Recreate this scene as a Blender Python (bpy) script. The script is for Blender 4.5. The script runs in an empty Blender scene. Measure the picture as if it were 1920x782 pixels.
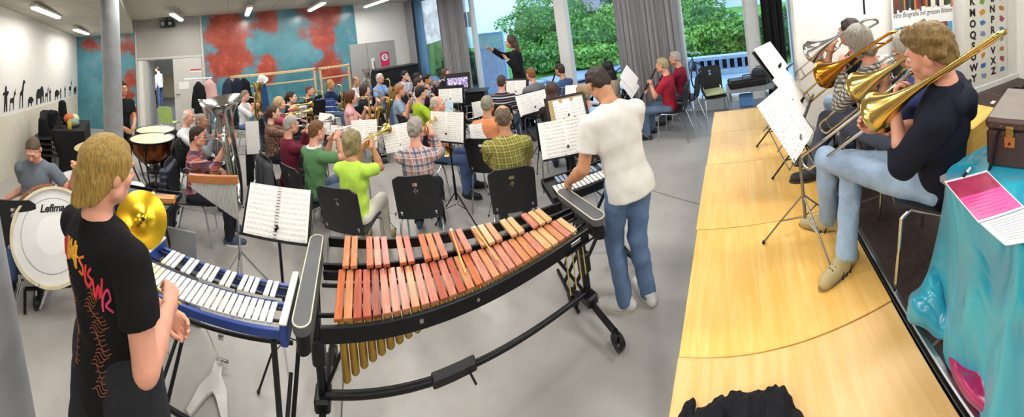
import bpy, math, random
import numpy as np
from mathutils import Vector, Matrix, Euler
random.seed(7)
SC = bpy.context.scene
COL = SC.collection
PI = math.pi
V = Vector
# ------------------------------------------------------------------ camera
F = 600.0; HC = 2.17; TAU = math.atan(.13); PH0 = (1000-1375)/F; PHC = (960-1375)/F
RT = Matrix.Rotation(TAU, 3, V((math.sin(PH0), math.cos(PH0), 0)))
def ray(x, y):
    ph = (x-1375)/F
    return RT @ V((math.sin(ph), math.cos(ph), (36-y)/F))
def atz(x, y, z):
    d = ray(x, y); return V((0, 0, HC)) + d*((z-HC)/d.z)
def atd(x, y, dist):
    d = ray(x, y); return V((0, 0, HC)) + d*(dist/math.hypot(d.x, d.y))
def atY(x, y, Y):
    d = ray(x, y); return V((0, 0, HC)) + d*(Y/d.y)
def atX(x, y, X):
    d = ray(x, y); return V((0, 0, HC)) + d*(X/d.x)
cd = bpy.data.cameras.new('camera'); cam = bpy.data.objects.new('camera', cd); COL.objects.link(cam)
cd.type = 'PANO'; cd.panorama_type = 'CENTRAL_CYLINDRICAL'
cd.central_cylindrical_range_u_min = -1.6; cd.central_cylindrical_range_u_max = 1.6
cd.central_cylindrical_range_v_min = (36-782)/F; cd.central_cylindrical_range_v_max = 36/F
cd.central_cylindrical_radius = 1.0
cd.clip_start = .02; cd.clip_end = 300
_B = Matrix(((math.cos(PHC), 0, -math.sin(PHC)), (-math.sin(PHC), 0, -math.cos(PHC)), (0, 1, 0)))
cam.matrix_world = Matrix.Translation((0, 0, HC)) @ (RT @ _B).to_4x4()
SC.camera = cam

# ------------------------------------------------------------------ materials
def lin(h):
    if not isinstance(h, str): return tuple(h)[:3]
    h = h.lstrip('#'); r = []
    for i in (0, 2, 4):
        c = int(h[i:i+2], 16)/255
        r.append(c/12.92 if c <= .04045 else ((c+.055)/1.055)**2.4)
    return tuple(r)
_MC = {}
class NT:
    """a tiny node-graph helper"""
    def __init__(s, name):
        s.m = bpy.data.materials.new(name); s.m.use_nodes = True
        s.t = s.m.node_tree; s.n = s.t.nodes; s.l = s.t.links
        s.b = s.n['Principled BSDF']; s.out = s.n['Material Output']
    def new(s, t, **kw):
        n = s.n.new(t)
        for k, v in kw.items(): setattr(n, k, v)
        return n
    def put(s, sock, v):
        if hasattr(v, 'is_linked') or isinstance(v, bpy.types.NodeSocket): s.l.new(v, sock)
        else: sock.default_value = v
    def math(s, op, a, b=0.0, c=None, clamp=False):
        n = s.new('ShaderNodeMath', operation=op); n.use_clamp = clamp
        s.put(n.inputs[0], a); s.put(n.inputs[1], b)
        if c is not None: s.put(n.inputs[2], c)
        return n.outputs[0]
    def coord(s, kind='Object', scale=(1, 1, 1), rot=(0, 0, 0), loc=(0, 0, 0)):
        c = s.new('ShaderNodeTexCoord'); m = s.new('ShaderNodeMapping')
        m.inputs['Scale'].default_value = scale; m.inputs['Rotation'].default_value = rot; m.inputs['Location'].default_value = loc
        s.l.new(c.outputs[kind], m.inputs[0]); return m.outputs[0]
    def xyz(s, v):
        n = s.new('ShaderNodeSeparateXYZ'); s.l.new(v, n.inputs[0]); return n.outputs
    def noise(s, v, scale, detail=3, rough=.55, dist=0, out='Fac'):
        n = s.new('ShaderNodeTexNoise'); n.inputs['Scale'].default_value = scale; n.inputs['Detail'].default_value = detail
        n.inputs['Roughness'].default_value = rough; n.inputs['Distortion'].default_value = dist
        if v is not None: s.l.new(v, n.inputs['Vector'])
        return n.outputs[out]
    def mix(s, f, a, b, mode='MIX'):
        n = s.new('ShaderNodeMix', data_type='RGBA', blend_type=mode); n.clamp_factor = True
        s.put(n.inputs[0], f)
        for i, c in ((6, a), (7, b)):
            if isinstance(c, (str, tuple, list)): n.inputs[i].default_value = (*lin(c), 1)
            else: s.l.new(c, n.inputs[i])
        return n.outputs[2]
    def ramp(s, f, lo, hi):
        n = s.new('ShaderNodeMapRange', interpolation_type='SMOOTHSTEP')
        s.put(n.inputs[0], f); n.inputs[1].default_value = lo; n.inputs[2].default_value = hi
        return n.outputs[0]
    def bump(s, h, dist=.002, strength=.5):
        n = s.new('ShaderNodeBump'); n.inputs['Distance'].default_value = dist; n.inputs['Strength'].default_value = strength
        s.l.new(h, n.inputs['Height']); s.l.new(n.outputs[0], s.b.inputs['Normal'])
    def fin(s, col=None, r=.5, metal=0, spec=.5, **kw):
        if col is not None:
            if isinstance(col, (str, tuple, list)): s.b.inputs['Base Color'].default_value = (*lin(col), 1)
            else: s.l.new(col, s.b.inputs['Base Color'])
        s.put(s.b.inputs['Roughness'], r); s.b.inputs['Metallic'].default_value = metal
        s.b.inputs['Specular IOR Level'].default_value = spec
        for k, v in kw.items(): s.put(s.b.inputs[k.replace('_', ' ')], v)
        return s.m
def M(name, col, r=.5, metal=0, var=.10, sc=9, bump=0, bsc=90, spec=.5, **kw):
    """plain procedural material: noise-varied colour, optional fine bump"""
    key = (name, col, r, metal)
    if key in _MC: return _MC[key]
    t = NT(name); v = t.coord()
    c = lin(col)
    n = t.noise(v, sc, 4)
    a = tuple(max(0, x*(1-var)) for x in c); b = tuple(min(1, x*(1+var)) for x in c)
    cc = t.mix(t.ramp(n, .3, .7), a, b)
    if bump: t.bump(t.noise(v, bsc, 2), bump, .6)
    _MC[key] = t.fin(cc, r, metal, spec, **kw)
    return _MC[key]

# ------------------------------------------------------------------ mesh building
def mesh_from(name, vs, quads, smooth=True, mats=None, ang=.7, mi=None):
    me = bpy.data.meshes.new(name)
    if isinstance(vs, np.ndarray) and isinstance(quads, np.ndarray):
        nq = len(quads)
        me.vertices.add(len(vs)); me.vertices.foreach_set('co', vs.astype(np.float32).ravel())
        me.loops.add(nq*4); me.loops.foreach_set('vertex_index', quads.astype(np.int32).ravel())
        me.polygons.add(nq); me.polygons.foreach_set('loop_start', np.arange(0, nq*4, 4, dtype=np.int32))
        me.update(calc_edges=True)
    else:
        me.from_pydata([tuple(v) for v in vs], [], quads)
    if mi is not None: me.polygons.foreach_set('material_index', np.asarray(mi, dtype=np.int32))
    for m in (mats or ()): me.materials.append(m)
    if smooth:
        me.shade_smooth()
        if ang: me.set_sharp_from_angle(angle=ang)
    return me
I4 = Matrix.Identity(4)
def T(x=0, y=0, z=0, rx=0, ry=0, rz=0):
    return Matrix.Translation((x, y, z)) @ Euler((rx, ry, rz)).to_matrix().to_4x4()
def frame(o, xa, za):
    """matrix with origin o, local Z along za, local X near xa"""
    z = V(za).normalized(); x = V(xa); x = (x - z*x.dot(z)).normalized(); y = z.cross(x)
    m = Matrix((x, y, z)).transposed().to_4x4(); m.translation = V(o); return m
class MB:
    def __init__(s, M0=None): s.v = []; s.f = []; s.mi = []; s.cur = 0; s.M = M0 or I4
    def add(s, vs, fs, M_=None):
        b = len(s.v); m = s.M @ M_ if M_ is not None else s.M
        s.v += [m @ V(v) for v in vs]
        s.f += [tuple(i+b for i in f) for f in fs]; s.mi += [s.cur]*len(fs); return s
    def box(s, c, d, bev=0, M_=None):
        hx, hy, hz = d[0]/2, d[1]/2, d[2]/2
        c = V(c); b = min(bev, hx*.95, hy*.95, hz*.95)
        if b <= 0:
            vs = [c+V((x*hx, y*hy, z*hz)) for x in (-1, 1) for y in (-1, 1) for z in (-1, 1)]
            return s.add(vs, [(0, 1, 3, 2), (4, 6, 7, 5), (0, 4, 5, 1), (2, 3, 7, 6), (0, 2, 6, 4), (1, 5, 7, 3)], M_)
        vs = []; ix = {}
        for x in (-1, 1):
            for y in (-1, 1):
                for z in (-1, 1):
                    for a in range(3):
                        h = [hx-b, hy-b, hz-b]; h[a] += b
                        ix[(x, y, z, a)] = len(vs); vs.append(c+V((x*h[0], y*h[1], z*h[2])))
        fs = []
        S = (-1, 1)
        for q in S:
            o = ((-1, -1), (1, -1), (1, 1), (-1, 1))
            fs.append(tuple(ix[(q, y, z, 0)] for y, z in (o if q > 0 else o[::-1])))
            fs.append(tuple(ix[(x, q, z, 1)] for z, x in (o if q > 0 else o[::-1])))
            fs.append(tuple(ix[(x, y, q, 2)] for x, y in (o if q > 0 else o[::-1])))
        for p in S:
            for q in S:
                fl = lambda t: t if p*q > 0 else t[::-1]
                fs.append(fl((ix[(-1, p, q, 2)], ix[(-1, p, q, 1)], ix[(1, p, q, 1)], ix[(1, p, q, 2)])))
                fs.append(fl((ix[(p, -1, q, 0)], ix[(p, -1, q, 2)], ix[(p, 1, q, 2)], ix[(p, 1, q, 0)])))
                fs.append(fl((ix[(p, q, -1, 1)], ix[(p, q, -1, 0)], ix[(p, q, 1, 0)], ix[(p, q, 1, 1)])))
                for r in S:
                    t = (ix[(p, q, r, 0)], ix[(p, q, r, 1)], ix[(p, q, r, 2)])
                    fs.append(t if p*q*r > 0 else t[::-1])
        return s.add(vs, fs, M_)
    def tube(s, path, r, n=8, closed=False, caps=True, M_=None):
        P = [V(p) for p in path]; k = len(P)
        R = r if isinstance(r, (list, tuple)) else [r]*k
        tang = []
        for i in range(k):
            a = P[(i-1) % k] if closed or i > 0 else P[i]; b = P[(i+1) % k] if closed or i < k-1 else P[i]
            t = (b-a); tang.append(t.normalized() if t.length > 1e-9 else V((0, 0, 1)))
        up = V((0, 0, 1)) if abs(tang[0].z) < .9 else V((1, 0, 0))
        x = (up - tang[0]*up.dot(tang[0])).normalized()
        vs = []
        for i in range(k):
            x = (x - tang[i]*x.dot(tang[i]))
            x = x.normalized() if x.length > 1e-6 else tang[i].orthogonal().normalized()
            y = tang[i].cross(x)
            for j in range(n):
                a = 2*PI*j/n; vs.append(P[i] + (x*math.cos(a)+y*math.sin(a))*R[i])
        fs = []
        for i in range(k if closed else k-1):
            i2 = (i+1) % k
            for j in range(n):
                j2 = (j+1) % n; fs.append((i*n+j, i*n+j2, i2*n+j2, i2*n+j))
        if caps and not closed:
            fs.append(tuple(range(n))[::-1]); fs.append(tuple((k-1)*n+j for j in range(n)))
        return s.add(vs, fs, M_)
    def rod(s, a, b, r, n=8, M_=None): return s.tube([a, b], r, n, M_=M_)
    def lathe(s, prof, n=24, M_=None, caps=True):
        vs = []; fs = []; k = len(prof)
        for (r, z) in prof:
            for j in range(n):
                a = 2*PI*j/n; vs.append((r*math.cos(a), r*math.sin(a), z))
        for i in range(k-1):
            for j in range(n):
                j2 = (j+1) % n; fs.append((i*n+j, i*n+j2, (i+1)*n+j2, (i+1)*n+j))
        if caps:
            if prof[0][0] > 1e-4: fs.append(tuple(range(n))[::-1])
            if prof[-1][0] > 1e-4: fs.append(tuple((k-1)*n+j for j in range(n)))
        return s.add(vs, fs, M_)
    def ball(s, c, r, n=12, M_=None):
        rr = r if isinstance(r, (tuple, list)) else (r, r, r)
        k = max(4, n//2)
        m = T(*c) @ Matrix.Diagonal((*rr, 1))
        prof = [(max(1e-5, math.sin(PI*i/k)), -math.cos(PI*i/k)) for i in range(k+1)]
        return s.lathe(prof, n, (M_ @ m) if M_ is not None else m, caps=False)
    def prism(s, poly, h0, h1, M_=None):
        n = len(poly)
        a = sum(poly[i][0]*poly[(i+1) % n][1]-poly[(i+1) % n][0]*poly[i][1] for i in range(n))
        if a < 0: poly = poly[::-1]
        vs = [(p[0], p[1], h0) for p in poly]+[(p[0], p[1], h1) for p in poly]
        fs = [tuple(range(n))[::-1], tuple(range(n, 2*n))]+[(i, (i+1) % n, n+(i+1) % n, n+i) for i in range(n)]
        return s.add(vs, fs, M_)
    def sheet(s, fn, nu, nv, th=.004, M_=None, hole=None):
        """thick sheet from fn(u,v)->point; hole(i,j) True leaves that cell out"""
        P = [[V(fn(i/nu, j/nv)) for j in range(nv+1)] for i in range(nu+1)]
        N = [[None]*(nv+1) for _ in range(nu+1)]
        for i in range(nu+1):
            for j in range(nv+1):
                du = P[min(i+1, nu)][j]-P[max(i-1, 0)][j]; dv = P[i][min(j+1, nv)]-P[i][max(j-1, 0)]
                q = du.cross(dv); N[i][j] = q.normalized() if q.length > 1e-12 else V((0, 0, 1))
        vs = []; w = nv+1; tot = (nu+1)*w
        for sg in (.5, -.5):
            for i in range(nu+1):
                for j in range(nv+1): vs.append(P[i][j]+N[i][j]*th*sg)
        cells = {(i, j) for i in range(nu) for j in range(nv) if not (hole and hole(i, j))}
        fs = []
        for (i, j) in cells:
            a, b, c, d = i*w+j, (i+1)*w+j, (i+1)*w+j+1, i*w+j+1
            fs.append((a, b, c, d)); fs.append((d+tot, c+tot, b+tot, a+tot))
            if (i, j-1) not in cells: fs.append((b, a, a+tot, b+tot))
            if (i, j+1) not in cells: fs.append((d, c, c+tot, d+tot))
            if (i-1, j) not in cells: fs.append((a, d, d+tot, a+tot))
            if (i+1, j) not in cells: fs.append((c, b, b+tot, c+tot))
        return s.add(vs, fs, M_)
    def build(s, name, mat, parent=None, ang=.7, loc=None):
        mats = mat if isinstance(mat, (list, tuple)) else [mat]
        me = mesh_from(name, s.v, s.f, True, mats, ang, s.mi if len(mats) > 1 else None)
        return link(name, me, parent)
def link(name, me, parent=None):
    o = bpy.data.objects.new(name, me); COL.objects.link(o)
    if parent is not None: o.parent = parent
    return o
def tag(o, label=None, cat=None, group=None, kind=None):
    for k, v in (('label', label), ('category', cat), ('group', group), ('kind', kind)):
        if v: o[k] = v
    return o
def thing(name, label, cat, loc=(0, 0, 0), rz=0, group=None, rot=None):
    o = bpy.data.objects.new(name, None); COL.objects.link(o); o.empty_display_size = .1
    o.location = loc; o.rotation_euler = rot if rot else (0, 0, rz)
    return tag(o, label, cat, group)
def solo(mb, name, mat, label, cat, group=None, loc=(0, 0, 0), rz=0, rot=None):
    """a thing that is one mesh"""
    o = mb.build(name, mat); o.location = loc; o.rotation_euler = rot if rot else (0, 0, rz)
    return tag(o, label, cat, group)
def struct(mb, name, mat, parent=None, ang=.7):
    o = mb.build(name, mat, parent, ang)
    if parent is None: o['kind'] = 'structure'
    return o
_kids = {}
def dup(root, loc, rz=None, label=None, group=None, rot=None):
    def cp(o, par):
        c = o.copy(); COL.objects.link(c)
        if par is not None:
            c.parent = par; c.matrix_parent_inverse = o.matrix_parent_inverse.copy()
        for ch in list(o.children): cp(ch, c)
        return c
    r = cp(root, None); r.location = loc
    if rz is not None: r.rotation_euler = (0, 0, rz)
    if rot is not None: r.rotation_euler = rot
    if label: r['label'] = label
    if group: r['group'] = group
    return r
def text_mesh(body, size, mat, parent=None, name='lettering', M_=None, ext=.001, shear=0, align='CENTER', bold=0, sx=1):
    cu = bpy.data.curves.new(name, 'FONT'); cu.body = body; cu.size = size; cu.extrude = ext; cu.shear = shear
    cu.align_x = align; cu.align_y = 'CENTER'; cu.offset = bold; cu.resolution_u = 3
    o = bpy.data.objects.new('tmp_text', cu); COL.objects.link(o)
    dg = bpy.context.evaluated_depsgraph_get(); me = bpy.data.meshes.new_from_object(o.evaluated_get(dg))
    bpy.data.objects.remove(o); bpy.data.curves.remove(cu)
    me.transform(Matrix.Diagonal((sx, 1, 1, 1)))
    if M_ is not None: me.transform(M_)
    me.name = name; me.materials.clear(); me.materials.append(mat)
    return link(name, me, parent)
def curve_pts(pts, n=6, closed=False):
    """Catmull-Rom through pts"""
    P = [V(p) for p in pts]; out = []; k = len(P)
    for i in range(k if closed else k-1):
        p0 = P[i-1] if (closed or i > 0) else P[0]; p1 = P[i]; p2 = P[(i+1) % k]; p3 = P[(i+2) % k] if (closed or i+2 < k) else P[-1]
        for j in range(n):
            t = j/n
            out.append(.5*((2*p1)+(p2-p0)*t+(2*p0-5*p1+4*p2-p3)*t*t+(3*p1-p0-3*p2+p3)*t**3))
    if not closed: out.append(P[-1])
    return out
# ================================================================== setting
XL, YW, ZC = -9.6, 6.1, 3.35
# --- materials
def floor_mat():
    t = NT('polished_concrete'); v = t.coord()
    n = t.noise(v, .9, 5, .6); n2 = t.noise(v, 14, 4, .6)
    c = t.mix(t.ramp(n, .3, .7), '#a4a19d', '#b7b4af'); c = t.mix(t.math('MULTIPLY', t.ramp(n2, .45, .8), .25), c, '#918d89')
    br = t.new('ShaderNodeTexBrick'); t.l.new(t.coord(rot=(0, 0, .4), loc=(1.0, .35, 0)), br.inputs['Vector'])
    br.offset = 0; br.inputs['Scale'].default_value = 1; br.inputs['Brick Width'].default_value = 3.1; br.inputs['Row Height'].default_value = 3.1
    br.inputs['Mortar Size'].default_value = .006; br.inputs['Mortar Smooth'].default_value = .2
    c = t.mix(br.outputs['Fac'], c, '#5b5753')
    return t.fin(c, t.math('ADD', .22, t.math('MULTIPLY', n2, .22)), 0, .5)
def ceil_mat():
    t = NT('ceiling_panels'); v = t.coord(rot=(0, 0, .0))
    br = t.new('ShaderNodeTexBrick'); t.l.new(v, br.inputs['Vector']); br.offset = 0
    br.inputs['Scale'].default_value = 1; br.inputs['Brick Width'].default_value = 1.25; br.inputs['Row Height'].default_value = 1.25; br.inputs['Mortar Size'].default_value = .008
    n = t.noise(v, 160, 2); c = t.mix(t.ramp(n, .4, .7), '#b9b6aa', '#cbc8bd')
    c = t.mix(br.outputs['Fac'], c, '#8e8b82'); t.bump(n, .003, .4)
    return t.fin(c, .9)
def mural_mat(name, blobs, org):
    """teal plaster with red paint; blobs (y, z, r) in wall metres"""
    t = NT(name); v = t.coord(loc=(0, 0, 0)); s = t.xyz(v)
    w1 = t.noise(v, 1.6, 5, .65); w2 = t.noise(v, 3.5, 4, .6)
    m = None
    for (y, z, r) in blobs:
        dy = t.math('SUBTRACT', s[1], y); dz = t.math('SUBTRACT', s[2], z)
        d = t.math('SQRT', t.math('ADD', t.math('MULTIPLY', dy, dy), t.math('MULTIPLY', dz, dz)))
        q = t.math('SUBTRACT', d, r); m = q if m is None else t.math('MINIMUM', m, q)
    m = t.math('ADD', m, t.math('MULTIPLY', t.math('SUBTRACT', w1, .5), 1.5)); m = t.math('ADD', m, t.math('MULTIPLY', t.math('SUBTRACT', w2, .5), .22))
    red = t.mix(t.ramp(w2, .3, .75), '#8f3d30', '#b5523f')
    blue = t.mix(t.ramp(w1, .3, .7), '#3f7a88', '#5b93a0'); blue = t.mix(t.math('MULTIPLY', t.ramp(w2, .5, .8), .6), blue, '#7f8d92')
    c = t.mix(t.ramp(m, -.16, .14), red, blue)
    t.bump(w2, .004, .3)
    return t.fin(c, t.math('ADD', .14, t.math('MULTIPLY', w2, .22)))
def ply_mat(name='birch_plywood', a='#e6b256', b='#f2ca7c'):
    t = NT(name); v = t.coord(scale=(9, .8, 9)); g = t.noise(v, 3, 6, .6, .6); n = t.noise(t.coord(), 1.3, 4)
    c = t.mix(t.ramp(g, .3, .75), a, b); c = t.mix(t.math('MULTIPLY', t.ramp(n, .45, .75), .35), c, '#cf9a4c')
    return t.fin(c, t.math('ADD', .24, t.math('MULTIPLY', g, .2)))
white_wall = M('white_plaster', '#e4e2dd', .85, var=.02, bump=.001)
cream_wall = M('cream_plaster', '#dcd6c4', .85, var=.03, bump=.001)
grey_wall = M('pale_grey_panel', '#a5a29c', .6, var=.03)
white_paint = M('white_frame_paint', '#e6e7e6', .4, var=.02)
grey_door = M('grey_door_paint', '#a3a19d', .5, var=.03)
black_pl = M('black_plastic', '#101012', .45, var=.2)
black_metal = M('black_metal', '#141416', .35, .4, var=.2)
chrome = M('chrome', '#c9ccd0', .16, 1, var=.04)
alu = M('brushed_aluminium', '#b4b6b8', .3, 1, var=.06)
concrete_mat = M('column_concrete', '#8f9296', .7, var=.10, sc=6, bump=.002)

fl = MB(); fl.box((-3, 0, -.06), (13.6, 12.4, .12)); struct(fl, 'floor', floor_mat())
cl = MB(); cl.box((-3, .2, ZC+.06), (13.8, 12.6, .12)); struct(cl, 'ceiling', ceil_mat())
# lowered soffit along the left wall
def sof(x): return 2.946+.05*(x+9.6)
P = [(-9.6, -2.99), (-9.6, -6.3), (-1.8, -6.3), (-1.8, -.94)]
sm = MB(); vs = [(x, y, sof(x)) for x, y in P]+[(x, y, ZC) for x, y in P]
sm.add(vs, [(0, 1, 2, 3), (0, 3, 7, 4), (3, 2, 6, 7), (2, 1, 5, 6), (1, 0, 4, 5)]); struct(sm, 'ceiling_soffit', ceil_mat())
# left wall (runs behind the camera as well)
LW0, LW1 = V((-9.62, -5.03, 0)), V((4.0, -2.17, 0))
LWU = (LW1-LW0).normalized(); LWN = V((-LWU.y, LWU.x, 0)); LWL = (LW1-LW0).length
def lw(s, z, off=0): return LW0+LWU*s+LWN*off+V((0, 0, z))
LWM = Matrix((LWU, LWN, V((0, 0, 1)))).transposed().to_4x4(); LWM.translation = LW0
m = MB(LWM); m.box((LWL/2, -.1, 1.75), (LWL+.4, .2, 3.5)); struct(m, 'wall_left', white_wall)
fz = lambda s: 1.03+.031*s              # the frieze line of the wall
m = MB(LWM); m.add([(0, 0, 0), (LWL-.3, 0, 0), (LWL-.3, 0, 1.35), (0, 0, 1.03), (0, .008, 0), (LWL-.3, .008, 0), (LWL-.3, .008, 1.35), (0, .008, 1.03)],
    [(4, 5, 6, 7), (3, 7, 6, 2), (0, 4, 7, 3), (1, 2, 6, 5)]); struct(m, 'wall_left_lower', cream_wall)
# back wall with a doorway
DY0, DY1, DZ = -2.62, -1.80, 2.10
m = MB()
m.box((XL-.1, (-5.2+DY0)/2, 1.75), (.2, DY0+5.2, 3.5)); m.box((XL-.1, (DY1+6.2)/2, 1.75), (.2, 6.2-DY1, 3.5)); m.box((XL-.1, (DY0+DY1)/2, (DZ+3.5)/2), (.2, DY1-DY0, 3.5-DZ))
struct(m, 'wall_back', white_wall)
m = MB(); m.box((XL+.012, -1.9, 2.76), (.024, 2.06, 1.16), .003); struct(m, 'wall_panel_over_door', grey_wall)
m = MB()
for y in (-2.93, -.87): m.box((XL+.02, y, 1.67), (.05, .06, 3.34), .004)
m.box((XL+.025, -1.9, 2.15), (.06, 2.0, .07), .004)
m.box((XL+.02, -2.66, 1.05), (.05, .07, 2.1), .004); struct(m, 'trim_1', M('light_frame_paint', '#bdbbb6', .5, var=.03))
d1 = MB(); d1.box((XL+.02, -1.36, 1.06), (.05, .86, 2.1), .006); d1 = struct(d1, 'door_1', M('off_white_door', '#c4c2bd', .5, var=.02))
h = MB(); h.rod((XL+.05, -1.72, 1.05), (XL+.1, -1.72, 1.05), .012); h.rod((XL+.1, -1.72, 1.05), (XL+.1, -1.6, 1.05), .011); h.build('door_handle', black_metal, d1)
lf = MB(); lf.box((XL-.42, -2.6, 1.05), (.8, .045, 2.08), .005); lf = struct(lf, 'door_2', M('open_door_leaf', '#b9bdc2', .5, var=.03))
h = MB(); h.box((XL-.74, -2.56, 1.05), (.03, .04, .16), .004); h.build('door_handle', black_metal, lf)
# murals
bl = [atX(*p, XL) for p in ((425, 62), (500, 32), (607, 18), (598, 70), (625, 128), (440, 112), (415, 120), (500, 130), (590, 10))]
rr = (.72, .5, .6, .48, .5, .5, .5, .3, .4)
MB1 = MB(); MB1.box((XL+.0115, 1.57, 1.67), (.02, 4.78, 3.34), .002)
solo(MB1, 'mural', mural_mat('mural_paint_a', [(b.y, b.z, r) for b, r in zip(bl, rr)], 0), 'long teal and red painted mural behind the coat rack', 'mural')
bl = [atX(*p, XL) for p in ((238, 85), (205, 80), (243, 150), (250, 205), (170, 80), (240, 180))]
MB2 = MB(); MB2.box((XL+.0115, -3.99, 1.47), (.02, 2.02, 2.94), .002)
solo(MB2, 'mural', mural_mat('mural_paint_b', [(b.y, b.z, r) for b, r in zip(bl, (.35, .33, .32, .3, .22, .3))], 0), 'narrow teal and red painted mural behind the grey column', 'mural')
# grey double door at the right end of the back wall
m = MB(); m.box((XL+.025, 4.46, 1.03), (.05, 1.62, 2.08), .004); d3 = struct(m, 'door_3', grey_door)
m = MB(); m.box((XL+.055, 4.25, 1.03), (.004, .012, 2.04)); m.build('seam', M('door_seam', '#6f6d69', .6), d3)
m = MB(); m.box((XL+.055, 4.42, 1.35), (.02, .12, .42), .004); q = m.build('handle_plate', M('handle_plate_white', '#e6e4e0', .4), d3)
m = MB(); m.tube([(XL+.06, 4.44, 1.45), (XL+.11, 4.44, 1.44), (XL+.11, 4.44, 1.2), (XL+.06, 4.44, 1.19)], .012); m.build('pull_handle', black_metal, q)
t_ = thing('fire_equipment_sign', 'pink and white safety sign with round symbol on grey door', 'sign', (XL+.052, 4.86, 1.47))
m = MB(); m.box((.004, 0, 0), (.008, .32, .46), .003); m.build('sign_plate', M('sign_pink', '#d8315f', .4, var=.04), t_)
m = MB(frame((.008, 0, .06), (0, 1, 0), (1, 0, 0))); m.lathe([(.115, 0), (.115, .003)], 24); m.build('symbol_disc', white_paint, t_)
m = MB(frame((.0115, 0, .06), (0, 1, 0), (1, 0, 0))); m.box((0, .02, 0), (.03, .09, .002)); m.box((0, -.04, 0), (.08, .03, .002)); m.tube([(.06*math.cos(a*.5), .06*math.sin(a*.5), 0) for a in range(8)], .009, 6); m.build('symbol', M('sign_dark', '#8d2442', .5), t_)
# notices by the door
solo(MB().box((0, 0, 0), (.003, .3, .21)), 'paper_notice', M('notice_paper', '#e6e5e2', .7, var=.02), 'white paper notice taped to the pale door leaf', 'notice', loc=atX(345, 160, XL+.05))
t_ = thing('door_label', 'small red and white label strip high on the pale door', 'sign', atX(367, 132, XL+.05))
MB().box((0, 0, 0), (.004, .34, .09), .001).build('label_plate', white_paint, t_); MB().box((.003, 0, .02), (.002, .33, .045)).build('red_band', M('label_red', '#c32f3a', .5), t_)
for p in ((240, 197), (252, 197)):
    solo(MB(frame((0, 0, 0), (0, 1, 0), (1, 0, 0))).lathe([(.045, 0), (.045, .012), (.03, .02)], 16), 'light_switch', white_paint, 'round white wall switch on the narrow mural', 'switch', 'round wall switches', loc=atX(*p, XL+.021))
# corridor behind the doorway
m = MB(); m.box((-13.6, -3.0, -.05), (7.8, 5.4, .1)); struct(m, 'floor_corridor', M('corridor_floor', '#55565c', .35, var=.1))
m = MB(); m.box((-17.4, -3.0, 1.4), (.2, 5.4, 2.8)); struct(m, 'wall_corridor_end', M('corridor_beige', '#a89f86', .8, var=.04))
m = MB(); m.box((-13.6, -5.75, 1.4), (7.8, .1, 2.8)); m.box((-13.6, -.35, 1.4), (7.8, .1, 2.8)); struct(m, 'wall_corridor_side', M('corridor_side', '#8f8b80', .8, var=.04))
m = MB(); m.box((-13.6, -3.0, 2.75), (7.8, 5.4, .1)); struct(m, 'ceiling_corridor', M('corridor_ceiling', '#b4b09b', .8))
wb = atX(308, 155, -17.28)
solo(MB().box((0, 0, 0), (.03, 1.7, 1.5), .01), 'notice_board', M('pale_board', '#b3b6b4', .5), 'large pale board on the end wall of the corridor', 'board', loc=(-17.28, wb.y, 1.95))
solo(MB().box((0, 0, 0), (.25, 2.2, .16), .02), 'hanging_sign', M('yellow_sign', '#c8c23a', .5), 'yellow strip hanging under the corridor ceiling beyond the door', 'sign', loc=(-14.2, atX(298, 118, -14.2).y, 2.36))
# --- window wall
FB = M('frame_bottom_white', '#d9dbdc', .5, var=.03)
m = MB(); m.box((-9.42, YW+.1, 1.75), (.4, .2, 3.5)); m.box((2.6, YW+.1, 1.75), (3.1, .2, 3.5)); struct(m, 'wall_window_side', white_wall)
def glass_mat():
    t = NT('window_glass'); tr = t.new('ShaderNodeBsdfTransparent'); tr.inputs[0].default_value = (.93, .97, .99, 1)
    gl = t.new('ShaderNodeBsdfGlossy'); gl.inputs['Roughness'].default_value = .02
    fr = t.new('ShaderNodeFresnel'); fr.inputs['IOR'].default_value = 1.35
    n = t.noise(t.coord(), 3, 2); fm = t.math('MULTIPLY', fr.outputs[0], t.math('ADD', .7, t.math('MULTIPLY', n, .3)))
    mx = t.new('ShaderNodeMixShader'); t.l.new(fm, mx.inputs[0]); t.l.new(tr.outputs[0], mx.inputs[1]); t.l.new(gl.outputs[0], mx.inputs[2])
    t.l.new(mx.outputs[0], t.out.inputs[0]); return t.m
GLASS = glass_mat()
blue_frame = M('blue_grey_frame', '#6f9cc4', .4, var=.05)
wx = [-9.22, -6.43, -3.72, -1.05, .22, 1.1]
for i in range(5):
    x0, x1 = wx[i], wx[i+1]; cx = (x0+x1)/2; w = x1-x0
    m = MB(); m.box((cx+.03, YW, .12), (w-.12, .16, .24), .01); m.box((cx+.03, YW, 3.3), (w-.12, .12, .1), .01)
    for x in ((x0, x1) if i == 4 else (x0,)): m.box((x, YW, 1.7), (.10, .14, 3.3), .01)
    if i == 0: m.box((-9.0, YW, 1.7), (.22, .1, 3.3), .01)
    wn = struct(m, 'window_%d' % (i+1), FB if i else blue_frame)
    g = MB(); g.box((cx, YW+.02, 1.75), (w-.08, .012, 3.02)); g.build('pane', GLASS, wn)
m = MB(); m.box((-3.585, YW-.05, 1.7), (.27, .2, 3.36), .02); struct(m, 'window_post_1', white_paint)
m = MB(); m.box((.33, YW-.05, 1.7), (.24, .2, 3.36), .02); struct(m, 'window_post_2', white_paint)
# --- wing wall beside the stage, right wall
m = MB(); m.box((2.23, 3.15, 1.7), (3.3, .14, 3.36), .004); struct(m, 'wall_stage', white_wall)
m = MB(); m.box((3.86, .4, 1.7), (.2, 5.6, 3.36)); struct(m, 'wall_right', white_wall)
m = MB(); m.box((2.7, 3.06, .66), (2.1, .03, .08), .004); struct(m, 'baseboard_stage', white_paint)
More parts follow.
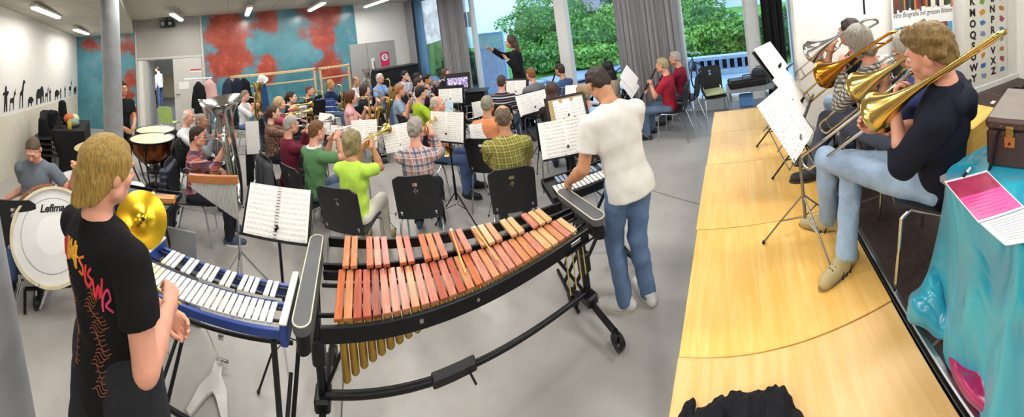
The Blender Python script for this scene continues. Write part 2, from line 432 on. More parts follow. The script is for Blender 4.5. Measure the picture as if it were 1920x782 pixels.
# --- stage and plywood platform
def stage_mat():
    t = NT('dark_stage_boards'); v = t.coord()
    br = t.new('ShaderNodeTexBrick'); t.l.new(v, br.inputs['Vector']); br.offset = .5
    br.inputs['Scale'].default_value = 1; br.inputs['Brick Width'].default_value = 2.0; br.inputs['Row Height'].default_value = 1.0; br.inputs['Mortar Size'].default_value = .006
    n = t.noise(v, 30, 4, .7); c = t.mix(t.ramp(n, .3, .75), '#3a2c29', '#4f3f3b'); c = t.mix(br.outputs['Fac'], c, '#7b6d68')
    t.bump(n, .002, .4); return t.fin(c, .55)
SZ = .62
m = MB(); m.box((2.2, .45, SZ/2), (3.14, 5.2, SZ-.002)); struct(m, 'floor_stage', stage_mat())
m = MB(); m.box((.632, .45, SZ-.03), (.03, 5.2, .065), .006); m.box((.62, .45, SZ-.05), (.012, 5.2, .012)); struct(m, 'trim_2', alu)
m = MB(); m.box((.085, 1.7, .29), (.94, 4.98, .56), .004); struct(m, 'floor_riser', M('riser_grey', '#c9c7c2', .6))
PLY = ply_mat(); PLY2 = ply_mat('birch_plywood_pale', '#dcae68', '#e6c084')
ys = [-1.0, .47, 1.27, 2.04, 2.87, 3.56, 4.23]
lab = ['pale plywood board under the black jacket, front of the platform', None, 'plywood board where the fair trombonist rests one shoe', 'plywood board beside the standing wind section aisle', '', '']
labs = {1: 'plywood platform board nearest the photographer, black jacket lying on it', 2: 'plywood platform board second from the photographer, carrying a tan shoe', 3: 'plywood platform board in the middle, under the nearest music stand foot', 4: 'plywood platform board second from the window end', 5: 'plywood platform board at the end by the windows', 0: 'plywood platform board under the photographer, mostly out of view'}
for i in range(6):
    if i == 0: continue
    y0, y1 = ys[i], ys[i+1]
    if i == 1: y0 = -.9
    dx = (.0, .0, .006, -.004, .004, .0)[i]
    solo(MB().box((0, 0, .011), (.99, y1-y0-.005, .022), .002), 'plywood_board', PLY2 if i in (1,) else PLY, labs[i], 'platform board', 'plywood boards of the platform', loc=(.09+dx, (y0+y1)/2, SZ-.022-.02*0), rz=(.0, -.004, .003, 0, 0, 0)[i])
# --- columns
def column(name, x, y, r):
    m = MB(); m.lathe([(r, 0), (r, ZC)], 40, T(x, y, 0)); struct(m, name, concrete_mat)
column('column_1', -4.65, -1.83, .148)
cb, ct = atd(66, 782, 1.75), atd(10, 470, 1.75)   # the near column leans in the picture
ax_ = (ct-cb).normalized(); sd_ = V((ct.y, -ct.x, 0)).normalized()*-.15
m = MB(); m.tube([cb+sd_-ax_*(cb.z/ax_.z-.0), cb+sd_+ax_*((ZC-cb.z)/ax_.z)], .15, 40); struct(m, 'column_2', concrete_mat)
# --- curtains
def curtain_mat(name, a, b):
    t = NT(name); v = t.coord(scale=(60, 60, 1)); n = t.noise(v, 4, 3)
    return t.fin(t.mix(t.ramp(n, .3, .7), a, b), .9)
CUR = curtain_mat('grey_curtain_cloth', '#87868a', '#a09fa3'); BLK = curtain_mat('black_curtain_cloth', '#08080a', '#121214')
def curtain(x0, x1, y, mat, label, folds, amp=.06, z0=.06, z1=3.3, lean=0):
    w = x1-x0
    def fn(u, v):
        a = u*folds*2*PI; k = amp*(.7+.3*math.sin(u*17+1))
        return (x0+w*u+.3*k*math.sin(2*a), y+k*math.sin(a)+.015*math.sin(a*2.3+v*2), z0+(z1-z0)*v)
    m = MB(); m.sheet(fn, int(folds*12), 6, .004)
    return solo(m, 'curtain', mat, label, 'curtain')
curtain(-9.62, -9.12, 5.86, CUR, 'narrow grey curtain at the room corner', 3)
curtain(-7.7, -6.5, 5.86, CUR, 'grey curtain between the first window and the conductor', 9)
curtain(-2.3, -1.07, 5.86, CUR, 'wide grey curtain behind the clarinet players', 10)
curtain(.5, .9, 5.86, BLK, 'black curtain beside the white stage wall', 3, .05)
# --- ceiling lights
def emis(name, col, s):
    t = NT(name); return t.fin(col, .5, Emission_Color=(*lin(col), 1), Emission_Strength=s)
TUBE = emis('lit_tube', '#fff8ee', 5)
fixture = M('fixture_white', '#d8d8d4', .5)
def light_fixture(loc, rz, L, label, power, tilt=0):
    t = thing('ceiling_light', label, 'ceiling light', loc, 0, 'tube lights on the ceiling', rot=(0, tilt, rz))
    m = MB(); m.box((0, 0, .045), (L, .16, .05), .01); m.build('housing', fixture, t)
    m = MB(); m.box((0, 0, 0), (L-.04, .12, .045), .02); m.build('diffuser', TUBE, t)
    if L > 1.2:
        for x in (-L*.35, L*.35):
            if loc[2] < ZC-.1 and tilt == 0: MB().rod((x, 0, .07), (x, 0, ZC-loc[2]), .006, 6).build('hanger', alu, t)
    ld = bpy.data.lights.new('tube_light', 'AREA'); ld.shape = 'RECTANGLE'; ld.size = L; ld.size_y = .14; ld.energy = power; ld.color = (1, .965, .92)
    lo = bpy.data.objects.new('tube_light', ld); COL.objects.link(lo); lo.parent = t; lo.location = (0, 0, -.03)
    return t
LP = 30
rows = [(-1.35, 'tube light above the doorway'), (.5, 'tube light above the left end of the long mural'), (2.3, 'tube light above the middle of the long mural'), (4.05, 'tube light above the grey double door')]
for y, l in rows: light_fixture((-8.15, y, 3.17), 0, 1.5, l, LP)
for x, n in ((-5.0, 'second'), (-1.9, 'third'), (1.4, 'fourth')):  # rows out of view, added for the light the room needs
    for y, l in rows: light_fixture((x, y if x < 0 else min(y, 2.4), 3.27 if x < 0 else 3.27), 0, 1.5, 'unseen tube light of the %s row over the players, %s' % (n, {-1.35: 'nearest the left wall', .5: 'second from the left wall', 2.3: 'third from the left wall', 4.05: 'nearest the windows'}[y]), LP)
pa, pb = atz(60, 6, 3.14), atz(110, 33, 3.06)
for (p, q, l) in ((( 62, 6), (110, 33), 'long tube light on the lowered ceiling nearest the camera'), ((140, 50), (165, 64), 'tube light on the lowered ceiling near the back corner')):
    a = atz(*p, 2.94); b = atz(*q, 2.94)
    for _ in range(4): a = atz(*p, sof(a.x)-.04); b = atz(*q, sof(b.x)-.04)
    c = (a+b)/2; light_fixture((c.x, c.y, sof(c.x)-.085), math.atan2(b.y-a.y, b.x-a.x), min(1.6, (b-a).length), l, LP*.8, tilt=0)
ld = bpy.data.lights.new('corridor_light', 'AREA'); ld.size = 1.5; ld.energy = 170; lo = bpy.data.objects.new('corridor_light', ld); COL.objects.link(lo); lo.location = (-13, -3, 2.66)
# projector over the door
pp = atX(313, 42, -9.35)
t_ = thing('loudspeaker', 'small black box with round lens above the doorway', 'wall speaker', (-9.42, pp.y, pp.z-.04))
MB().box((0, 0, 0), (.3, .42, .2), .015).build('cabinet', black_pl, t_)
MB(frame((.15, .1, 0), (0, 1, 0), (1, 0, 0))).lathe([(.055, 0), (.055, .012), (.04, .02)], 18).build('lens_ring', M('lens_grey', '#9aa0a4', .3), t_)
MB().box((.152, -.12, 0), (.004, .12, .13)).build('front_label', M('label_grey', '#8f9597', .5), t_)
MB().rod((0, 0, .1), (0, 0, ZC-t_.location.z), .015).build('mount', black_metal, t_)
# ================================================================== outdoors
def leaf_mat(name, a, b):
    t = NT(name); n = t.noise(t.coord(), 2.2, 4); n2 = t.noise(t.coord(), 25, 2)
    c = t.mix(t.ramp(n, .3, .7), a, b); c = t.mix(t.math('MULTIPLY', t.ramp(n2, .5, .7), .5), c, '#a4c46a')
    return t.fin(c, .6, Subsurface_Weight=0)
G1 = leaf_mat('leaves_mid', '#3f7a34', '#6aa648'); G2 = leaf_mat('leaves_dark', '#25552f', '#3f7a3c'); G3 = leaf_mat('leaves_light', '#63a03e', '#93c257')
rs = np.random.RandomState(3)
def bush(loc, r, n, mat, label, cat='bush', name='bush', leaf=.07, trunk=0):
    t = thing(name, label, cat, loc)
    d = rs.normal(size=(n, 3)); d /= np.linalg.norm(d, axis=1)[:, None]
    lump = 1+.22*np.sin(d[:, 0]*5+loc[0])*np.sin(d[:, 1]*6+1)+.18*np.sin(d[:, 2]*7+loc[1])
    rad = (.75+.25*rs.rand(n)**.5)*lump
    c = d*rad[:, None]*np.array(r)+np.array((0, 0, r[2]*.9+trunk))
    c[:, 2] = np.maximum(c[:, 2], .02)
    a = rs.normal(size=(n, 3))+d*.6; a /= np.linalg.norm(a, axis=1)[:, None]
    b = np.cross(a, rs.normal(size=(n, 3))); b /= np.linalg.norm(b, axis=1)[:, None]+1e-9
    e = np.cross(a, b); L = leaf*(.6+.8*rs.rand(n))[:, None]
    vs = np.stack([c-b*L, c+e*L*.5+a*L*.2, c+b*L, c-e*L*.5+a*L*.2], 1).reshape(-1, 3)
    link('foliage', mesh_from('foliage', vs, np.arange(n*4).reshape(-1, 4), True, [mat], 0), t)
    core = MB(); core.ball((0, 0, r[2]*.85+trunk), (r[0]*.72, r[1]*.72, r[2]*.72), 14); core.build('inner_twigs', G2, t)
    if trunk: MB().tube([(0, 0, 0), (.03, .02, trunk*.6), (0, 0, trunk+r[2])], [.12, .09, .05], 8).build('trunk', M('bark', '#5b4a3a', .9, bump=.004), t)
    return t
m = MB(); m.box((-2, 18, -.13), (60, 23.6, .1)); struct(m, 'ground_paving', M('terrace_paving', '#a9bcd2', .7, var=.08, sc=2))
def gz(Y): return max(0, (Y-10.5)*.14)
m = MB(); m.sheet(lambda u, v: (-26+38*u, 9.6+26*v, -.06+gz(9.6+26*v)+.1*math.sin(u*20)*v), 24, 20, .05); o = struct(m, 'ground_bank', M('grass_bank', '#5f9a3c', .9, var=.3, sc=3))
# diagonal path up the bank
pth = [(-6.0, 8.8), (-4.6, 10.4), (-3.3, 12.4), (-1.6, 15.5), (-.2, 18)]
def pathf(u, v):
    k = u*(len(pth)-1); i = min(int(k), len(pth)-2); f = k-i
    x = pth[i][0]*(1-f)+pth[i+1][0]*f; y = pth[i][1]*(1-f)+pth[i+1][1]*f
    return (x+(v-.5)*1.3, y-(v-.5)*.7, gz(y)+.03+.02)
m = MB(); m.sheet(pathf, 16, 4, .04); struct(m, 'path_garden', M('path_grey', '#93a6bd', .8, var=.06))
B = [  # x, Y, r, n, mat, label
 (-9.8, 8.3, (1.0, .7, .62), 2600, G2, 'dark leafy hedge outside the first window'),
 (-9.2, 16.5, (1.5, 1.2, 1.6), 1800, G1, 'green conifer beyond the fence outside the first window'),
 (-9.6, 13.6, (1.9, 1.4, 1.35), 3200, G1, 'broad round tree above the conductor, outside', ),
 (-6.2, 12.6, (2.0, 1.2, .85), 3600, G1, 'long bush on the bank behind the conductor'),
 (-5.2, 14.6, (1.7, 1.2, .95), 3600, G3, 'light green bush upper left of the garden path'),
 (-3.3, 16.8, (1.7, 1.1, 1.1), 2600, G1, 'bush at the top of the garden path'),
 (-2.05, 10.6, (1.15, .9, .62), 3000, G3, 'light green bush right of the garden path'),
 (-1.3, 13.6, (1.3, .9, .9), 2400, G1, 'mid green bush behind the wide curtain'),
 (-.55, 11.0, (1.1, .8, .72), 3000, G3, 'yellow green bush behind the trough row, left'),
 (.45, 10.9, (1.1, .8, .72), 3000, G1, 'green bush behind the trough row, right'),
 (1.9, 10.6, (1.1, .8, .9), 2400, G2, 'dark bush seen beside the black curtain'),
 (-5.6, 11.2, (1.2, .8, .5), 2600, G3, 'low light green bush directly behind the conductor'),
 (-7.4, 10.6, (1.1, .8, .6), 2400, G1, 'low mid green bush left of the conductor, outside'),
 (-6.0, 18.5, (2.2, 1.5, 1.9), 2600, G2, 'dark tree far up the bank'),
]
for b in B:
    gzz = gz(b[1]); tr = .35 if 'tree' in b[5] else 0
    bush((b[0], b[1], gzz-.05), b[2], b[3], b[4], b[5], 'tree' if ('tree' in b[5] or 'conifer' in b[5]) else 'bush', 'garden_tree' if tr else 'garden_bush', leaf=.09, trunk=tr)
# low trough row
t_ = thing('planter_wall', 'low pale wall with dark slots outside the right window', 'wall', (-.2, 9.2, -.08))
m = MB(); m.box((0, 0, .5), (3.0, .3, .1), .01); m.box((0, 0, .08), (3.0, .3, .16), .01)
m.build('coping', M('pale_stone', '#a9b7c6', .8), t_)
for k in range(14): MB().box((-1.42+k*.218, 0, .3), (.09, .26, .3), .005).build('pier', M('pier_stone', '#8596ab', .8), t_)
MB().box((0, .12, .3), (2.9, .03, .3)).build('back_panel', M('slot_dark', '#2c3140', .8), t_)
# buildings
def building(loc, w, d, h, wins, label, col, wm):
    t = thing('house', label, 'building', loc)
    MB().box((0, 0, h/2), (w, d, h), .02).build('walls', M('house_'+col[1:], col, .8, var=.05), t)
    MB().box((0, 0, h+.1), (w+.4, d+.4, .2), .03).build('roof', M('roof_slate', '#5d6470', .7), t)
    for (x, z, ww, hh) in wins:
        f = MB().box((x, -d/2-.02, z), (ww, .08, hh), .01).build('window', white_paint, t)
        for sx in (-1, 1): MB().box((x+sx*ww*.23, -d/2-.065, z), (ww*.38, .02, hh*.85)).build('window_pane', wm, f)
    return t
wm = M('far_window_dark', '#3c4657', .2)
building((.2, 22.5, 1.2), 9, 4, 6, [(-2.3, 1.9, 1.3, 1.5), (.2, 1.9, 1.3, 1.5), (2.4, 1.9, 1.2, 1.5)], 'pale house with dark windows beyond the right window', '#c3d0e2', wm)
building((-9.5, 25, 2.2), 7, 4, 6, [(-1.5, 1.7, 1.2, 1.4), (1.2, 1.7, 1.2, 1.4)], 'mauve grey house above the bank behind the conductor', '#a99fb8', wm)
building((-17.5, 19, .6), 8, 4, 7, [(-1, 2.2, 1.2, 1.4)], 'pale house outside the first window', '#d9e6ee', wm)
# glass screen by the terrace, with a blue boarded lower half
t_ = thing('terrace_screen', 'pale blue framed screen with frosted band left of the conductor, outside', 'screen', (-7.05, 7.3, -.08), .0)
m = MB(); 
for x in (-.55, .55): m.box((x, 0, 1.0), (.07, .07, 2.0), .008)
for z in (.04, 1.5, 1.98): m.box((0, 0, z), (1.16, .06, .06), .008)
m.build('screen_frame', M('pale_blue_frame', '#9fc6e6', .5), t_)
MB().box((0, 0, .77), (1.06, .03, 1.42)).build('lower_panel', M('blue_panel', '#c3d4ee', .55, var=.12, sc=5), t_)
MB().box((0, 0, 1.74), (1.06, .02, .44)).build('frosted_band', M('frosted_aqua', '#b5e6e0', .4), t_)
t_ = thing('terrace_fence', 'pale aqua fence panel behind the hedge outside the first window', 'fence', (-11.3, 9.9, -.08))
MB().box((0, 0, 1.55), (3.4, .05, .5), .01).build('fence_band', M('frosted_aqua', '#b5e6e0', .4), t_)
for x in (-1.6, 0, 1.6): MB().box((x, 0, .9), (.06, .06, 1.85), .006).build('post', M('pale_blue_frame', '#9fc6e6', .5), t_)
# bicycles
def bicycle(loc, rz, label, col):
    t = thing('bicycle', label, 'bicycle', loc, rz)
    fm = M('bike_'+col[1:], col, .3, .3); rub = M('rubber', '#15151a', .7)
    for x in (-.52, .52):
        w = MB(frame((x, 0, .34), (1, 0, 0), (0, 1, 0))); w.tube([(.32*math.cos(a*PI/12), .32*math.sin(a*PI/12), 0) for a in range(24)], .02, 6, closed=True)
        wo = w.build('wheel', rub, t)
        s_ = MB(frame((x, 0, .34), (1, 0, 0), (0, 1, 0)))
        for a in range(8): s_.rod((0, 0, 0), (.31*math.cos(a*PI/4), .31*math.sin(a*PI/4), 0), .003, 4)
        s_.build('spokes', alu, wo)
    m = MB()
    for a, b in (((-.52, 0, .34), (-.1, 0, .32)), ((-.1, 0, .32), (-.22, 0, .82)), ((-.52, 0, .34), (-.2, 0, .74)), ((-.2, 0, .74), (.36, 0, .78)), ((-.1, 0, .32), (.38, 0, .7)), ((.34, 0, .86), (.52, 0, .34))): m.rod(a, b, .017)
    m.build('frame', fm, t)
    MB().tube([(.3, -.28, .95), (.38, -.1, .98), (.34, 0, .95), (.38, .1, .98), (.3, .28, .95)], .013).build('handlebar', alu, t)
    MB().box((-.24, 0, .86), (.26, .13, .06), .025).build('saddle', rub, t)
bicycle((-2.55, 8.2, -.08), .3, 'blue bicycle parked outside behind the long haired player', '#2f5f9c')
bicycle((-1.25, 7.3, -.08), 1.2, 'dark bicycle parked outside beside the grey curtain', '#22262c')
# sky and daylight
w = bpy.data.worlds.new('sky'); SC.world = w; w.use_nodes = True
bg = w.node_tree.nodes['Background']
tc = w.node_tree.nodes.new('ShaderNodeTexCoord'); sp = w.node_tree.nodes.new('ShaderNodeSeparateXYZ'); rp = w.node_tree.nodes.new('ShaderNodeValToRGB')
w.node_tree.links.new(tc.outputs['Generated'], sp.inputs[0]); w.node_tree.links.new(sp.outputs[2], rp.inputs[0]); w.node_tree.links.new(rp.outputs[0], bg.inputs[0])
rp.color_ramp.elements[0].color = (.86, .94, 1, 1); rp.color_ramp.elements[1].color = (.45, .68, 1, 1); bg.inputs[1].default_value = 2.9
vs_ = SC.view_settings; SC.display_settings.display_device = 'sRGB'
vs_.view_transform = 'Standard'; vs_.look = 'None'; vs_.gamma = 1; vs_.exposure = .12; vs_.use_curve_mapping = False
# ================================================================== implicit-surface bodies
class SDF:
    def __init__(s): s.p = []; s.cuts = []; s.nz = []; s.nz2 = []
    def cap(s, a, b, ra, rb=None, k=.02, flat=0, sub=False):
        """tapered capsule; flat 1: flat end at b, 2: at both"""
        a = np.array(a, float); b = np.array(b, float); rb = ra if rb is None else rb
        r = max(ra, rb); s.p.append(('c', np.minimum(a, b)-r, np.maximum(a, b)+r, k, sub, (a, b, ra, rb, flat))); return s
    def ell(s, c, r, k=.02, R=None, sub=False):
        c = np.array(c, float); r = np.array(r if isinstance(r, (tuple, list)) else (r, r, r), float); m = r.max()
        s.p.append(('e', c-m, c+m, k, sub, (c, r, R))); return s
    def cut(s, o, n, k=0):
        n = np.array(n, float); s.cuts.append((np.array(o, float), n/np.linalg.norm(n), k)); return s
    def noise(s, amp, fr, ph=0): s.nz.append((amp, fr, ph)); return s
    def field(s, res):
        add = [q for q in s.p if not q[4]]
        lo = np.min([q[1] for q in add], 0)-3*res; hi = np.max([q[2] for q in add], 0)+3*res
        n = np.ceil((hi-lo)/res).astype(int)+1
        ax = [lo[i]+res*np.arange(n[i]) for i in range(3)]
        f = np.full(n, 1.0, np.float32)
        for kind, l, h, k, sub, d in s.p:
            mg = k+3*res
            i0 = np.maximum(0, np.floor((l-mg-lo)/res).astype(int)); i1 = np.minimum(n, np.ceil((h+mg-lo)/res).astype(int)+1)
            if (i1 <= i0).any(): continue
            sl = tuple(slice(i0[i], i1[i]) for i in range(3))
            X = ax[0][sl[0]][:, None, None]; Y = ax[1][sl[1]][None, :, None]; Z = ax[2][sl[2]][None, None, :]
            if kind == 'c':
                a, b, ra, rb, flat = d; ab = b-a; L2 = float(ab@ab)+1e-12
                px, py, pz = X-a[0], Y-a[1], Z-a[2]
                t = (px*ab[0]+py*ab[1]+pz*ab[2])/L2; tc = np.clip(t, 0, 1)
                g = np.sqrt((px-tc*ab[0])**2+(py-tc*ab[1])**2+(pz-tc*ab[2])**2)-(ra+(rb-ra)*tc)
                L = math.sqrt(L2)
                if flat: g = np.maximum(g, (t-1)*L)
                if flat == 2: g = np.maximum(g, -t*L)
            else:
                c, r, R = d; px, py, pz = X-c[0], Y-c[1], Z-c[2]
                if R is not None:
                    R_ = np.array(R).T
                    px, py, pz = (R_[0, 0]*px+R_[0, 1]*py+R_[0, 2]*pz), (R_[1, 0]*px+R_[1, 1]*py+R_[1, 2]*pz), (R_[2, 0]*px+R_[2, 1]*py+R_[2, 2]*pz)
                k0 = np.sqrt((px/r[0])**2+(py/r[1])**2+(pz/r[2])**2); k1 = np.sqrt((px/r[0]**2)**2+(py/r[1]**2)**2+(pz/r[2]**2)**2)
                g = k0*(k0-1)/(k1+1e-9)
            A = f[sl]
            if sub:
                if k > 0:
                    hh = np.clip(.5-.5*(A+g)/k, 0, 1); f[sl] = A*(1-hh)-g*hh+k*hh*(1-hh)
                else: f[sl] = np.maximum(A, -g)
            elif k > 0:
                hh = np.clip(.5+.5*(A-g)/k, 0, 1); f[sl] = A*(1-hh)+g*hh-k*hh*(1-hh)
            else: f[sl] = np.minimum(A, g)
        X, Y, Z = ax[0][:, None, None], ax[1][None, :, None], ax[2][None, None, :]
        for amp, fr, ph in s.nz:
            fx, fy, fz = fr if isinstance(fr, tuple) else (fr, fr, fr)
            f += (amp*(np.sin(X*fx+ph+1.7*np.sin(Y*fy*.6))*np.sin(Y*fy+1.3*ph)*.6+.6*np.sin(Z*fz+2.1*np.sin(X*fx*.7+ph)))).astype(np.float32)
        for o, nn, k in s.cuts:
            g = (X-o[0])*nn[0]+(Y-o[1])*nn[1]+(Z-o[2])*nn[2]
            if k > 0:
                hh = np.clip(.5-.5*(f-g)/k, 0, 1); f = f*(1-hh)+g*hh+k*hh*(1-hh)
            else: f = np.maximum(f, g)
        for amp, fr, ph in s.nz2: f = f+(amp*(np.sin(X*fr+ph+1.7*np.sin(Z*fr*.6))*np.sin(Y*fr*1.1+1.3*ph)+.7*np.sin(Z*fr*1.3+2*np.sin(X*fr*.8+Y*fr*.5)))).astype(np.float32)
        return f, lo
    def mesh(s, res):
        f, lo = s.field(res); return surfnets(f, lo, res)
_CO = np.array([(x, y, z) for x in (0, 1) for y in (0, 1) for z in (0, 1)])
_ED = [(i, j) for i in range(8) for j in range(i+1, 8) if np.abs(_CO[i]-_CO[j]).sum() == 1]
def surfnets(f, lo, res):
    ins = f < 0
    n = np.array(f.shape)
    cnt = np.zeros(n-1, np.int8)
    for c in _CO: cnt += ins[c[0]:n[0]-1+c[0], c[1]:n[1]-1+c[1], c[2]:n[2]-1+c[2]]
    cells = np.argwhere((cnt > 0) & (cnt < 8))
    idx = np.full(n-1, -1, np.int64); idx[tuple(cells.T)] = np.arange(len(cells))
    vals = np.stack([f[cells[:, 0]+c[0], cells[:, 1]+c[1], cells[:, 2]+c[2]] for c in _CO], 1)
    acc = np.zeros((len(cells), 3)); w = np.zeros(len(cells))
    for i, j in _ED:
        a, b = vals[:, i], vals[:, j]; m = (a < 0) != (b < 0)
        t = np.where(m, a/np.where(m, a-b, 1), 0)
        acc += m[:, None]*(_CO[i]+t[:, None]*(_CO[j]-_CO[i])); w += m
    vs = lo+res*(cells+acc/np.maximum(w, 1)[:, None])
    Q = []
    for a in range(3):
        b, c = (a+1) % 3, (a+2) % 3
        s0 = [slice(None)]*3; s1 = [slice(None)]*3; s0[a] = slice(0, n[a]-1); s1[a] = slice(1, n[a])
        A, B = ins[tuple(s0)], ins[tuple(s1)]
        e = np.argwhere(A != B); e = e[(e[:, b] > 0) & (e[:, c] > 0) & (e[:, b] < n[b]-1) & (e[:, c] < n[c]-1)]
        if not len(e): continue
        fl = A[tuple(e.T)]
        def ix(db, dc):
            q = e.copy(); q[:, b] += db; q[:, c] += dc; return idx[tuple(q.T)]
        q = np.stack([ix(-1, -1), ix(0, -1), ix(0, 0), ix(-1, 0)], 1)
        q[~fl] = q[~fl][:, ::-1]; Q.append(q)
    return vs, np.concatenate(Q)
def smooth_np(vs, q, it=1, w=.5):
    for _ in range(it):
        acc = np.zeros_like(vs); c = np.zeros(len(vs))
        for i in range(4):
            for j in (1, 3):
                np.add.at(acc, q[:, i], vs[q[:, (i+j) % 4]]); np.add.at(c, q[:, i], 1)
        vs = vs*(1-w)+w*acc/np.maximum(c, 1)[:, None]
    return vs
def merged(parts):
    vs, qs, b = [], [], 0
    for v, q in parts: vs.append(v); qs.append(q+b); b += len(v)
    return np.concatenate(vs), np.concatenate(qs)
def sdf_obj(s, name, mat, parent, res, sm=1):
    v, q = s.mesh(res)
    if sm: v = smooth_np(v, q, sm)
    return link(name, mesh_from(name, v, q, True, [mat], 0), parent)

# ------------------------------------------------------------------ people
SKIN = {}
def skin(tone):
    if tone not in SKIN:
        c = {'fair': '#dcaa90', 'pink': '#d99c84', 'tan': '#c08a68', 'mid': '#cd9a7c'}[tone]
        SKIN[tone] = M('skin_'+tone, c, .5, var=.06, sc=14, bump=.0006, Subsurface_Weight=.0)
    return SKIN[tone]
def hair_mat(col):
    key = 'hair_'+col
    if key not in _MC:
        t = NT(key); c = lin(col)
        n = t.noise(t.coord(scale=(70, 70, 9)), 2.2, 4, .7); n2 = t.noise(t.coord(), 30, 2)
        cc = t.mix(t.ramp(n, .25, .75), tuple(x*.42 for x in c), tuple(min(1, x*1.45) for x in c))
        t.bump(n, .006, .7); _MC[key] = t.fin(cc, .5, 0, .35)
    return _MC[key]
LIP = M('lip_skin', '#b06a5c', .45); EYEW = M('eye_white', '#e8e4de', .25); EYED = M('eye_iris', '#33251c', .2); GLS = M('glasses_frame', '#2a2a2e', .3, .3)
def ik(S, W, l1, l2, pole):
    S, W = V(S), V(W); d = W-S; L = d.length
    if L > (l1+l2)*.995: W = S+d*((l1+l2)*.995/L); d = W-S; L = d.length
    u = d/L; a = (l1*l1-l2*l2+L*L)/(2*L); h = math.sqrt(max(0, l1*l1-a*a))
    p = V(pole); p = p-u*p.dot(u); p = p.normalized() if p.length > 1e-6 else u.orthogonal().normalized()
    return S+u*a+p*h, W
def hand_sdf(w, d, pn, curl, side, spread=.0, sc=1.0, thumb=.5, index=None):
    """w wrist, d finger direction, pn palm normal (the side the fingers curl to); side +1: thumb lies along +(d x pn)"""
    w, d = V(w), V(d).normalized(); pn = V(pn); pn = (pn-d*pn.dot(d)); pn = pn.normalized() if pn.length > 1e-6 else d.orthogonal().normalized()
    x = d.cross(pn)*side       # towards the thumb
    h = SDF(); P = lambda a, b, c: w+(x*a+d*b+pn*c)*sc
    h.cap(P(0, -.05, 0), P(0, .01, 0), .027*sc, .025*sc, .01)
    for a, e in ((-.026, .0), (-.008, .004), (.010, .004), (.027, .0)):
        h.cap(P(a*.55, .008, 0), P(a, .083+e, .004), .017*sc, .0125*sc, .012)
    for i, (a, L) in enumerate(((.029, .070), (.010, .078), (-.009, .073), (-.027, .056))):
        c_ = curl if not (index is not None and i == 0) else index
        p = P(a, .082+(.004 if i in (1, 2) else 0), .004); ang = 0
        dirx = a*spread*8
        for seg, fr in ((0, .45), (1, .32), (2, .25)):
            ang += c_*(.75, 1.0, .7)[seg]
            q = p+(d*math.cos(ang)+pn*math.sin(ang)+x*dirx*math.cos(ang)).normalized()*L*fr*sc
            h.cap(p, q, (.0098, .0090, .0082)[seg]*sc, (.0090, .0083, .0074)[seg]*sc, .003); p = q
    p0 = P(.026, .018, .006); p1 = P(.048-.014*thumb, .045, .012+.018*thumb); p2 = P(.056-.03*thumb, .075, .018+.026*thumb); p3 = P(.056-.042*thumb, .096, .022+.028*thumb)
    h.cap(p0, p1, .0155*sc, .0125*sc, .008); h.cap(p1, p2, .0115*sc, .0100*sc, .003); h.cap(p2, p3, .0100*sc, .0084*sc, .003)
    return h
def mp(mat, p): q = mat @ V(p); return (q.x, q.y, q.z)
class Rig: pass
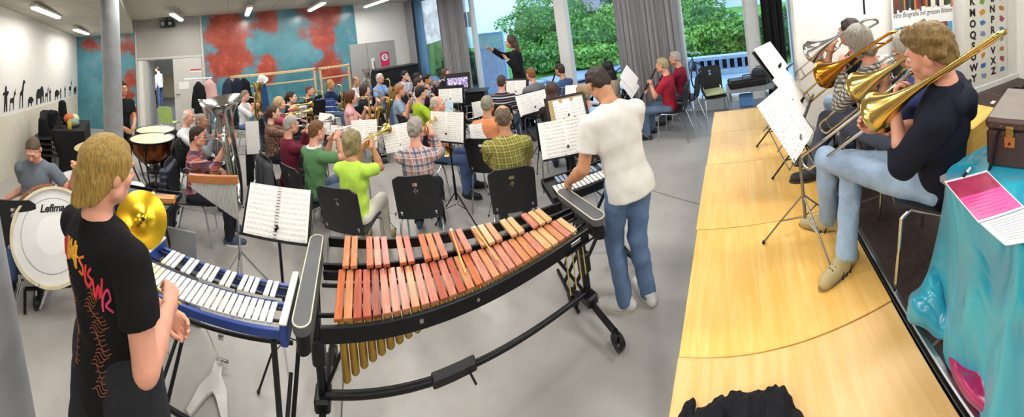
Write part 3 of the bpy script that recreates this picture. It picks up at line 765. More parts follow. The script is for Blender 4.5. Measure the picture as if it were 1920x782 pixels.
def person(label, loc, az, pose='sit', s=1.0, fem=False, fat=1.0, lean=4, twist=0, side=0, yaw=0, pitch=0, roll=0, hl=None, hr=None, el=None, er=None,
           kl=None, kr=None, al=None, ar=None, fl=None, fr=None, hdl=None, hdr=None, pnl=None, pnr=None, curl=(.55, .55), thumb=(.5, .5), legs='trousers', sleeve='short', loose=.012,
           top=None, bottom=None, shoe=None, hair='short', hcol='#4a3526', tone='fair', glasses=False, collar=None, hem=None, near=False, dist=5, zp=None, extra=None, wr=1.0, group=None, sock=None, kspread=.13, reach=.43, hsize=1.0, belly=0, beard=None):
    """a clothed figure. Targets (hl hands, kl knees, al ankles ...) are world points when given as Vectors, else local."""
    root = thing('person', label, 'person', loc, -az, group)
    Rw = Matrix.Translation(V(loc)) @ Matrix.Rotation(-az, 4, 'Z'); inv = Rw.inverted()
    def loc_(p, d=None):
        if p is None: return d
        if isinstance(p, V): q = inv @ p; return (q.x, q.y, q.z)
        return tuple(c*s for c in p)
    def ldir(p, d):
        if p is None: return d
        if isinstance(p, V): q = inv.to_3x3() @ p; return (q.x, q.y, q.z)
        return p
    g = Rig(); g.root = root; g.Rw = Rw; g.s = s
    zp = (zp if zp is not None else (.535 if pose == 'sit' else .95*s/s))*(1 if zp is not None else s)
    U = T(0, 0, zp) @ Euler((0, math.radians(side), 0)).to_matrix().to_4x4() @ Euler((-math.radians(lean), 0, math.radians(twist))).to_matrix().to_4x4() @ Matrix.Diagonal((s, s, s, 1))
    H = U @ T(0, .012, .585) @ Euler((-math.radians(pitch), math.radians(roll), math.radians(yaw))).to_matrix().to_4x4() @ T(0, .022, .115) @ Matrix.Diagonal((hsize, hsize, hsize, 1))
    g.U, g.H = U, H
    Ru = np.array((U.to_3x3().normalized())); Rh = np.array(H.to_3x3().normalized())
    sw = (.163 if fem else .185); cw = 1.0 if not fem else .9; hw = 1.0 if not fem else 1.06
    res = .011 if near else (.014 if dist < 4.5 else .018)
    ez = lambda c, r, k=.03: (mp(U, c), tuple(x*s for x in r), k, Ru)
    # arms
    L1, L2 = .285*s, .262*s
    SL, SR = mp(U, (-sw, 0, .432)), mp(U, (sw, 0, .432))
    dl = (-.16*s, .30*s, zp+.08*s) if pose == 'sit' else (-.26*s, .06*s, .80*s)
    hl_, hr_ = loc_(hl, dl), loc_(hr, (-dl[0], dl[1], dl[2]))
    EL, WL = ik(SL, hl_, L1, L2, ldir(el, (-.30, -.16, -1))); ER, WR = ik(SR, hr_, L1, L2, ldir(er, (.30, -.16, -1)))
    g.WL, g.WR = WL, WR
    # legs
    hip = [(-.088*s*hw, .01, zp-.02), (.088*s*hw, .01, zp-.02)]
    if pose == 'sit':
        kd = [(-kspread*s, .43*s, .50*s), (kspread*s, .43*s, .50*s)]; ad = [(-kspread*s*1.02, reach*s, .095*s), (kspread*s*1.02, reach*s, .095*s)]
    else:
        kd = [(-.095*s, .02*s, .50*s), (.095*s, .02*s, .50*s)]; ad = [(-.10*s, -.01*s, .09*s), (.10*s, -.01*s, .09*s)]
    K = [loc_(kl, kd[0]), loc_(kr, kd[1])]; A = [loc_(al, ad[0]), loc_(ar, ad[1])]
    FD = [V(ldir(fl, (-.12, 1, 0))), V(ldir(fr, (.12, 1, 0)))]
    # ---- body: one continuous surface (finer sub-grids at head and hands run on from it)
    b = SDF(); q = lambda c, r, k=.03, i=0: b.ell(mp(U, c), tuple(x*s+i for x in r), k, Ru)
    q((0, 0, 0), (.145*hw, .10, .10)); q((0, .005, .14), (.128, .095*fat, .13)); q((0, .005, .32), (.15*cw, .10, .16)); q((0, -.01, .42), (.12*cw, .075, .10))
    for sx in (-1, 1):
        b.cap(mp(U, (0, -.008, .462)), mp(U, (sx*sw*.86, -.005, .436)), .045*s, .046*s, .04); b.cap(mp(U, (0, -.02, .54)), mp(U, (sx*sw*.8, -.012, .455)), .035*s, .03*s, .03)
    b.cap(mp(U, (0, -.012, .46)), mp(H, (0, -.035, -.05)), .056*s*wr, .053*s*wr, .03)
    for S_, E_, W_ in ((SL, EL, WL), (SR, ER, WR)):
        b.cap(S_, E_, .047*s*wr, .039*s*wr, .025); b.cap(E_, E_.lerp(W_, .35), .039*s*wr, .040*s*wr, .012); b.cap(E_.lerp(W_, .35), W_, .040*s*wr, .0265*s, .012)
    for i in (0, 1):
        b.cap(hip[i], K[i], .075*s, .052*s, .03); kk, aa = V(K[i]), V(A[i])
        b.cap(kk, kk.lerp(aa, .3), .050*s, .052*s, .02); b.cap(kk.lerp(aa, .3), aa, .052*s, .034*s, .02)
        b.cap(aa, aa+FD[i].normalized()*.08*s-V((0, 0, .05*s)), .032*s, .028*s, .02)
    parts = [b.mesh(res)]
    h = SDF(); e = lambda c, r, k=.012, sub=False: h.ell(mp(H, c), tuple(x*s*hsize for x in r), k, Rh, sub)
    c_ = lambda a, b_, ra, rb, k=.008: h.cap(mp(H, a), mp(H, b_), ra*s*hsize, rb*s*hsize, k)
    e((0, -.014, .032), (.077, .096, .088)); e((0, .022, -.028), (.064, .076, .095), .02); e((0, .052, -.078), (.042, .042, .036), .025)
    c_((-.05, .01, -.06), (.05, .01, -.06), .03, .03, .02)
    h.cap(mp(U, (0, -.012, .49)), mp(H, (0, -.035, -.05)), .0555*s*wr, .053*s*wr, .02)
    for sx in (-1, 1):
        e((sx*.031, .107, .010), (.016, .015, .0095), .010, True)
        e((sx*.083, -.008, -.004), (.012, .021, .034), .006); e((sx*.042, .062, -.022), (.024, .024, .022), .02)
    c_((-.034, .088, .030), (.034, .088, .030), .012, .012, .012)
    c_((0, .098, .016), (0, .117, -.020), .0075, .0125, .010); c_((-.011, .104, -.026), (.011, .104, -.026), .0085, .0085, .006)
    e((0, .100, -.050), (.023, .011, .007), .004); e((0, .097, -.060), (.020, .011, .008), .004)
    hres = (.0058 if near else (.0085 if dist < 4.5 else .011))
    v, f_ = h.mesh(hres); parts.append((smooth_np(v, f_, 1, .4), f_))
    for side_, W_, E_, hd, pn, cu, th in ((-1, WL, EL, hdl, pnl, curl[0], thumb[0]), (1, WR, ER, hdr, pnr, curl[1], thumb[1])):
        fd = (V(W_)-V(E_)).normalized(); d = V(ldir(hd, fd)); pnn = V(ldir(pn, (-side_*.8, .2, -.5)))
        hs = hand_sdf(W_, d, pnn, cu, -side_, .05, s*(.93 if fem else 1), th)
        parts.append(hs.mesh(.0052 if near else .0072))
    sk = skin(tone)
    v, f_ = merged(parts); body = link('body', mesh_from('body', v, f_, True, [sk], 0), root)
    # ---- top
    if top is not None:
        t = SDF(); lo = loose
        q = lambda c, r, k=.04: t.ell(mp(U, c), tuple(x*s+lo for x in r), k, Ru)
        q((0, 0, -.01), (.150*hw, .105*(1+(fat-1)*.6), .11)); q((0, .01+.03*belly, .13), (.142*(1+(fat-1)*.5), .102*fat+.03*belly, .14)); q((0, .008, .31), (.160*cw, .112, .17)); q((0, -.012, .42), (.135*cw, .086, .10))
        if (hem if hem is not None else (-.075 if pose == 'sit' else -.09)) < -.076: q((0, .0, -.06), (.150*hw, .106*(1+(fat-1)*.6), .17)); q((0, .0, -.14), (.150*hw, .106, .15))
        if fem:
            for sx in (-1, 1): q((sx*.065, .07, .30), (.062, .055, .06), .03)
        for sx in (-1, 1):
            t.cap(mp(U, (0, -.008, .458)), mp(U, (sx*sw*.86, -.006, .434)), .048*s+lo*.7, .049*s+lo*.7, .04); t.cap(mp(U, (0, -.02, .515)), mp(U, (sx*sw*.82, -.012, .452)), .034*s+lo*.5, .030*s+lo*.6, .03)
        t.cap(mp(U, (0, -.012, .44)), mp(U, (0, -.006, .515)), .075*s, .064*s, .03, flat=1)
        sfr = {'short': .62, 'long': 1, 'none': .12, 'elbow': .95, 'rolled': 1}[sleeve]
        for S_, E_, W_ in ((SL, EL, WL), (SR, ER, WR)):
            S_ = V(S_)
            if sfr < 1: t.cap(S_, S_.lerp(E_, sfr), .057*s+lo*.6, .053*s+lo*.9, .03, flat=1)
            else:
                t.cap(S_, E_, .056*s+lo*.6, .049*s+lo*.7, .03)
                fr_ = .93 if sleeve == 'long' else .28
                t.cap(E_, V(E_).lerp(W_, fr_), .049*s+lo*.7, (.034*s+lo*.8) if sleeve == 'long' else .05*s+lo*.5, .012, flat=1)
        hz = (hem if hem is not None else (-.075 if pose == 'sit' else -.09))
        t.cut(mp(U, (0, 0, hz)), Ru @ np.array((0, 0, -1)), .006)
        nsc = 1.0
        t.noise((.0034 if near else .0024)*nsc, (27, 23, 30), loc[0]*7); t.noise((.0024 if near else .0016)*nsc, (58, 50, 41), loc[1]*5)
        sdf_obj(t, 'top', top, root, res*.9)
        if collar is not None:
            m = MB(U @ T(0, -.010, .522, .28)); m.tube([(.078*math.cos(a*PI/9), .074*math.sin(a*PI/9)*(1), .012*math.sin(a*PI/9)*-1) for a in range(18)], .020, 8, closed=True); m.build('collar', collar, root)
    # ---- legs
    if bottom is not None:
        big = 1.16 if legs == 'shorts' else 1
        t = SDF(); t.ell(mp(U, (0, 0, -.0)), (.150*s*hw*big, .112*s*big, .105*s*big), .03, Ru)
        for i in (0, 1):
            kk, aa, hh = V(K[i]), V(A[i]), V(hip[i])
            if legs == 'shorts': t.cap(hh+V((0, 0, .03)), hh.lerp(kk, .82)+V((hh.x*.25, 0, 0)), .122*s, .142*s, .03, flat=1)
            else:
                t.cap(hh, kk, .090*s, .067*s, .03); t.cap(kk, kk.lerp(aa, .35), .066*s, .064*s, .02)
                end = aa+(aa-kk).normalized()*(.035*s)
                t.cap(kk.lerp(aa, .35), end, .064*s, (.058 if legs == 'trousers' else .047)*s, .02, flat=1)
        if pose == 'stand': t.cut((0, 0, zp+.12*s), (0, 0, 1))
        t.noise(.0038, (24, 29, 36), loc[0]*3+1); t.noise(.0024, (57, 51, 66), loc[1])
        sdf_obj(t, 'shorts' if legs == 'shorts' else 'trousers', bottom, root, res)
    if shoe is not None:
        for i in (0, 1):
            aa = V(A[i]); d = FD[i].normalized(); d = V((d.x, d.y, d.z)); sd = V((-d.y, d.x, 0)).normalized(); up = d.cross(sd)*-1
            if up.z < 0: up = -up
            base = aa-up*.058*s
            t = SDF(); t.cap(base-d*.05*s+up*.008, base+d*.04*s+up*.012, .036*s, .041*s, .01); t.cap(base+d*.04*s+up*.008, base+d*.165*s, .044*s, .036*s, .02)
            t.cap(aa-d*.022*s-up*.01, base+d*.06*s+up*.03*s, .042*s, .036*s, .02); t.cap(aa-d*.01*s, aa-d*.01*s+up*.012*s, .047*s, .047*s, .008, flat=1)
            t.cut(base-up*.036*s, -up, .004)
            ob = sdf_obj(t, 'shoe', shoe[0], root, .008 if near else .012)
            if near:
                m = MB()
                for q_ in range(4):
                    c0_ = base+d*(.075+.022*q_)*s+up*(.050-.0055*q_)*s; sd2 = d.cross(up).normalized()
                    m.tube([c0_-sd2*.026*s-up*.012*s, c0_-sd2*.012*s, c0_+sd2*.012*s, c0_+sd2*.026*s-up*.012*s], .0035*s, 5)
                m.build('laces', shoe[1] if len(shoe) < 3 else shoe[2], ob)
                if len(shoe) > 2:
                    m = MB()
                    for sg in (-1, 1):
                        for q_ in range(3): c0_ = base+d*(.015+.028*q_)*s+sd2*sg*.0425*s-up*.004*s; m.tube([c0_-up*.018*s+d*.01*s, c0_+up*.022*s-d*.006*s-sd2*sg*.004*s], .006*s, 5)
                        m.build('side_stripe', shoe[2], ob); m = MB()
            m = MB(frame(base-up*.036*s+d*.058*s, d, up))
            pr = [(.155*math.cos(a*PI/10)*(1 if math.cos(a*PI/10) > 0 else .78), (.047 if math.cos(a*PI/10) > -.2 else .04)*math.sin(a*PI/10)) for a in range(20)]
            m.prism([(x*s, y*s) for x, y in pr], -.004*s, .018*s); m.build('sole', shoe[1], ob)
    # ---- head details
    hm = hair_mat(hcol)
    if hair not in ('bald', 'none'):
        t = SDF(); th = {'short': .0065, 'crop': .003, 'balding': .005, 'bowl': .020, 'curly': .014, 'bob': .020, 'long': .016, 'ponytail': .012, 'mid': .017, 'fringe': .018, 'wavy': .024, 'layered': .019}[hair]
        E_ = lambda c, r, k=.02, sub=False: t.ell(mp(H, c), tuple(x*s*hsize for x in r), k, Rh, sub)
        C_ = lambda a, b_, ra, rb, k=.02: t.cap(mp(H, a), mp(H, b_), ra*s*hsize, rb*s*hsize, k)
        E_((0, -.014, .034), (.077+th, .096+th, .088+th))
        def HC_(o, n, k=.006): t.cut(mp(H, o), Rh @ np.array(n, float), k)
        if hair in ('short', 'crop', 'balding', 'curly', 'fringe'):
            E_((0, -.055, -.015), (.064+th*.7, .052+th*.6, .07))
            if hair == 'short': E_((.004, .004, .062), (.070, .088, .066), .03)
            t.nz2.append((.0035 if hair != 'crop' else .002, 75, loc[0]*3))
            HC_((0, -.005, -.002 if hair != 'curly' else .004), (0, .72, -.70), .008)
            if hair == 'curly': E_((0, .03, .075), (.078, .085, .062), .03)
            if hair == 'balding': E_((0, .035, .105), (.066, .105, .062), .01, True)
            if hair == 'fringe': pass
        elif hair == 'layered':      # chin length, tucked behind the ear
            E_((0, -.045, -.02), (.086, .074, .085)); C_((0, -.07, -.02), (0, -.082, -.105), .062, .050); C_((-.05, -.06, -.03), (-.05, -.065, -.10), .04, .034); C_((.05, -.06, -.03), (.05, -.065, -.10), .04, .034)
            for sx in (-1, 1): C_((sx*.066, .03, .05), (sx*.076, .018, .0), .026, .018)
            HC_((0, .060, .045), (0, .93, -.36), .008); HC_((0, -.0, -.032), (0, .62, -.78), .01)
        elif hair == 'mid':
            E_((0, -.045, -.03), (.080, .066, .085)); HC_((0, .03, .03), (0, .93, -.37), .008)
        else:
            zb = {'bowl': -.115, 'bob': -.12, 'long': -.30, 'ponytail': -.10, 'wavy': -.11}[hair]
            E_((0, -.040, -.03), (.084 if hair != 'ponytail' else .07, .070, .085))
            if hair in ('bowl', 'bob', 'long', 'wavy'):
                for sx in (-1, 1): C_((sx*.068, -.005, .02), (sx*.066, -.02, max(zb, -.13)+.03), .030, .026)
                C_((0, -.06, 0), (0, -.075, max(zb, -.14)+.03), .055, .048)
            if hair == 'long':
                C_((-.05, -.075, -.08), (-.055, -.095, -.27), .042, .03); C_((.05, -.075, -.08), (.055, -.095, -.27), .042, .03); C_((0, -.08, -.08), (0, -.105, -.28), .05, .034)
            if hair == 'ponytail': C_((0, -.10, .02), (0, -.135, -.02), .026, .03); C_((0, -.135, -.02), (0, -.12, -.17), .03, .014)
            if hair in ('bob', 'long', 'wavy'): HC_((0, .058, .05), (0, .985, -.17), .008); E_((0, .085, -.035), (.058, .06, .085), .012, True)
            else: HC_((0, .052, .055), (0, .90, -.45), .008)
        if hair == 'curly': t.noise(.0075, (82, 75, 70), 1.3); t.noise(.005, (130, 122, 110), .3)
        elif hair == 'wavy': t.noise(.007, (60, 55, 45), 1.1); t.noise(.004, (110, 95, 60), .3)
        elif hair == 'layered': t.noise(.0035, (95, 90, 20), .4); t.noise(.003, (170, 160, 30), .9)
        elif hair not in ('crop',): t.noise(.0022, (120, 120, 22), loc[0]); t.noise(.002, (60, 55, 16), loc[1])
        sdf_obj(t, 'hair', hm, root, (.0065 if near else (.0095 if dist < 4.5 else .0125)), 1)
    hs_ = s*hsize
    for sx in (-1, 1):
        m = MB(H @ T(sx*.031, .0815, .010)); m.ball((0, 0, 0), .0125, 12); m.cur = 1; m.ball((0, .0062, -.001), .0078, 10); m.build('eye', [EYEW, EYED], root)
        m = MB(H); m.tube([(sx*.016, .101, .029), (sx*.032, .099, .034), (sx*.048, .088, .030)], [.0035, .0045, .0025], 6); m.build('eyebrow', hm if hcol > '#a' and False else hm, root)
    m = MB(H); m.ball((0, .1045, -.0495), (.021, .0065, .0045), 10); m.ball((0, .1015, -.0585), (.018, .007, .0055), 10); m.build('lips', LIP, root)
    if glasses:
        m = MB(H)
        for sx in (-1, 1):
            m.tube([(sx*.032+.021*math.cos(a*PI/7), .108-.004*abs(math.cos(a*PI/7)), .008+.017*math.sin(a*PI/7)) for a in range(14)], .0018, 5, closed=True)
            m.tube([(sx*.053, .104, .012), (sx*.079, .07, .014), (sx*.084, 0, .012)], .0018, 5)
        m.tube([(-.011, .11, .01), (0, .113, .013), (.011, .11, .01)], .0018, 5); m.build('glasses', GLS, root)
    if beard:
        t = SDF(); t.ell(mp(H, (0, .050, -.082)), (.046*hs_, .047*hs_, .042*hs_), .02, Rh); t.ell(mp(H, (0, .098, -.054)), (.024*hs_, .016*hs_, .014*hs_), .01, Rh, True)
        t.cut(mp(H, (0, .0, -.052)), Rh @ np.array((0, .1, 1.))); sdf_obj(t, 'beard', hair_mat(beard), root, .007)
    g.mouth = H @ V((0, .108, -.054)); g.head = H
    g.w = lambda p: Rw @ V(p)
    return g
# ================================================================== furniture and instruments (prototypes and builders)
BRASS = M('lacquered_brass', '#dcc272', .2, 1, var=.06); DBRASS = M('dark_gold_brass', '#b9802e', .2, 1, var=.08); SILVER = M('silver_plate', '#cfcfcd', .16, 1, var=.05)
GOLDP = M('matt_gold_metal', '#b9963f', .38, .9, var=.08); STEEL = M('dull_steel', '#8f9294', .35, 1, var=.08)
def paper_mat(name, base='#efeeea', line='#44444a', n=9, w=.2, h=.29, dens=.4, margin=.012):
    """music print: staves of five lines with blobs of notes; object X across, Y up the page"""
    t = NT(name); s = t.xyz(t.coord()); per = h/n
    fy = t.math('FRACT', t.math('DIVIDE', t.math('ADD', s[1], 10*per), per))
    l5 = t.math('FRACT', t.math('MULTIPLY', t.math('SUBTRACT', fy, .3), 10.0))
    on = t.math('MULTIPLY', t.math('LESS_THAN', l5, .16), t.math('MULTIPLY', t.math('GREATER_THAN', fy, .3), t.math('LESS_THAN', fy, .72)))
    nn = t.noise(t.coord(scale=(1, .75, 1)), 115, 1); nb = t.math('MULTIPLY', t.math('GREATER_THAN', nn, .56), t.math('MULTIPLY', t.math('GREATER_THAN', fy, .22), t.math('LESS_THAN', fy, .8)))
    m = t.math('MAXIMUM', t.math('MULTIPLY', on, .68), t.math('MULTIPLY', nb, dens))
    fx = t.math('ABSOLUTE', s[0]); e = t.math('MULTIPLY', t.math('LESS_THAN', fx, w-margin), t.math('GREATER_THAN', fx, margin))
    m = t.math('MULTIPLY', m, e)
    return t.fin(t.mix(m, base, line), .75)
PAPER_D = paper_mat('music_print_double', w=.215); PAPER_T = paper_mat('music_print_dense', n=12, w=.215, dens=.45); PAPER_B = paper_mat('music_print_booklet', n=10, h=.315, w=.225, dens=.25)
PLAINP = M('plain_paper', '#eceae6', .8, var=.015); BLUEP = M('pale_blue_folder', '#a9d0e0', .6); TANP = M('tan_folder', '#b79a6a', .7)
VIOL = None
# ---- chair
def make_chair(name, label, cat, shellmat, legmat):
    t = thing(name, label, cat)
    def seat(u, v):
        x = -.205+.41*u; y = -.20+.42*v
        return (x*(1-.06*v), y, .452+.012*(2*u-1)**2-.02*max(0, v-.75)**2*16+.012*max(0, .2-v)*5)
    MB().sheet(seat, 8, 10, .012).build('seat', shellmat, t)
    def back(u, v):
        a = (2*u-1); tz = .47+.43*v; rnd = 1-.10*max(0, v-.82)*5*(.4) - .05*(1-v)
        return (.212*a*rnd, -.205-.085*v-.022*(1-a*a)+.0, tz-(.040*max(0, abs(a)-.72)/.28 if v > .9 else 0)*(v-.9)*10)
    def hole(i, j):
        u, v = (i+.5)/27, (j+.5)/25
        return any(((u-.5)/.055)**2+((v-c)/.045)**2 < 1 for c in (.66, .80))
    MB().sheet(back, 27, 25, .011, hole=hole).build('backrest', shellmat, t)
    for sx in (-1, 1):
        MB().tube([(sx*.17, .14, .435), (sx*.20, .18, .40), (sx*.215, .23, .0)], .0105, 8).build('leg', legmat, t)
        MB().tube([(sx*.17, -.10, .435), (sx*.20, -.15, .40), (sx*.215, -.27, .0)], .0105, 8).build('leg', legmat, t)
    m = MB()
    for sx in (-1, 1): m.tube([(sx*.17, .14, .435), (sx*.172, 0, .437), (sx*.17, -.10, .435), (sx*.165, -.19, .46), (sx*.16, -.235, .54)], .0105, 8)
    m.rod((-.17, .1, .433), (.17, .1, .433), .009); m.rod((-.17, -.08, .433), (.17, -.08, .433), .009); m.build('frame', legmat, t)
    return t
SHELL = M('black_chair_shell', '#17171a', .42, var=.15, sc=5)
CHAIR0 = make_chair('stacking_chair', 'black chair', 'chair', SHELL, chrome); CH_USED = [False]
BLUESH = M('blue_chair_shell', '#2c4c86', .5)
def chair(x, y, az, label, z=0, back=.0, group='black shell chairs of the players'):
    loc = (x-math.sin(az)*back, y-math.cos(az)*back, z)
    if not CH_USED[0]:
        CH_USED[0] = True; CHAIR0.location = loc; CHAIR0.rotation_euler = (0, 0, -az); tag(CHAIR0, label, 'chair', group); return CHAIR0
    return dup(CHAIR0, loc, -az, label, group)
# ---- music stands
def stand_geo(name, label, ztop, tilt, kind, droll=0):
    """desk faces -Y (towards the player); origin on the floor; ztop height of the desk's foot edge"""
    t = thing(name, label, 'music stand')
    ca, sa = math.cos(tilt), math.sin(tilt)
    D = T(0, .02, ztop, -tilt) @ T(0, 0, .16) @ Matrix.Rotation(droll, 4, 'Y') @ T(0, 0, -.16)         # desk frame: X across, Z up the desk, -Y front
    if kind == 'solid':
        m = MB(D); m.box((0, .006, .16), (.50, .006, .32), .003); m.build('desk', black_metal, t)
        m = MB(D); m.box((0, -.025, .002), (.50, .06, .006), .002); m.box((0, -.053, .008), (.50, .004, .016)); m.build('lip', black_metal, t)
        MB().tube([(0, .02, ztop+.10), (0, .07, ztop+.04), (0, .07, .45)], .011, 8).build('pole', black_metal, t); MB().rod((0, .07, .5), (0, .07, .22), .015).build('lower_tube', black_metal, t)
        MB().rod((-.02, .05, ztop+.06), (.05, .05, ztop+.06), .018).build('clamp', black_metal, t)
        y0 = .07
        mat = black_metal
    else:
        m = MB(D)
        for z in (.0, .11, .24): m.rod((-.24, .004, z), (.24, .004, z), .0035, 6)
        for x in (-.24, -.12, .12, .24): m.rod((x, .004, 0), (x*.8, .004, .24), .003, 6)
        m.rod((0, .004, 0), (0, .004, .3), .005, 6); m.tube([(-.2, .004, 0), (-.2, -.03, .0), (-.2, -.03, .03)], .003, 6); m.tube([(.2, .004, 0), (.2, -.03, .0), (.2, -.03, .03)], .003, 6)
        m.build('desk', chrome if kind == 'wire' else STEEL, t)
        MB().rod((0, .03, ztop+.08), (0, .05, .5), .007).build('pole', chrome if kind == 'wire' else STEEL, t); MB().rod((0, .05, .52), (0, .05, .16), .011).build('lower_tube', chrome if kind == 'wire' else STEEL, t)
        y0 = .05; mat = chrome if kind == 'wire' else STEEL
    for k in range(3):
        a = PI/2+k*2*PI/3+.3; c, s_ = math.cos(a), math.sin(a)
        l = MB(); l.tube([(c*.012, y0+s_*.012, .30), (c*.16, y0+s_*.16, .14), (c*.27, y0+s_*.27, .012)], .0075 if kind == 'solid' else .0055, 6); l.rod((c*.012, y0+s_*.012, .17), (c*.15, y0+s_*.15, .15), .004, 5)
        lo = l.build('leg', mat, t); MB().ball((c*.27, y0+s_*.27, .012), .012, 8).build('rubber_foot', black_pl, lo)
    return t, D
def sheet_thing(label, w, h, mat, fold=True, group='sheet music on the stands', name='sheet_music', spiral=False, thick=.003, extra=None):
    t = thing(name, label, 'sheet music', group=group)
    def fn(u, v):
        x = (u-.5)*w; a = abs(2*u-1)
        return (x, (v)*h, (.014*math.sin(min(1, a*1.6)*PI)*.6 if fold else .004*math.sin(v*3)))
    MB().sheet(fn, 16, 4, thick).build('pages', mat, t)
    if spiral:
        m = MB()
        for k in range(17): m.tube([(.012*math.cos(a), (k+.7)*h/17.4, .004+.012*math.sin(a)) for a in [q*PI/3 for q in range(6)]], .0022, 5, closed=True)
        m.build('spiral_binding', black_pl, t)
    return t
PAPERS = {'d': PAPER_D, 't': PAPER_T, 'b': PAPER_B, 'p': PLAINP}
def stand_with(pc, face, label, slabel, w=.43, h=.30, tilt=22, roll=0, kind='solid', mat='d', z0=0, fold=True, deskw=None, spiral=False, sz=None, name='music_stand', more=(), droll=0):
    """pc world centre of the sheet, face azimuth the sheet looks to"""
    tl = math.radians(tilt); hh = h/2
    # desk frame origin such that the sheet's middle lands on pc
    n = V((math.sin(face), math.cos(face), 0))
    zt = pc.z-z0-hh*math.cos(tl)-.0; off = hh*math.sin(tl)
    t, D = stand_geo(name, label, zt, tl, kind, math.radians(droll))
    # stand's -Y is its front: rotate so -Y points along n
    rz = math.atan2(n.x, -n.y)
    base = V((pc.x, pc.y, z0))+n*(off+.02)
    t.location = base; t.rotation_euler = (0, 0, rz)
    s = sheet_thing(slabel, w, h, PAPERS[mat] if isinstance(mat, str) else mat, fold, spiral=spiral)
    R = T(*base, 0, 0, rz) @ D @ T(0, -.012, .004, PI/2, 0, math.radians(roll)*0) @ T(0, 0, 0, 0, 0, math.radians(roll))
    s.matrix_world = R
    for (lab, w2, h2, m2, dx, dy, rl) in more:
        s2 = sheet_thing(lab, w2, h2, PAPERS[m2] if isinstance(m2, str) else m2, False)
        s2.matrix_world = R @ T(dx, dy, .006, 0, 0, math.radians(rl))
    return t
# ---- brass and woodwind; local frame: mouthpiece at origin, +Y away from the player, X player's right
def put(t, g, M_): t.matrix_world = g.Rw.to_3x3().to_4x4() @ M_ if False else M_
def arc(c, r, a0, a1, ax, ay, n=10): return [V(c)+V(ax)*r*math.cos(a0+(a1-a0)*i/n)+V(ay)*r*math.sin(a0+(a1-a0)*i/n) for i in range(n+1)]
def flare(r0, r1, L, n=12, p=3.2): return [(r0+(r1-r0)*(i/n)**p*(.82+.18*(i/n)), L*i/n) for i in range(n+1)]
def bell_mesh(prof, mat, parent, M_, name='bell', n=24, rim=.003):
    m = MB(M_); k = len(prof)
    inner = [(max(.002, r-.0025), z) for r, z in prof]
    m.lathe(prof+[(prof[-1][0]+rim, prof[-1][1]), (prof[-1][0]+rim*.5, prof[-1][1]+rim)]+inner[::-1], n, caps=False)
    return m.build(name, mat, parent, ang=1.2)
def trumpet(label, met, group):
    t = thing('trumpet', label, 'trumpet', group=group)
    MB(frame((0, 0, 0), (1, 0, 0), (0, 1, 0))).lathe([(.013, 0), (.013, .006), (.007, .03), (.0055, .085)], 14).build('mouthpiece', SILVER, t)
    m = MB(); m.tube([(0, .08, 0), (0, .36, 0)]+arc((0, .36, -.04), .04, PI/2, -PI/2, (0, 1, 0), (0, 0, 1))+[(0, .2, -.08)], .0065, 8)
    m.tube([(0, .24, -.07), (.035, .24, -.075), (.04, .2, -.07)]+arc((.045, .12, -.04), .04, -PI/2, -3*PI/2, (0, 1, 0), (0, 0, 1))+[(.045, .2, 0)], [.0065]*14+[.007], 8); m.build('tubing', met, t)
    bell_mesh(flare(.007, .062, .32), met, t, frame((.045, .19, 0), (1, 0, 0), (0, 1, 0)))
    for k in range(3):
        v = MB(T(.018, .185+.027*k, -.04)); v.lathe([(.0125, -.07), (.0125, .045), (.009, .05), (.004, .055), (.004, .075), (.009, .076), (.009, .079)], 12); v.build('valve', met, t)
    return t
def flute(label, group):
    t = thing('flute', label, 'flute', group=group)
    MB(frame((-.10, .01, -.006), (0, 0, 1), (1, -.08, -.13))).lathe([(.0095, 0), (.0095, .66)], 12).build('tube', SILVER, t)
    m = MB(frame((-.10, .01, -.006), (0, 0, 1), (1, -.08, -.13)))
    for k in range(9): m.lathe([(.008, 0), (.008, .006)], 10, frame((.011, 0, .24+.04*k), (0, 1, 0), (1, 0, 0)))
    m.rod((.017, 0, .22), (.017, 0, .60), .0025, 5)
    m.build('keys', SILVER, t)
    MB(frame((-.10, .01, -.006), (0, 0, 1), (1, -.08, -.13))).box((.009, 0, .1), (.006, .018, .03), .004).build('lip_plate', SILVER, t)
    return t
WOODB = M('black_grenadilla', '#151214', .3, var=.2)
def clarinet(label, group, d=(0, .55, -.83)):
    t = thing('clarinet', label, 'clarinet', group=group); A = frame((0, 0, 0), (1, 0, 0), d)
    MB(A).lathe([(.006, -.01), (.009, .01), (.013, .08)], 12).build('mouthpiece', black_pl, t)
    MB(A).lathe([(.0135, .08), (.0155, .1), (.0135, .12), (.0135, .32), (.0165, .325), (.0165, .34), (.014, .345), (.015, .56)], 14).build('body', WOODB, t)
    bell_mesh(flare(.016, .038, .10, p=2), WOODB, t, A @ T(0, 0, .56), n=18)
    m = MB(A)
    for k in range(8): m.lathe([(.0085, 0), (.0085, .005)], 10, frame((.0, .016, .15+.048*k), (1, 0, 0), (0, 1, 0))); 
    m.rod((.014, .006, .14), (.014, .006, .52), .0025, 5); m.rod((-.014, .006, .2), (-.014, .006, .54), .0025, 5); m.build('keys', SILVER, t)
    return t
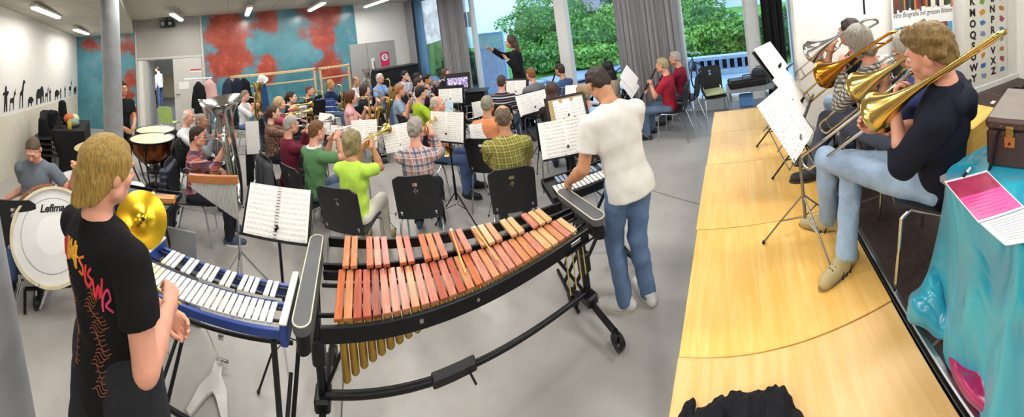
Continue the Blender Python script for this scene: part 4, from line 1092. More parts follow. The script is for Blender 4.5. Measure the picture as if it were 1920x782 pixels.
def sax(label, group, sc=1.0, met=None):
    met = met or BRASS; t = thing('saxophone', label, 'saxophone', group=group); S_ = Matrix.Scale(sc, 4)
    MB(S_).tube([(0, -.01, 0), (0, .07, .005)], [.009, .012], 10).build('mouthpiece', black_pl, t)
    MB(S_).tube(curve_pts([(0, .06, .005), (.0, .13, .02), (.01, .185, -.005), (.015, .20, -.06)], 5), .0125, 10).build('neck', met, t)
    P = curve_pts([(.015, .20, -.06), (.04, .19, -.25), (.07, .175, -.46), (.085, .19, -.54), (.088, .245, -.565), (.09, .29, -.52), (.085, .305, -.42), (.08, .325, -.32), (.075, .355, -.24)], 5)
    n = len(P); R = [.014+.020*min(1, i/(n*.55))+(.045*max(0, i/n-.62)/.38)**1.0 for i in range(n)]
    MB(S_).tube(P, R, 16, caps=False).build('body', met, t)
    d = (P[-1]-P[-2]).normalized(); bell_mesh(flare(R[-1], .075, .06, 8, 1.8), met, t, S_ @ frame(P[-1], (1, 0, 0), d))
    m = MB(S_)
    for k in range(9):
        i = 5+int(k*1.9); p = P[min(i, n-3)]; m.lathe([(.017, 0), (.017, .007)], 10, frame(p+V((0, R[min(i, n-3)]+.002, 0)), (1, 0, 0), (0, 1, .1)))
    m.rod(P[3]+V((.022, .01, 0)), P[14]+V((.034, .02, 0)), .004, 6); m.rod(P[3]+V((-.022, .01, 0)), P[14]+V((-.034, .02, 0)), .004, 6); m.build('keys', met, t)
    return t
def euphonium(label, group, met, sc=1.0, tall=False, name='euphonium', cat='euphonium', bellx=-.13, bell_r=.15, lean=.0, belld=(-.1, -.05, 1)):
    t = thing(name, label, cat, group=group); S_ = Matrix.Scale(sc, 4)
    MB(S_ @ frame((0, 0, 0), (1, 0, 0), (0, 1, -.1))).lathe([(.02, 0), (.02, .008), (.009, .04), (.007, .09)], 14).build('mouthpiece', SILVER, t)
    # lead pipe, outer bow, inner wraps
    m = MB(S_); m.tube(curve_pts([(0, .085, -.008), (.03, .13, -.02), (.05, .17, -.1), (.05, .19, -.26)], 5), .0075, 8)
    m.tube([(.0, .18, -.15)]+[(.0, .18, -.4)]+arc((.055, .18, -.4), .055, PI, 2*PI, (1, 0, 0), (0, 0, 1))+[(.11, .18, -.12)]+arc((.055, .18, -.12), .055, 0, PI, (1, 0, 0), (0, 0, 1))[:-1], .011, 8)
    m.tube([(.03, .2, -.42), (.03, .2, -.1)]+arc((.075, .2, -.1), .045, PI, 0, (1, 0, 0), (0, 0, 1))+[(.12, .2, -.45)], .010, 8); m.build('tubing', met, t)
    bx = bellx
    P = curve_pts([(.12, .19, .04), (.135, .19, -.2), (.13, .19, -.45), (.07, .19, -.565), (-.01, .19, -.585), (-.085, .19, -.54), (bx, .19, -.42), (bx, .185, -.2), (bx+belld[0]*.15, .18+belld[1]*.2, .0)], 5)
    n = len(P); R = [.014+.048*(i/n)**1.1 for i in range(n)]
    m = MB(S_); m.tube(P, R, 16, caps=False); m.build('bow', met, t)
    if tall:
        m = MB(S_); m.tube([(.165, .20, -.38), (.165, .20, .02)]+arc((.215, .20, .02), .05, PI, 0, (1, 0, 0), (0, 0, 1))[1:]+[(.265, .20, -.40)]+arc((.215, .20, -.40), .05, 0, -PI, (1, 0, 0), (0, 0, 1))[1:-1], .019, 12, closed=True); m.build('outer_bow', met, t)
    m = MB(S_); m.tube([P[0], (.12, .19, .06)]+arc((.075, .19, .06), .045, 0, PI, (1, 0, 0), (0, 0, 1))+[(.03, .19, -.1)], .013, 10); m.build('top_bow', met, t)
    bell_mesh(flare(R[-1], bell_r, .30, 14, 2.6), met, t, S_ @ frame(P[-1], (1, 0, 0), belld), n=32)
    for k in range(3):
        v = MB(S_ @ T(.015+.036*k, .215, -.2)); v.lathe([(.015, -.14), (.015, .02), (.011, .03), (.004, .035), (.004, .06), (.011, .061), (.011, .065)], 12); v.build('valve', met, t)
    return t
def horn(label, group, met=None):
    met = met or BRASS; t = thing('french_horn', label, 'french horn', group=group)
    m = MB(); m.tube(curve_pts([(0, 0, 0), (.01, .15, -.04), (.04, .25, -.1), (.1, .27, -.22)], 5), .006, 8)
    for r, c in ((.15, (.08, .22, -.22)), (.125, (.085, .235, -.22)), (.09, (.08, .21, -.22))): m.tube(arc(c, r, 0, 2*PI, (.97, .1, 0), (0, .2, .98), 24)[:-1], .009, 8, closed=True)
    m.build('tubing', met, t); bell_mesh(flare(.02, .15, .30, 12, 2.4), met, t, frame((.03, .16, -.36), (0, 0, 1), (.92, -.35, -.12)), n=28)
    for k in range(3): MB(T(.06+.035*k, .26, -.16, PI/2)).lathe([(.016, -.025), (.016, .025)], 12).build('valve', met, t)
    return t
def trombone(label, Mo, E_, B, K, met, group='slide trombones', slide_met=None, bow_met=None, bell_r=.105, side=None, bore=.0085):
    """world points: Mo mouthpiece, E_ slide end, B bell rim centre, K tuning bow"""
    sm = slide_met or SILVER; t = thing('trombone', label, 'trombone', Mo, group=group)
    o = V(Mo); E_ = V(E_)-o; B = V(B)-o; K = V(K)-o
    y = E_.normalized(); L = E_.length
    x = ((B+K)/2); x = (x-y*x.dot(y)); hz = V((0, 0, -1)); dn = (hz-y*hz.dot(y)).normalized()
    A = Matrix((dn.cross(y)*-1, y, dn)).transposed().to_4x4() if False else None
    MB(frame((0, 0, 0), x, y)).lathe([(.019, -.004), (.019, .006), (.009, .035), (.006, .08)], 16).build('mouthpiece', SILVER, t)
    g2 = dn*.088
    m = MB(); m.tube([y*.07, y*(L*.62)], .0072, 8); m.tube([y*.10+g2, y*(L*.62)+g2], .0072, 8); m.tube([y*.12, y*.12+g2], .006, 8); m.build('inner_slide', SILVER, t)
    s0 = L*.28
    P = [y*s0, y*(L-.044)]+arc(y*(L-.044)+g2*.5, .044, 0, PI, -g2.normalized(), y, 10)+[y*(L-.044)+g2, y*s0+g2]
    m = MB(); m.tube(P, .0092, 10); m.tube([y*(s0+.03), y*(s0+.03)+g2], .006, 8); m.tube([y*(L-.1), y*(L-.1)+g2], .006, 8); m.build('outer_slide', sm, t)
    # bell section
    d = (B-K).normalized(); LB = (B-K).length
    gx = g2+y*.08                          # where the gooseneck leaves the slide
    w = (gx-K); w = (w-d*w.dot(d)); sep = min(.11, max(.07, w.length)); w = w.normalized()
    r = sep/2
    tb = K+d*r                             # centre plane of the bow
    a0 = tb+w*sep                          # inner leg start of the return tube
    bow = arc(tb+w*r, r, 0, PI, -w, -d, 12)
    m = MB(); m.tube([tb+d*.10]+bow+[a0+d*.10], .0095, 10); m.tube(curve_pts([a0+d*.10, a0+d*max(.2, (gx-a0).dot(d)*.8), gx], 6), .0085, 8); m.build('tuning_bow', bow_met or met, t)
    for q_ in (.12, .28): MB().tube([tb+d*q_, a0+d*q_], .006, 8).build('brace', met, t)
    fl_ = flare(.0098, bell_r, LB-.10-r, 16, 3.4)
    bell_mesh(fl_, met, t, frame(tb+d*.10, w, d), n=36)
    return t
# ================================================================== cloth materials
def cloth(name, col, var=.10, sc=5):
    key = 'cloth_'+name
    if key not in _MC:
        t = NT(key); v = t.coord(); c = lin(col); n = t.noise(v, sc, 5, .6); f = t.noise(v, 260, 1)
        cc = t.mix(t.ramp(n, .25, .75), tuple(x*(1-var) for x in c), tuple(min(1, x*(1+var)) for x in c))
        t.bump(t.math('ADD', t.math('MULTIPLY', f, .18), t.math('MULTIPLY', t.noise(v, 16, 3), 2.2)), .0045, .5); _MC[key] = t.fin(cc, .85, 0, .25)
    return _MC[key]
def denim(name, col, fade=.35):
    t = NT('denim_'+name); v = t.coord(); c = lin(col); n = t.noise(v, 4.5, 5, .65); f = t.noise(t.coord(scale=(300, 300, 60)), 1, 2); w = t.noise(v, 22, 3)
    cc = t.mix(t.ramp(n, .3, .8), tuple(x*.75 for x in c), tuple(min(1, x*(1+fade)) for x in c)); cc = t.mix(t.math('MULTIPLY', f, .18), cc, '#dfe6ee')
    t.bump(w, .010, .5); return t.fin(cc, .85, 0, .2)
def plaid(name, base, bands, p=.075):
    """bands: (axis, offset, width, colour, strength)"""
    t = NT('plaid_'+name); s = t.xyz(t.coord()); cc = base
    xx = t.math('ADD', s[0], t.math('MULTIPLY', s[1], .6))
    for ax, off, wd, col, st in bands:
        src = xx if ax == 'x' else s[2]
        f = t.math('FRACT', t.math('ADD', t.math('DIVIDE', src, p), off+20))
        cc = t.mix(t.math('MULTIPLY', t.math('LESS_THAN', f, wd), st), cc, col)
    t.bump(t.noise(t.coord(), 20, 3), .006, .5); return t.fin(cc, .85, 0, .2)
PL_GREY = plaid('grey_rust', '#b9aeb0', [('x', 0, .38, '#a5684f', .55), ('z', 0, .38, '#a5684f', .5), ('x', .42, .16, '#49506a', .75), ('z', .42, .16, '#49506a', .75), ('x', .75, .06, '#f0e8e6', .7), ('z', .75, .06, '#f0e8e6', .7)], .115)
PL_OLIVE = plaid('olive', '#918c48', [('x', 0, .30, '#75743c', .7), ('z', 0, .30, '#75743c', .7), ('x', .45, .07, '#4c4a26', .7), ('z', .45, .07, '#4c4a26', .7), ('x', .7, .08, '#d9cf8a', .7), ('z', .7, .08, '#d9cf8a', .7)], .055)
PL_RED = plaid('red_blue', '#b8503f', [('x', 0, .35, '#3d5878', .7), ('z', .1, .35, '#31435c', .7), ('x', .5, .10, '#9fb3c4', .7), ('z', .6, .10, '#c9c0b4', .7), ('z', .8, .1, '#1d2230', .7)], .10)
CHECK = plaid('black_white_check', '#c9c5bd', [('x', 0, .42, '#3d3b38', .75), ('z', 0, .42, '#3d3b38', .75)], .03)
STRIPE = plaid('navy_stripe', '#232a44', [('z', 0, .22, '#d9d4cf', .9), ('z', .45, .10, '#b98a63', .8)], .085)
BROWNP = plaid('brown_pattern', '#6d4c40', [('x', .1, .3, '#a98a74', .5), ('z', .2, .3, '#3e2a26', .6), ('x', .6, .2, '#c8a892', .4)], .05)
JEAN = denim('mid_blue', '#3f5878'); JEAN_L = denim('pale_blue', '#8fa6bf', .4); JEAN_D = denim('dark_blue', '#27324e', .25); JEAN_R = denim('royal_blue', '#33538c')
DARKT = cloth('dark_trousers', '#22242c'); WHITET = cloth('cream_trousers', '#d8d4c6')
SHOE_B = (M('shoe_dark', '#22252c', .55), M('sole_dark', '#3c3a38', .6)); SHOE_W = (M('shoe_white', '#d9d8d4', .5), M('sole_white', '#c9c5ba', .6)); SHOE_T = (M('shoe_tan', '#b3a274', .6), M('sole_gum', '#8f7a4c', .6), M('stripe_black', '#1a1a1c', .6)); SHOE_BL = (M('shoe_slate', '#41506a', .6), M('sole_pale', '#dedbd4', .6))
CND = V((-4.45, 5.35, 0))
def az_to(p, q=CND): return math.atan2(q[0]-p[0], q[1]-p[1])
def head_frame(loc, az, s, zp, lean, yaw, pitch, twist=0, side=0, roll=0, hsize=1):
    Rw = Matrix.Translation(V(loc)) @ Matrix.Rotation(-az, 4, 'Z')
    U = T(0, 0, zp) @ Euler((0, math.radians(side), 0)).to_matrix().to_4x4() @ Euler((-math.radians(lean), 0, math.radians(twist))).to_matrix().to_4x4() @ Matrix.Diagonal((s, s, s, 1))
    H = U @ T(0, .012, .585) @ Euler((-math.radians(pitch), math.radians(roll), math.radians(yaw))).to_matrix().to_4x4() @ T(0, .022, .115) @ Matrix.Diagonal((hsize, hsize, hsize, 1))
    return Rw @ (H @ V((0, .112, -.054))), Rw
GRIP = {  # wrist L, dir L, palm L, wrist R, dir R, palm R, curls
 'trumpet': ((-.055, .135, -.09), (.45, .7, .35), (1, -.3, 0), (.085, .12, -.05), (-.3, .75, .4), (-1, 0, -.5), (1.0, .7)),
 'flute': ((.10, .10, -.10), (.25, -.1, 1), (0, -1, .2), (.40, -.06, -.14), (.1, .5, .9), (0, .3, -1), (.8, .7)),
 'clarinet': ((-.075, .11, -.22), (.8, .5, .15), (.3, 0, -1), (.075, .19, -.40), (-.8, .5, .15), (-.3, 0, -1), (.8, .8)),
 'saxophone': ((-.06, .14, -.20), (.8, .5, -.1), (.3, .2, -1), (.14, .13, -.42), (-.6, .6, -.2), (-.3, .2, -1), (.8, .8)),
 'euphonium': ((-.06, .26, -.40), (.8, .1, .3), (.2, -1, 0), (.10, .16, -.14), (-.4, .9, .0), (-.2, -.2, -1), (.8, .6)),
 'horn': ((-.04, .2, -.12), (.5, .6, .2), (.6, 0, -1), (.25, .13, -.40), (-.7, .2, .4), (-.5, .2, .6), (.6, .5)),
}
PEOPLE = {}
def player(key, px, py, desc, instr=None, h=1.31, daz=0, az=None, s=.955, lean=5, yaw=0, pitch=0, met=None, rest=None, seat=True, chairlabel=None, d=None, z0=0, igroup=None, tilt=None, chair_az=None, back=0.02, ilab=None, **kw):
    p = atd(px, py, d) if d else atz(px, py, h+z0)
    dist = math.hypot(p.x, p.y)
    az = (az_to(p) if az is None else math.radians(az))+math.radians(daz)
    zp = .535
    hd = math.sin(math.radians(lean))*.7
    loc = V((p.x-math.sin(az)*hd, p.y-math.cos(az)*hd, z0))
    near = kw.pop('near', dist < 3.7)
    curl = kw.pop('curl', (.6, .6)); a = {}
    mouth, Rw = head_frame(loc, az, s, zp, lean, yaw, pitch)
    ori = Rw.to_3x3().to_4x4() @ Euler((math.radians(-(pitch if tilt is None else tilt)), 0, math.radians(yaw))).to_matrix().to_4x4()
    IM = Matrix.Translation(mouth) @ ori
    if instr:
        G = GRIP[instr]; o3 = ori.to_3x3()
        a = dict(hl=IM @ (V(G[0])*s), hdl=o3 @ V(G[1]), pnl=o3 @ V(G[2]), hr=IM @ (V(G[3])*s), hdr=o3 @ V(G[4]), pnr=o3 @ V(G[5])); curl = G[6]
    a.update(kw)
    shoe = a.pop('shoe', SHOE_B)
    g = person(desc, loc, az, 'sit', s=s, lean=lean, yaw=yaw, pitch=pitch, curl=curl, near=near, dist=dist, shoe=shoe, **a)
    if instr:
        who = desc.split(' in ', 1)[-1] if ' in ' in desc else desc
        il = ilab or '%s played by %s' % ({'trumpet': 'trumpet', 'flute': 'silver flute', 'clarinet': 'black clarinet', 'saxophone': 'brass saxophone', 'euphonium': 'silver euphonium', 'horn': 'brass french horn'}[instr], 'the player in '+who)
        il = ' '.join(il.split()[:15])
        if instr == 'trumpet': t = trumpet(il, met or BRASS, 'trumpets')
        elif instr == 'flute': t = flute(il, 'flutes')
        elif instr == 'clarinet': t = clarinet(il, 'clarinets')
        elif instr == 'saxophone': t = sax(il, 'saxophones', 1.0, met)
        elif instr == 'euphonium': t = euphonium(il, 'euphoniums', met or SILVER)
        elif instr == 'horn': t = horn(il, 'french horns', met)
        t.matrix_world = IM
    if seat:
        ca = az if chair_az is None else math.radians(chair_az)
        c0 = V((loc.x, loc.y, 0))
        chair(c0.x, c0.y, ca, chairlabel or ' '.join(('black chair under the '+desc.replace('person ', 'person ', 1)).split()[:15]), z0, back)
    PEOPLE[key] = (loc, az, mouth); return g
W_ = lambda n, c: cloth(n, c)
# ------------------------------------------------------------------ the wind band, seated in arcs before the conductor
player('tuba', 365, 235, 'person in red and blue plaid shirt playing the tuba', None, lean=4, yaw=0, az=6, top=PL_RED, bottom=DARKT, sleeve='rolled', hair='short', hcol='#3a2a20', glasses=True, near=True, tone='pink', shoe=SHOE_BL,
       hl=(-.02, .36, .80), hr=(.07, .44, 1.12), hdr=(-.5, .5, .6), pnr=(-.8, -.3, 0), hdl=(.8, .4, .2), chairlabel='black chair with navy puffer jacket over its back, under the tuba player')
player('whitehair', 350, 203, 'person with white hair in white shirt behind the tuba player', 'euphonium', top=W_('white_shirt', '#dddde0'), bottom=DARKT, sleeve='long', hair='balding', hcol='#d8d6d0', tone='pink', az=28, ilab='silver euphonium with upright bell held by the white haired person')
player('bald', 374, 219, 'bald person behind the tuba, face between the silver bells', 'euphonium', h=1.27, d=5.0, top=W_('grey_shirt', '#8e9198'), bottom=DARKT, hair='crop', hcol='#9a8c80', tone='tan', az=24, sleeve='long', ilab='silver euphonium held by the bald person behind the tuba')
player('gold', 457, 168, 'person in white shirt and jeans holding the gold baritone, far left row', 'euphonium', top=W_('white_shirt', '#dddde0'), bottom=JEAN_R, sleeve='rolled', hair='short', hcol='#8a7a60', tone='pink', met=BRASS, ilab='gold baritone with upright bell hiding its player, by the coats')
player('brownpat', 508, 195, 'person in brown patterned blouse with tied brown hair, left end of the trumpet row', 'trumpet', fem=True, top=BROWNP, bottom=DARKT, sleeve='long', hair='ponytail', hcol='#4a3226', daz=-4)
player('fairback', 520, 178, 'fair haired person in rose top half hidden in the second row', 'trumpet', fem=True, top=W_('rose_top', '#a8485c'), bottom=DARKT, sleeve='long', hair='bob', hcol='#b79a6e', d=6.0)
player('vest', 540, 215, 'grey haired person in dark vest with maroon sleeves', 'trumpet', top=W_('maroon_sleeve', '#6d2236'), bottom=DARKT, sleeve='long', hair='short', hcol='#a9a49a', glasses=True, met=SILVER, tone='pink', daz=-10, ilab='silver trumpet of the grey haired player in dark vest')
player('greenpolo', 588, 224, 'person in green polo shirt with white collar and jeans', 'trumpet', lean=7, top=W_('green_polo', '#5d8a5c'), bottom=JEAN, collar=W_('white_collar', '#e4e4e0'), hair='short', hcol='#6f4a30', glasses=True, tone='pink', met=SILVER, near=True, az=-22, yaw=-8, shoe=SHOE_W, ilab='silver flugelhorn of the player in green polo')
player('lime', 655, 240, 'person in lime green top with wavy grey blond hair and cream trousers', 'trumpet', fem=True, lean=6, top=W_('lime_top', '#b9df55'), bottom=WHITET, hair='wavy', hcol='#8d8058', near=True, shoe=SHOE_T, az=-42, yaw=-10, tone='tan', s=.94, ilab='brass trumpet of the player in lime green top')
player('plaid', 775, 222, 'grey haired person in grey and rust plaid shirt seen from behind', 'trumpet', lean=5, top=PL_GREY, bottom=DARKT, sleeve='long', hair='short', hcol='#9a948c', near=True, tone='pink', fat=1.15, belly=.6, az=-50, yaw=-14, shoe=SHOE_BL, s=.97, ilab='brass trumpet of the player in grey and rust plaid shirt')
player('olive', 942, 207, 'balding person in olive yellow plaid shirt seen from behind', 'clarinet', lean=4, top=PL_OLIVE, bottom=JEAN_R, sleeve='short', hair='balding', hcol='#6b5a48', near=True, tone='tan', fat=1.25, belly=1, az=-44, s=1.0, loose=.022)
player('salmon', 910, 177, 'grey haired person in salmon orange shirt seen from behind', 'clarinet', top=W_('salmon_shirt', '#d98d5e'), bottom=DARKT, hair='crop', hcol='#8d8878', tone='tan', fat=1.1, daz=6)
player('striped', 938, 140, 'dark haired person in navy striped shirt before the conductor', 'clarinet', top=STRIPE, bottom=JEAN_D, sleeve='elbow', hair='short', hcol='#4a382c', tone='pink', fat=1.1)
player('greytee', 995, 126, 'red haired person in grey shirt sitting right of the conductor', 'clarinet', top=W_('grey_tee', '#74767a'), bottom=DARKT, hair='short', hcol='#8a5a36', tone='pink', az=-70)
player('bluetee', 1050, 118, 'dark haired person in blue shirt beside the white window post', 'clarinet', top=W_('steel_blue_shirt', '#41587e'), bottom=DARKT, hair='short', hcol='#3c2c22', tone='tan', az=-80)
player('longbrown', 1032, 150, 'person with long brown hair in dark top and jeans, seen from behind', 'clarinet', fem=True, top=W_('dark_brown_top', '#2c2625'), bottom=JEAN_R, hair='long', hcol='#4a3024', daz=22, d=4.3)
player('pinkish', 1092, 150, 'person in pale blue shirt hidden behind the white T-shirt', 'clarinet', fem=True, top=W_('pale_blue_shirt', '#9fbad6'), bottom=DARKT, hair='short', hcol='#9c8064', sleeve='elbow', tone='pink', az=-60, d=3.9)
player('blackhair', 1140, 113, 'person with long black hair in beige top by the wide curtain', 'clarinet', fem=True, top=W_('beige_top', '#b3a48c'), bottom=DARKT, hair='long', hcol='#16130f', az=-75)
player('redfront', 1243, 107, 'grey blond person in bright red T-shirt playing clarinet', 'clarinet', top=W_('red_tee', '#a8263a'), bottom=JEAN, hair='short', hcol='#a89a72', glasses=True, tone='pink', az=-84, lean=3)
player('redback', 1267, 98, 'grey haired person in dark red shirt behind the red T-shirt player', 'clarinet', top=W_('dark_red_shirt', '#8a2036'), bottom=JEAN_D, hair='short', hcol='#b5ada2', glasses=True, tone='pink', az=-82, d=5.6)
# saxophones, flutes
player('saxblack', 543, 170, 'dark haired person in black cardigan with saxophone, left end of the saxophones', 'saxophone', fem=True, top=W_('black_cardigan', '#17181c'), bottom=DARKT, sleeve='long', hair='ponytail', hcol='#2e211a')
player('saxnavy', 578, 163, 'short haired person in navy shirt with saxophone', 'saxophone', top=W_('navy_shirt', '#1c2336'), bottom=DARKT, hair='crop', hcol='#5a4634', tone='pink', d=7.3)
player('saxblue', 617, 148, 'blond person in black and blue jacket with tenor saxophone', 'saxophone', fem=True, top=W_('black_blue_jacket', '#23294a'), bottom=JEAN, sleeve='long', hair='ponytail', hcol='#b08a4c', tone='tan')
player('farbald', 665, 142, 'balding person at the far wall behind the saxophones', 'euphonium', top=W_('white_shirt', '#dddde0'), bottom=DARKT, sleeve='long', hair='balding', hcol='#6e5c4c', tone='tan', ilab='silver baritone of the balding person at the far wall')
player('pink', 655, 168, 'auburn haired person in pink sleeveless top', 'saxophone', fem=True, top=W_('pink_top', '#dca3a8'), bottom=JEAN_D, sleeve='none', hair='bob', hcol='#5c3424', daz=6)
player('saxdark', 680, 157, 'dark curly haired person in black top with alto saxophone', 'saxophone', fem=True, top=W_('black_top', '#1d1c22'), bottom=DARKT, hair='bob', hcol='#3b2a22')
player('saxlight', 710, 137, 'white haired person in light blue shirt on the blue chair', 'saxophone', top=W_('light_blue_shirt', '#8fb4e6'), bottom=JEAN_R, hair='mid', hcol='#dcd8d0', tone='pink', daz=8, glasses=True)
player('greyblue', 745, 153, 'red blond person in grey blue T-shirt with raised hands', 'flute', fem=True, top=W_('grey_blue_tee', '#7f93a8'), bottom=DARKT, hair='short', hcol='#9a6a40', tone='pink', fat=1.15, d=5.95)
player('fardark', 757, 137, 'dark haired person in white blouse near the corner', 'flute', fem=True, top=W_('white_blouse', '#dcdde6'), bottom=DARKT, hair='ponytail', hcol='#201814', sleeve='long', d=8.1)
player('farblack', 780, 137, 'person with black hair and navy vest in the flute row', 'flute', fem=True, top=W_('navy_vest', '#262c48'), bottom=DARKT, hair='bob', hcol='#120f0d', sleeve='long', d=7.3)
player('farbrown', 781, 147, 'brown haired person in pale top behind the green sweater', 'flute', fem=True, top=W_('pale_top', '#c9cfd9'), bottom=DARKT, hair='short', hcol='#38281f', sleeve='long', d=6.55)
player('green', 784, 160, 'dark haired person in yellow green sweater', 'flute', fem=True, top=W_('yellow_green_sweater', '#9ab32c'), bottom=DARKT, hair='short', hcol='#241a16', sleeve='long', fat=1.1)
player('maroon', 797, 140, 'dark haired person in plum shirt with flute', 'flute', fem=True, top=W_('plum_shirt', '#4a2338'), bottom=DARKT, hair='short', hcol='#1e1714', sleeve='long', tone='tan', d=6.9)
player('flutist', 833, 132, 'long haired person in black dress playing flute by the curtain', 'flute', fem=True, top=W_('black_dress', '#1a191d'), bottom=DARKT, hair='long', hcol='#5a4030', az=75, yaw=0, d=7.5)
player('coral', 815, 178, 'grey haired person in coral shirt and jeans behind the large white score', 'horn', top=W_('coral_shirt', '#d8606a'), bottom=JEAN_R, hair='balding', hcol='#b8b2a8', tone='pink', az=60, sleeve='short')
# --- drummer
player('drummer', 66, 243, 'person in grey T-shirt at the drum kit looking down', None, d=3.7, s=1.02, az=70, pitch=30, lean=6, fat=1.15, belly=.6, top=W_('slate_tee', '#6d7680'), bottom=JEAN_R, hair='crop', hcol='#5d4c3c', tone='pink', near=True,
       hl=atd(140, 322, 3.5), hr=(.36, .04, .60), seat=False)
# --- standing people
g = person('person in black shirt standing at the timpani behind the column', atz(232, 158, 1.74)*V((1, 1, 0)) if False else V((-5.55, -2.02, 0)), math.radians(45), 'stand', top=cloth('black_tee', '#131317'), bottom=DARKT, hair='short', hcol='#2c221c', shoe=SHOE_B, tone='tan', dist=5.8, hl=(-.08, .32, 1.05), hr=(.12, .34, 1.02))
# far corridor pair
for (x, d, l, tm, bm, hc, az) in ((301, 14.2, 'person in white shirt and blue trousers far down the corridor', cloth('white_shirt', '#dddde0'), JEAN_R, '#2c221c', 200), (289, 15.6, 'person in dark clothes at the corridor wall', cloth('black_tee', '#131317'), DARKT, '#1e1714', 120)):
    q = atd(x, 190, d); person(l, (q.x, q.y, 0), math.radians(az), 'stand', top=tm, bottom=bm, hair='short', hcol=hc, shoe=SHOE_B, dist=9, sleeve='long', s=1.0)
# conductor on a low podium
solo(MB().box((0, 0, .06), (1.0, 1.0, .12), .01), 'podium', M('podium_grey', '#5b5c60', .7), 'low grey podium under the conductor', 'podium', loc=(-4.02, 4.82, .01), rz=.6)
g = person('conductor in black coat with long brown hair, one arm stretched out', (-4.0, 4.84, .14), math.radians(-122), 'stand', s=1.0, top=cloth('black_coat', '#121218'), bottom=DARKT, sleeve='long', hair='long', hcol='#4a3428', shoe=SHOE_B, tone='mid', dist=4.2, fem=True, hem=-.28, loose=.02,
           hr=atd(923, 93, 6.3), hl=atd(952, 112, 6.0), hdl=(.2, .5, 1), pnl=(0, 1, 0), lean=3, pitch=4, curl=(.4, .5))
# blond percussionist
BT = cloth('black_band_tee', '#0f0f12', .2)
gb = person('tall blond person in black printed T-shirt and shorts at the glockenspiel', (-1.357, -.567, 0), math.radians(-60), 'stand', s=1.03, top=BT, bottom=cloth('charcoal_shorts', '#26272c', .12), legs='shorts', sleeve='short', hair='layered', hcol='#9c7f3e', shoe=SHOE_W, tone='pink', near=True, dist=1.6,
            lean=-6, pitch=16, yaw=-8, hr=atd(316, 576, 1.45), hl=atd(340, 612, 1.62), curl=(.9, .9), hem=-.15, loose=.026, wr=1.12, hsize=1.08, er=(.5, -.45, -1), hdr=(-.45, .8, .25))
# white T-shirt percussionist
gw = person('person in white T-shirt and blue jeans leaning over the small keyboard', (-.845, 2.05, 0), math.radians(-46), 'stand', s=1.02, top=cloth('white_tee', '#d9d9d6', .03), bottom=denim('worn_blue', '#4d6f9c', .3), sleeve='short', hair='short', hcol='#33241c', shoe=SHOE_W, tone='tan', near=True, dist=2.2,
            lean=9, pitch=34, yaw=8, side=-4, hl=atz(1068, 340, .95), hr=V((-1.02, 2.42, .95)), curl=(.5, .5), hem=-.10, loose=.022, wr=1.08, kl=V((-1.02, 2.04, .5)), al=V((-.99, 2.03, .09)), ar=V((-.84, 2.12, .09)), fl=V((-.95, -.1, 0)), fr=V((-.7, .6, 0)), kr=V((-.86, 2.10, .5)))
# trombones on the platform and stage
SZ0 = SZ
def trombonist(key, desc, mpx, md, facing, hip, Epx, Ed, Bpx, Bd, Kpx, Kd, met, chl, hlp, hrp, slide_met=None, bow=None, s=.95, bell_r=.105, **kw):
    Mo = atd(*mpx, md); E_ = atd(*Epx, Ed); B = atd(*Bpx, Bd); K = atd(*Kpx, Kd)
    az = math.radians(facing); loc = V((hip[0], hip[1], SZ0))
    Y = (E_-Mo).normalized()
    # head: lean and pitch so that the mouth meets the mouthpiece
    best = None
    for lean in range(-14, 30, 2):
        for sd in range(-12, 13, 3):
            for pit in range(-16, 32, 4):
                m_, _ = head_frame(loc, az, s, .535, lean, kw.get('yaw', 0), pit, 0, sd, 0, kw.get('hsize', 1))
                e = (m_-Mo).length+abs(pit-8)*.0006+abs(sd)*.0004
                if best is None or e < best[0]: best = (e, lean, sd, pit, m_)
    Mo2 = best[4]; sh = Mo2-Mo; print('TROMB', key, best[:4], [round(q, 3) for q in sh])
    gl, gr = Mo2+Y*hlp[0]+V(hlp[1]), Mo2+Y*hrp[0]+V(hrp[1])
    g = person(desc, loc, az, 'sit', s=s, lean=best[1], side=best[2], pitch=best[3], hl=gl, hr=gr, near=True, dist=1.8, **kw)
    t = trombone(chl[1], Mo2, E_+sh*.4, B+sh*.5, K+sh*.5, met, slide_met=slide_met, bow_met=bow, bell_r=bell_r)
    chair(loc.x, loc.y, az, chl[0], SZ0, .02, 'black chairs of the trombone row')
    PEOPLE[key] = (loc, az, Mo2)
    if key == 't4':
        hd_ = SDF(); hd_.cap(mp(g.U, (-.085, -.075, .47)), mp(g.U, (.085, -.075, .47)), .05, .05, .03); hd_.cap(mp(g.U, (0, -.105, .46)), mp(g.U, (0, -.115, .40)), .06, .05, .04); hd_.cap(mp(g.U, (-.085, -.04, .50)), mp(g.U, (-.07, .05, .46)), .03, .022, .03); hd_.cap(mp(g.U, (.085, -.04, .50)), mp(g.U, (.07, .05, .46)), .03, .022, .03); hd_.noise(.003, (40, 35, 38)); sdf_obj(hd_, 'hood', kw['top'], g.root, .009)
    return g
OLIVEH = '#7a6238'
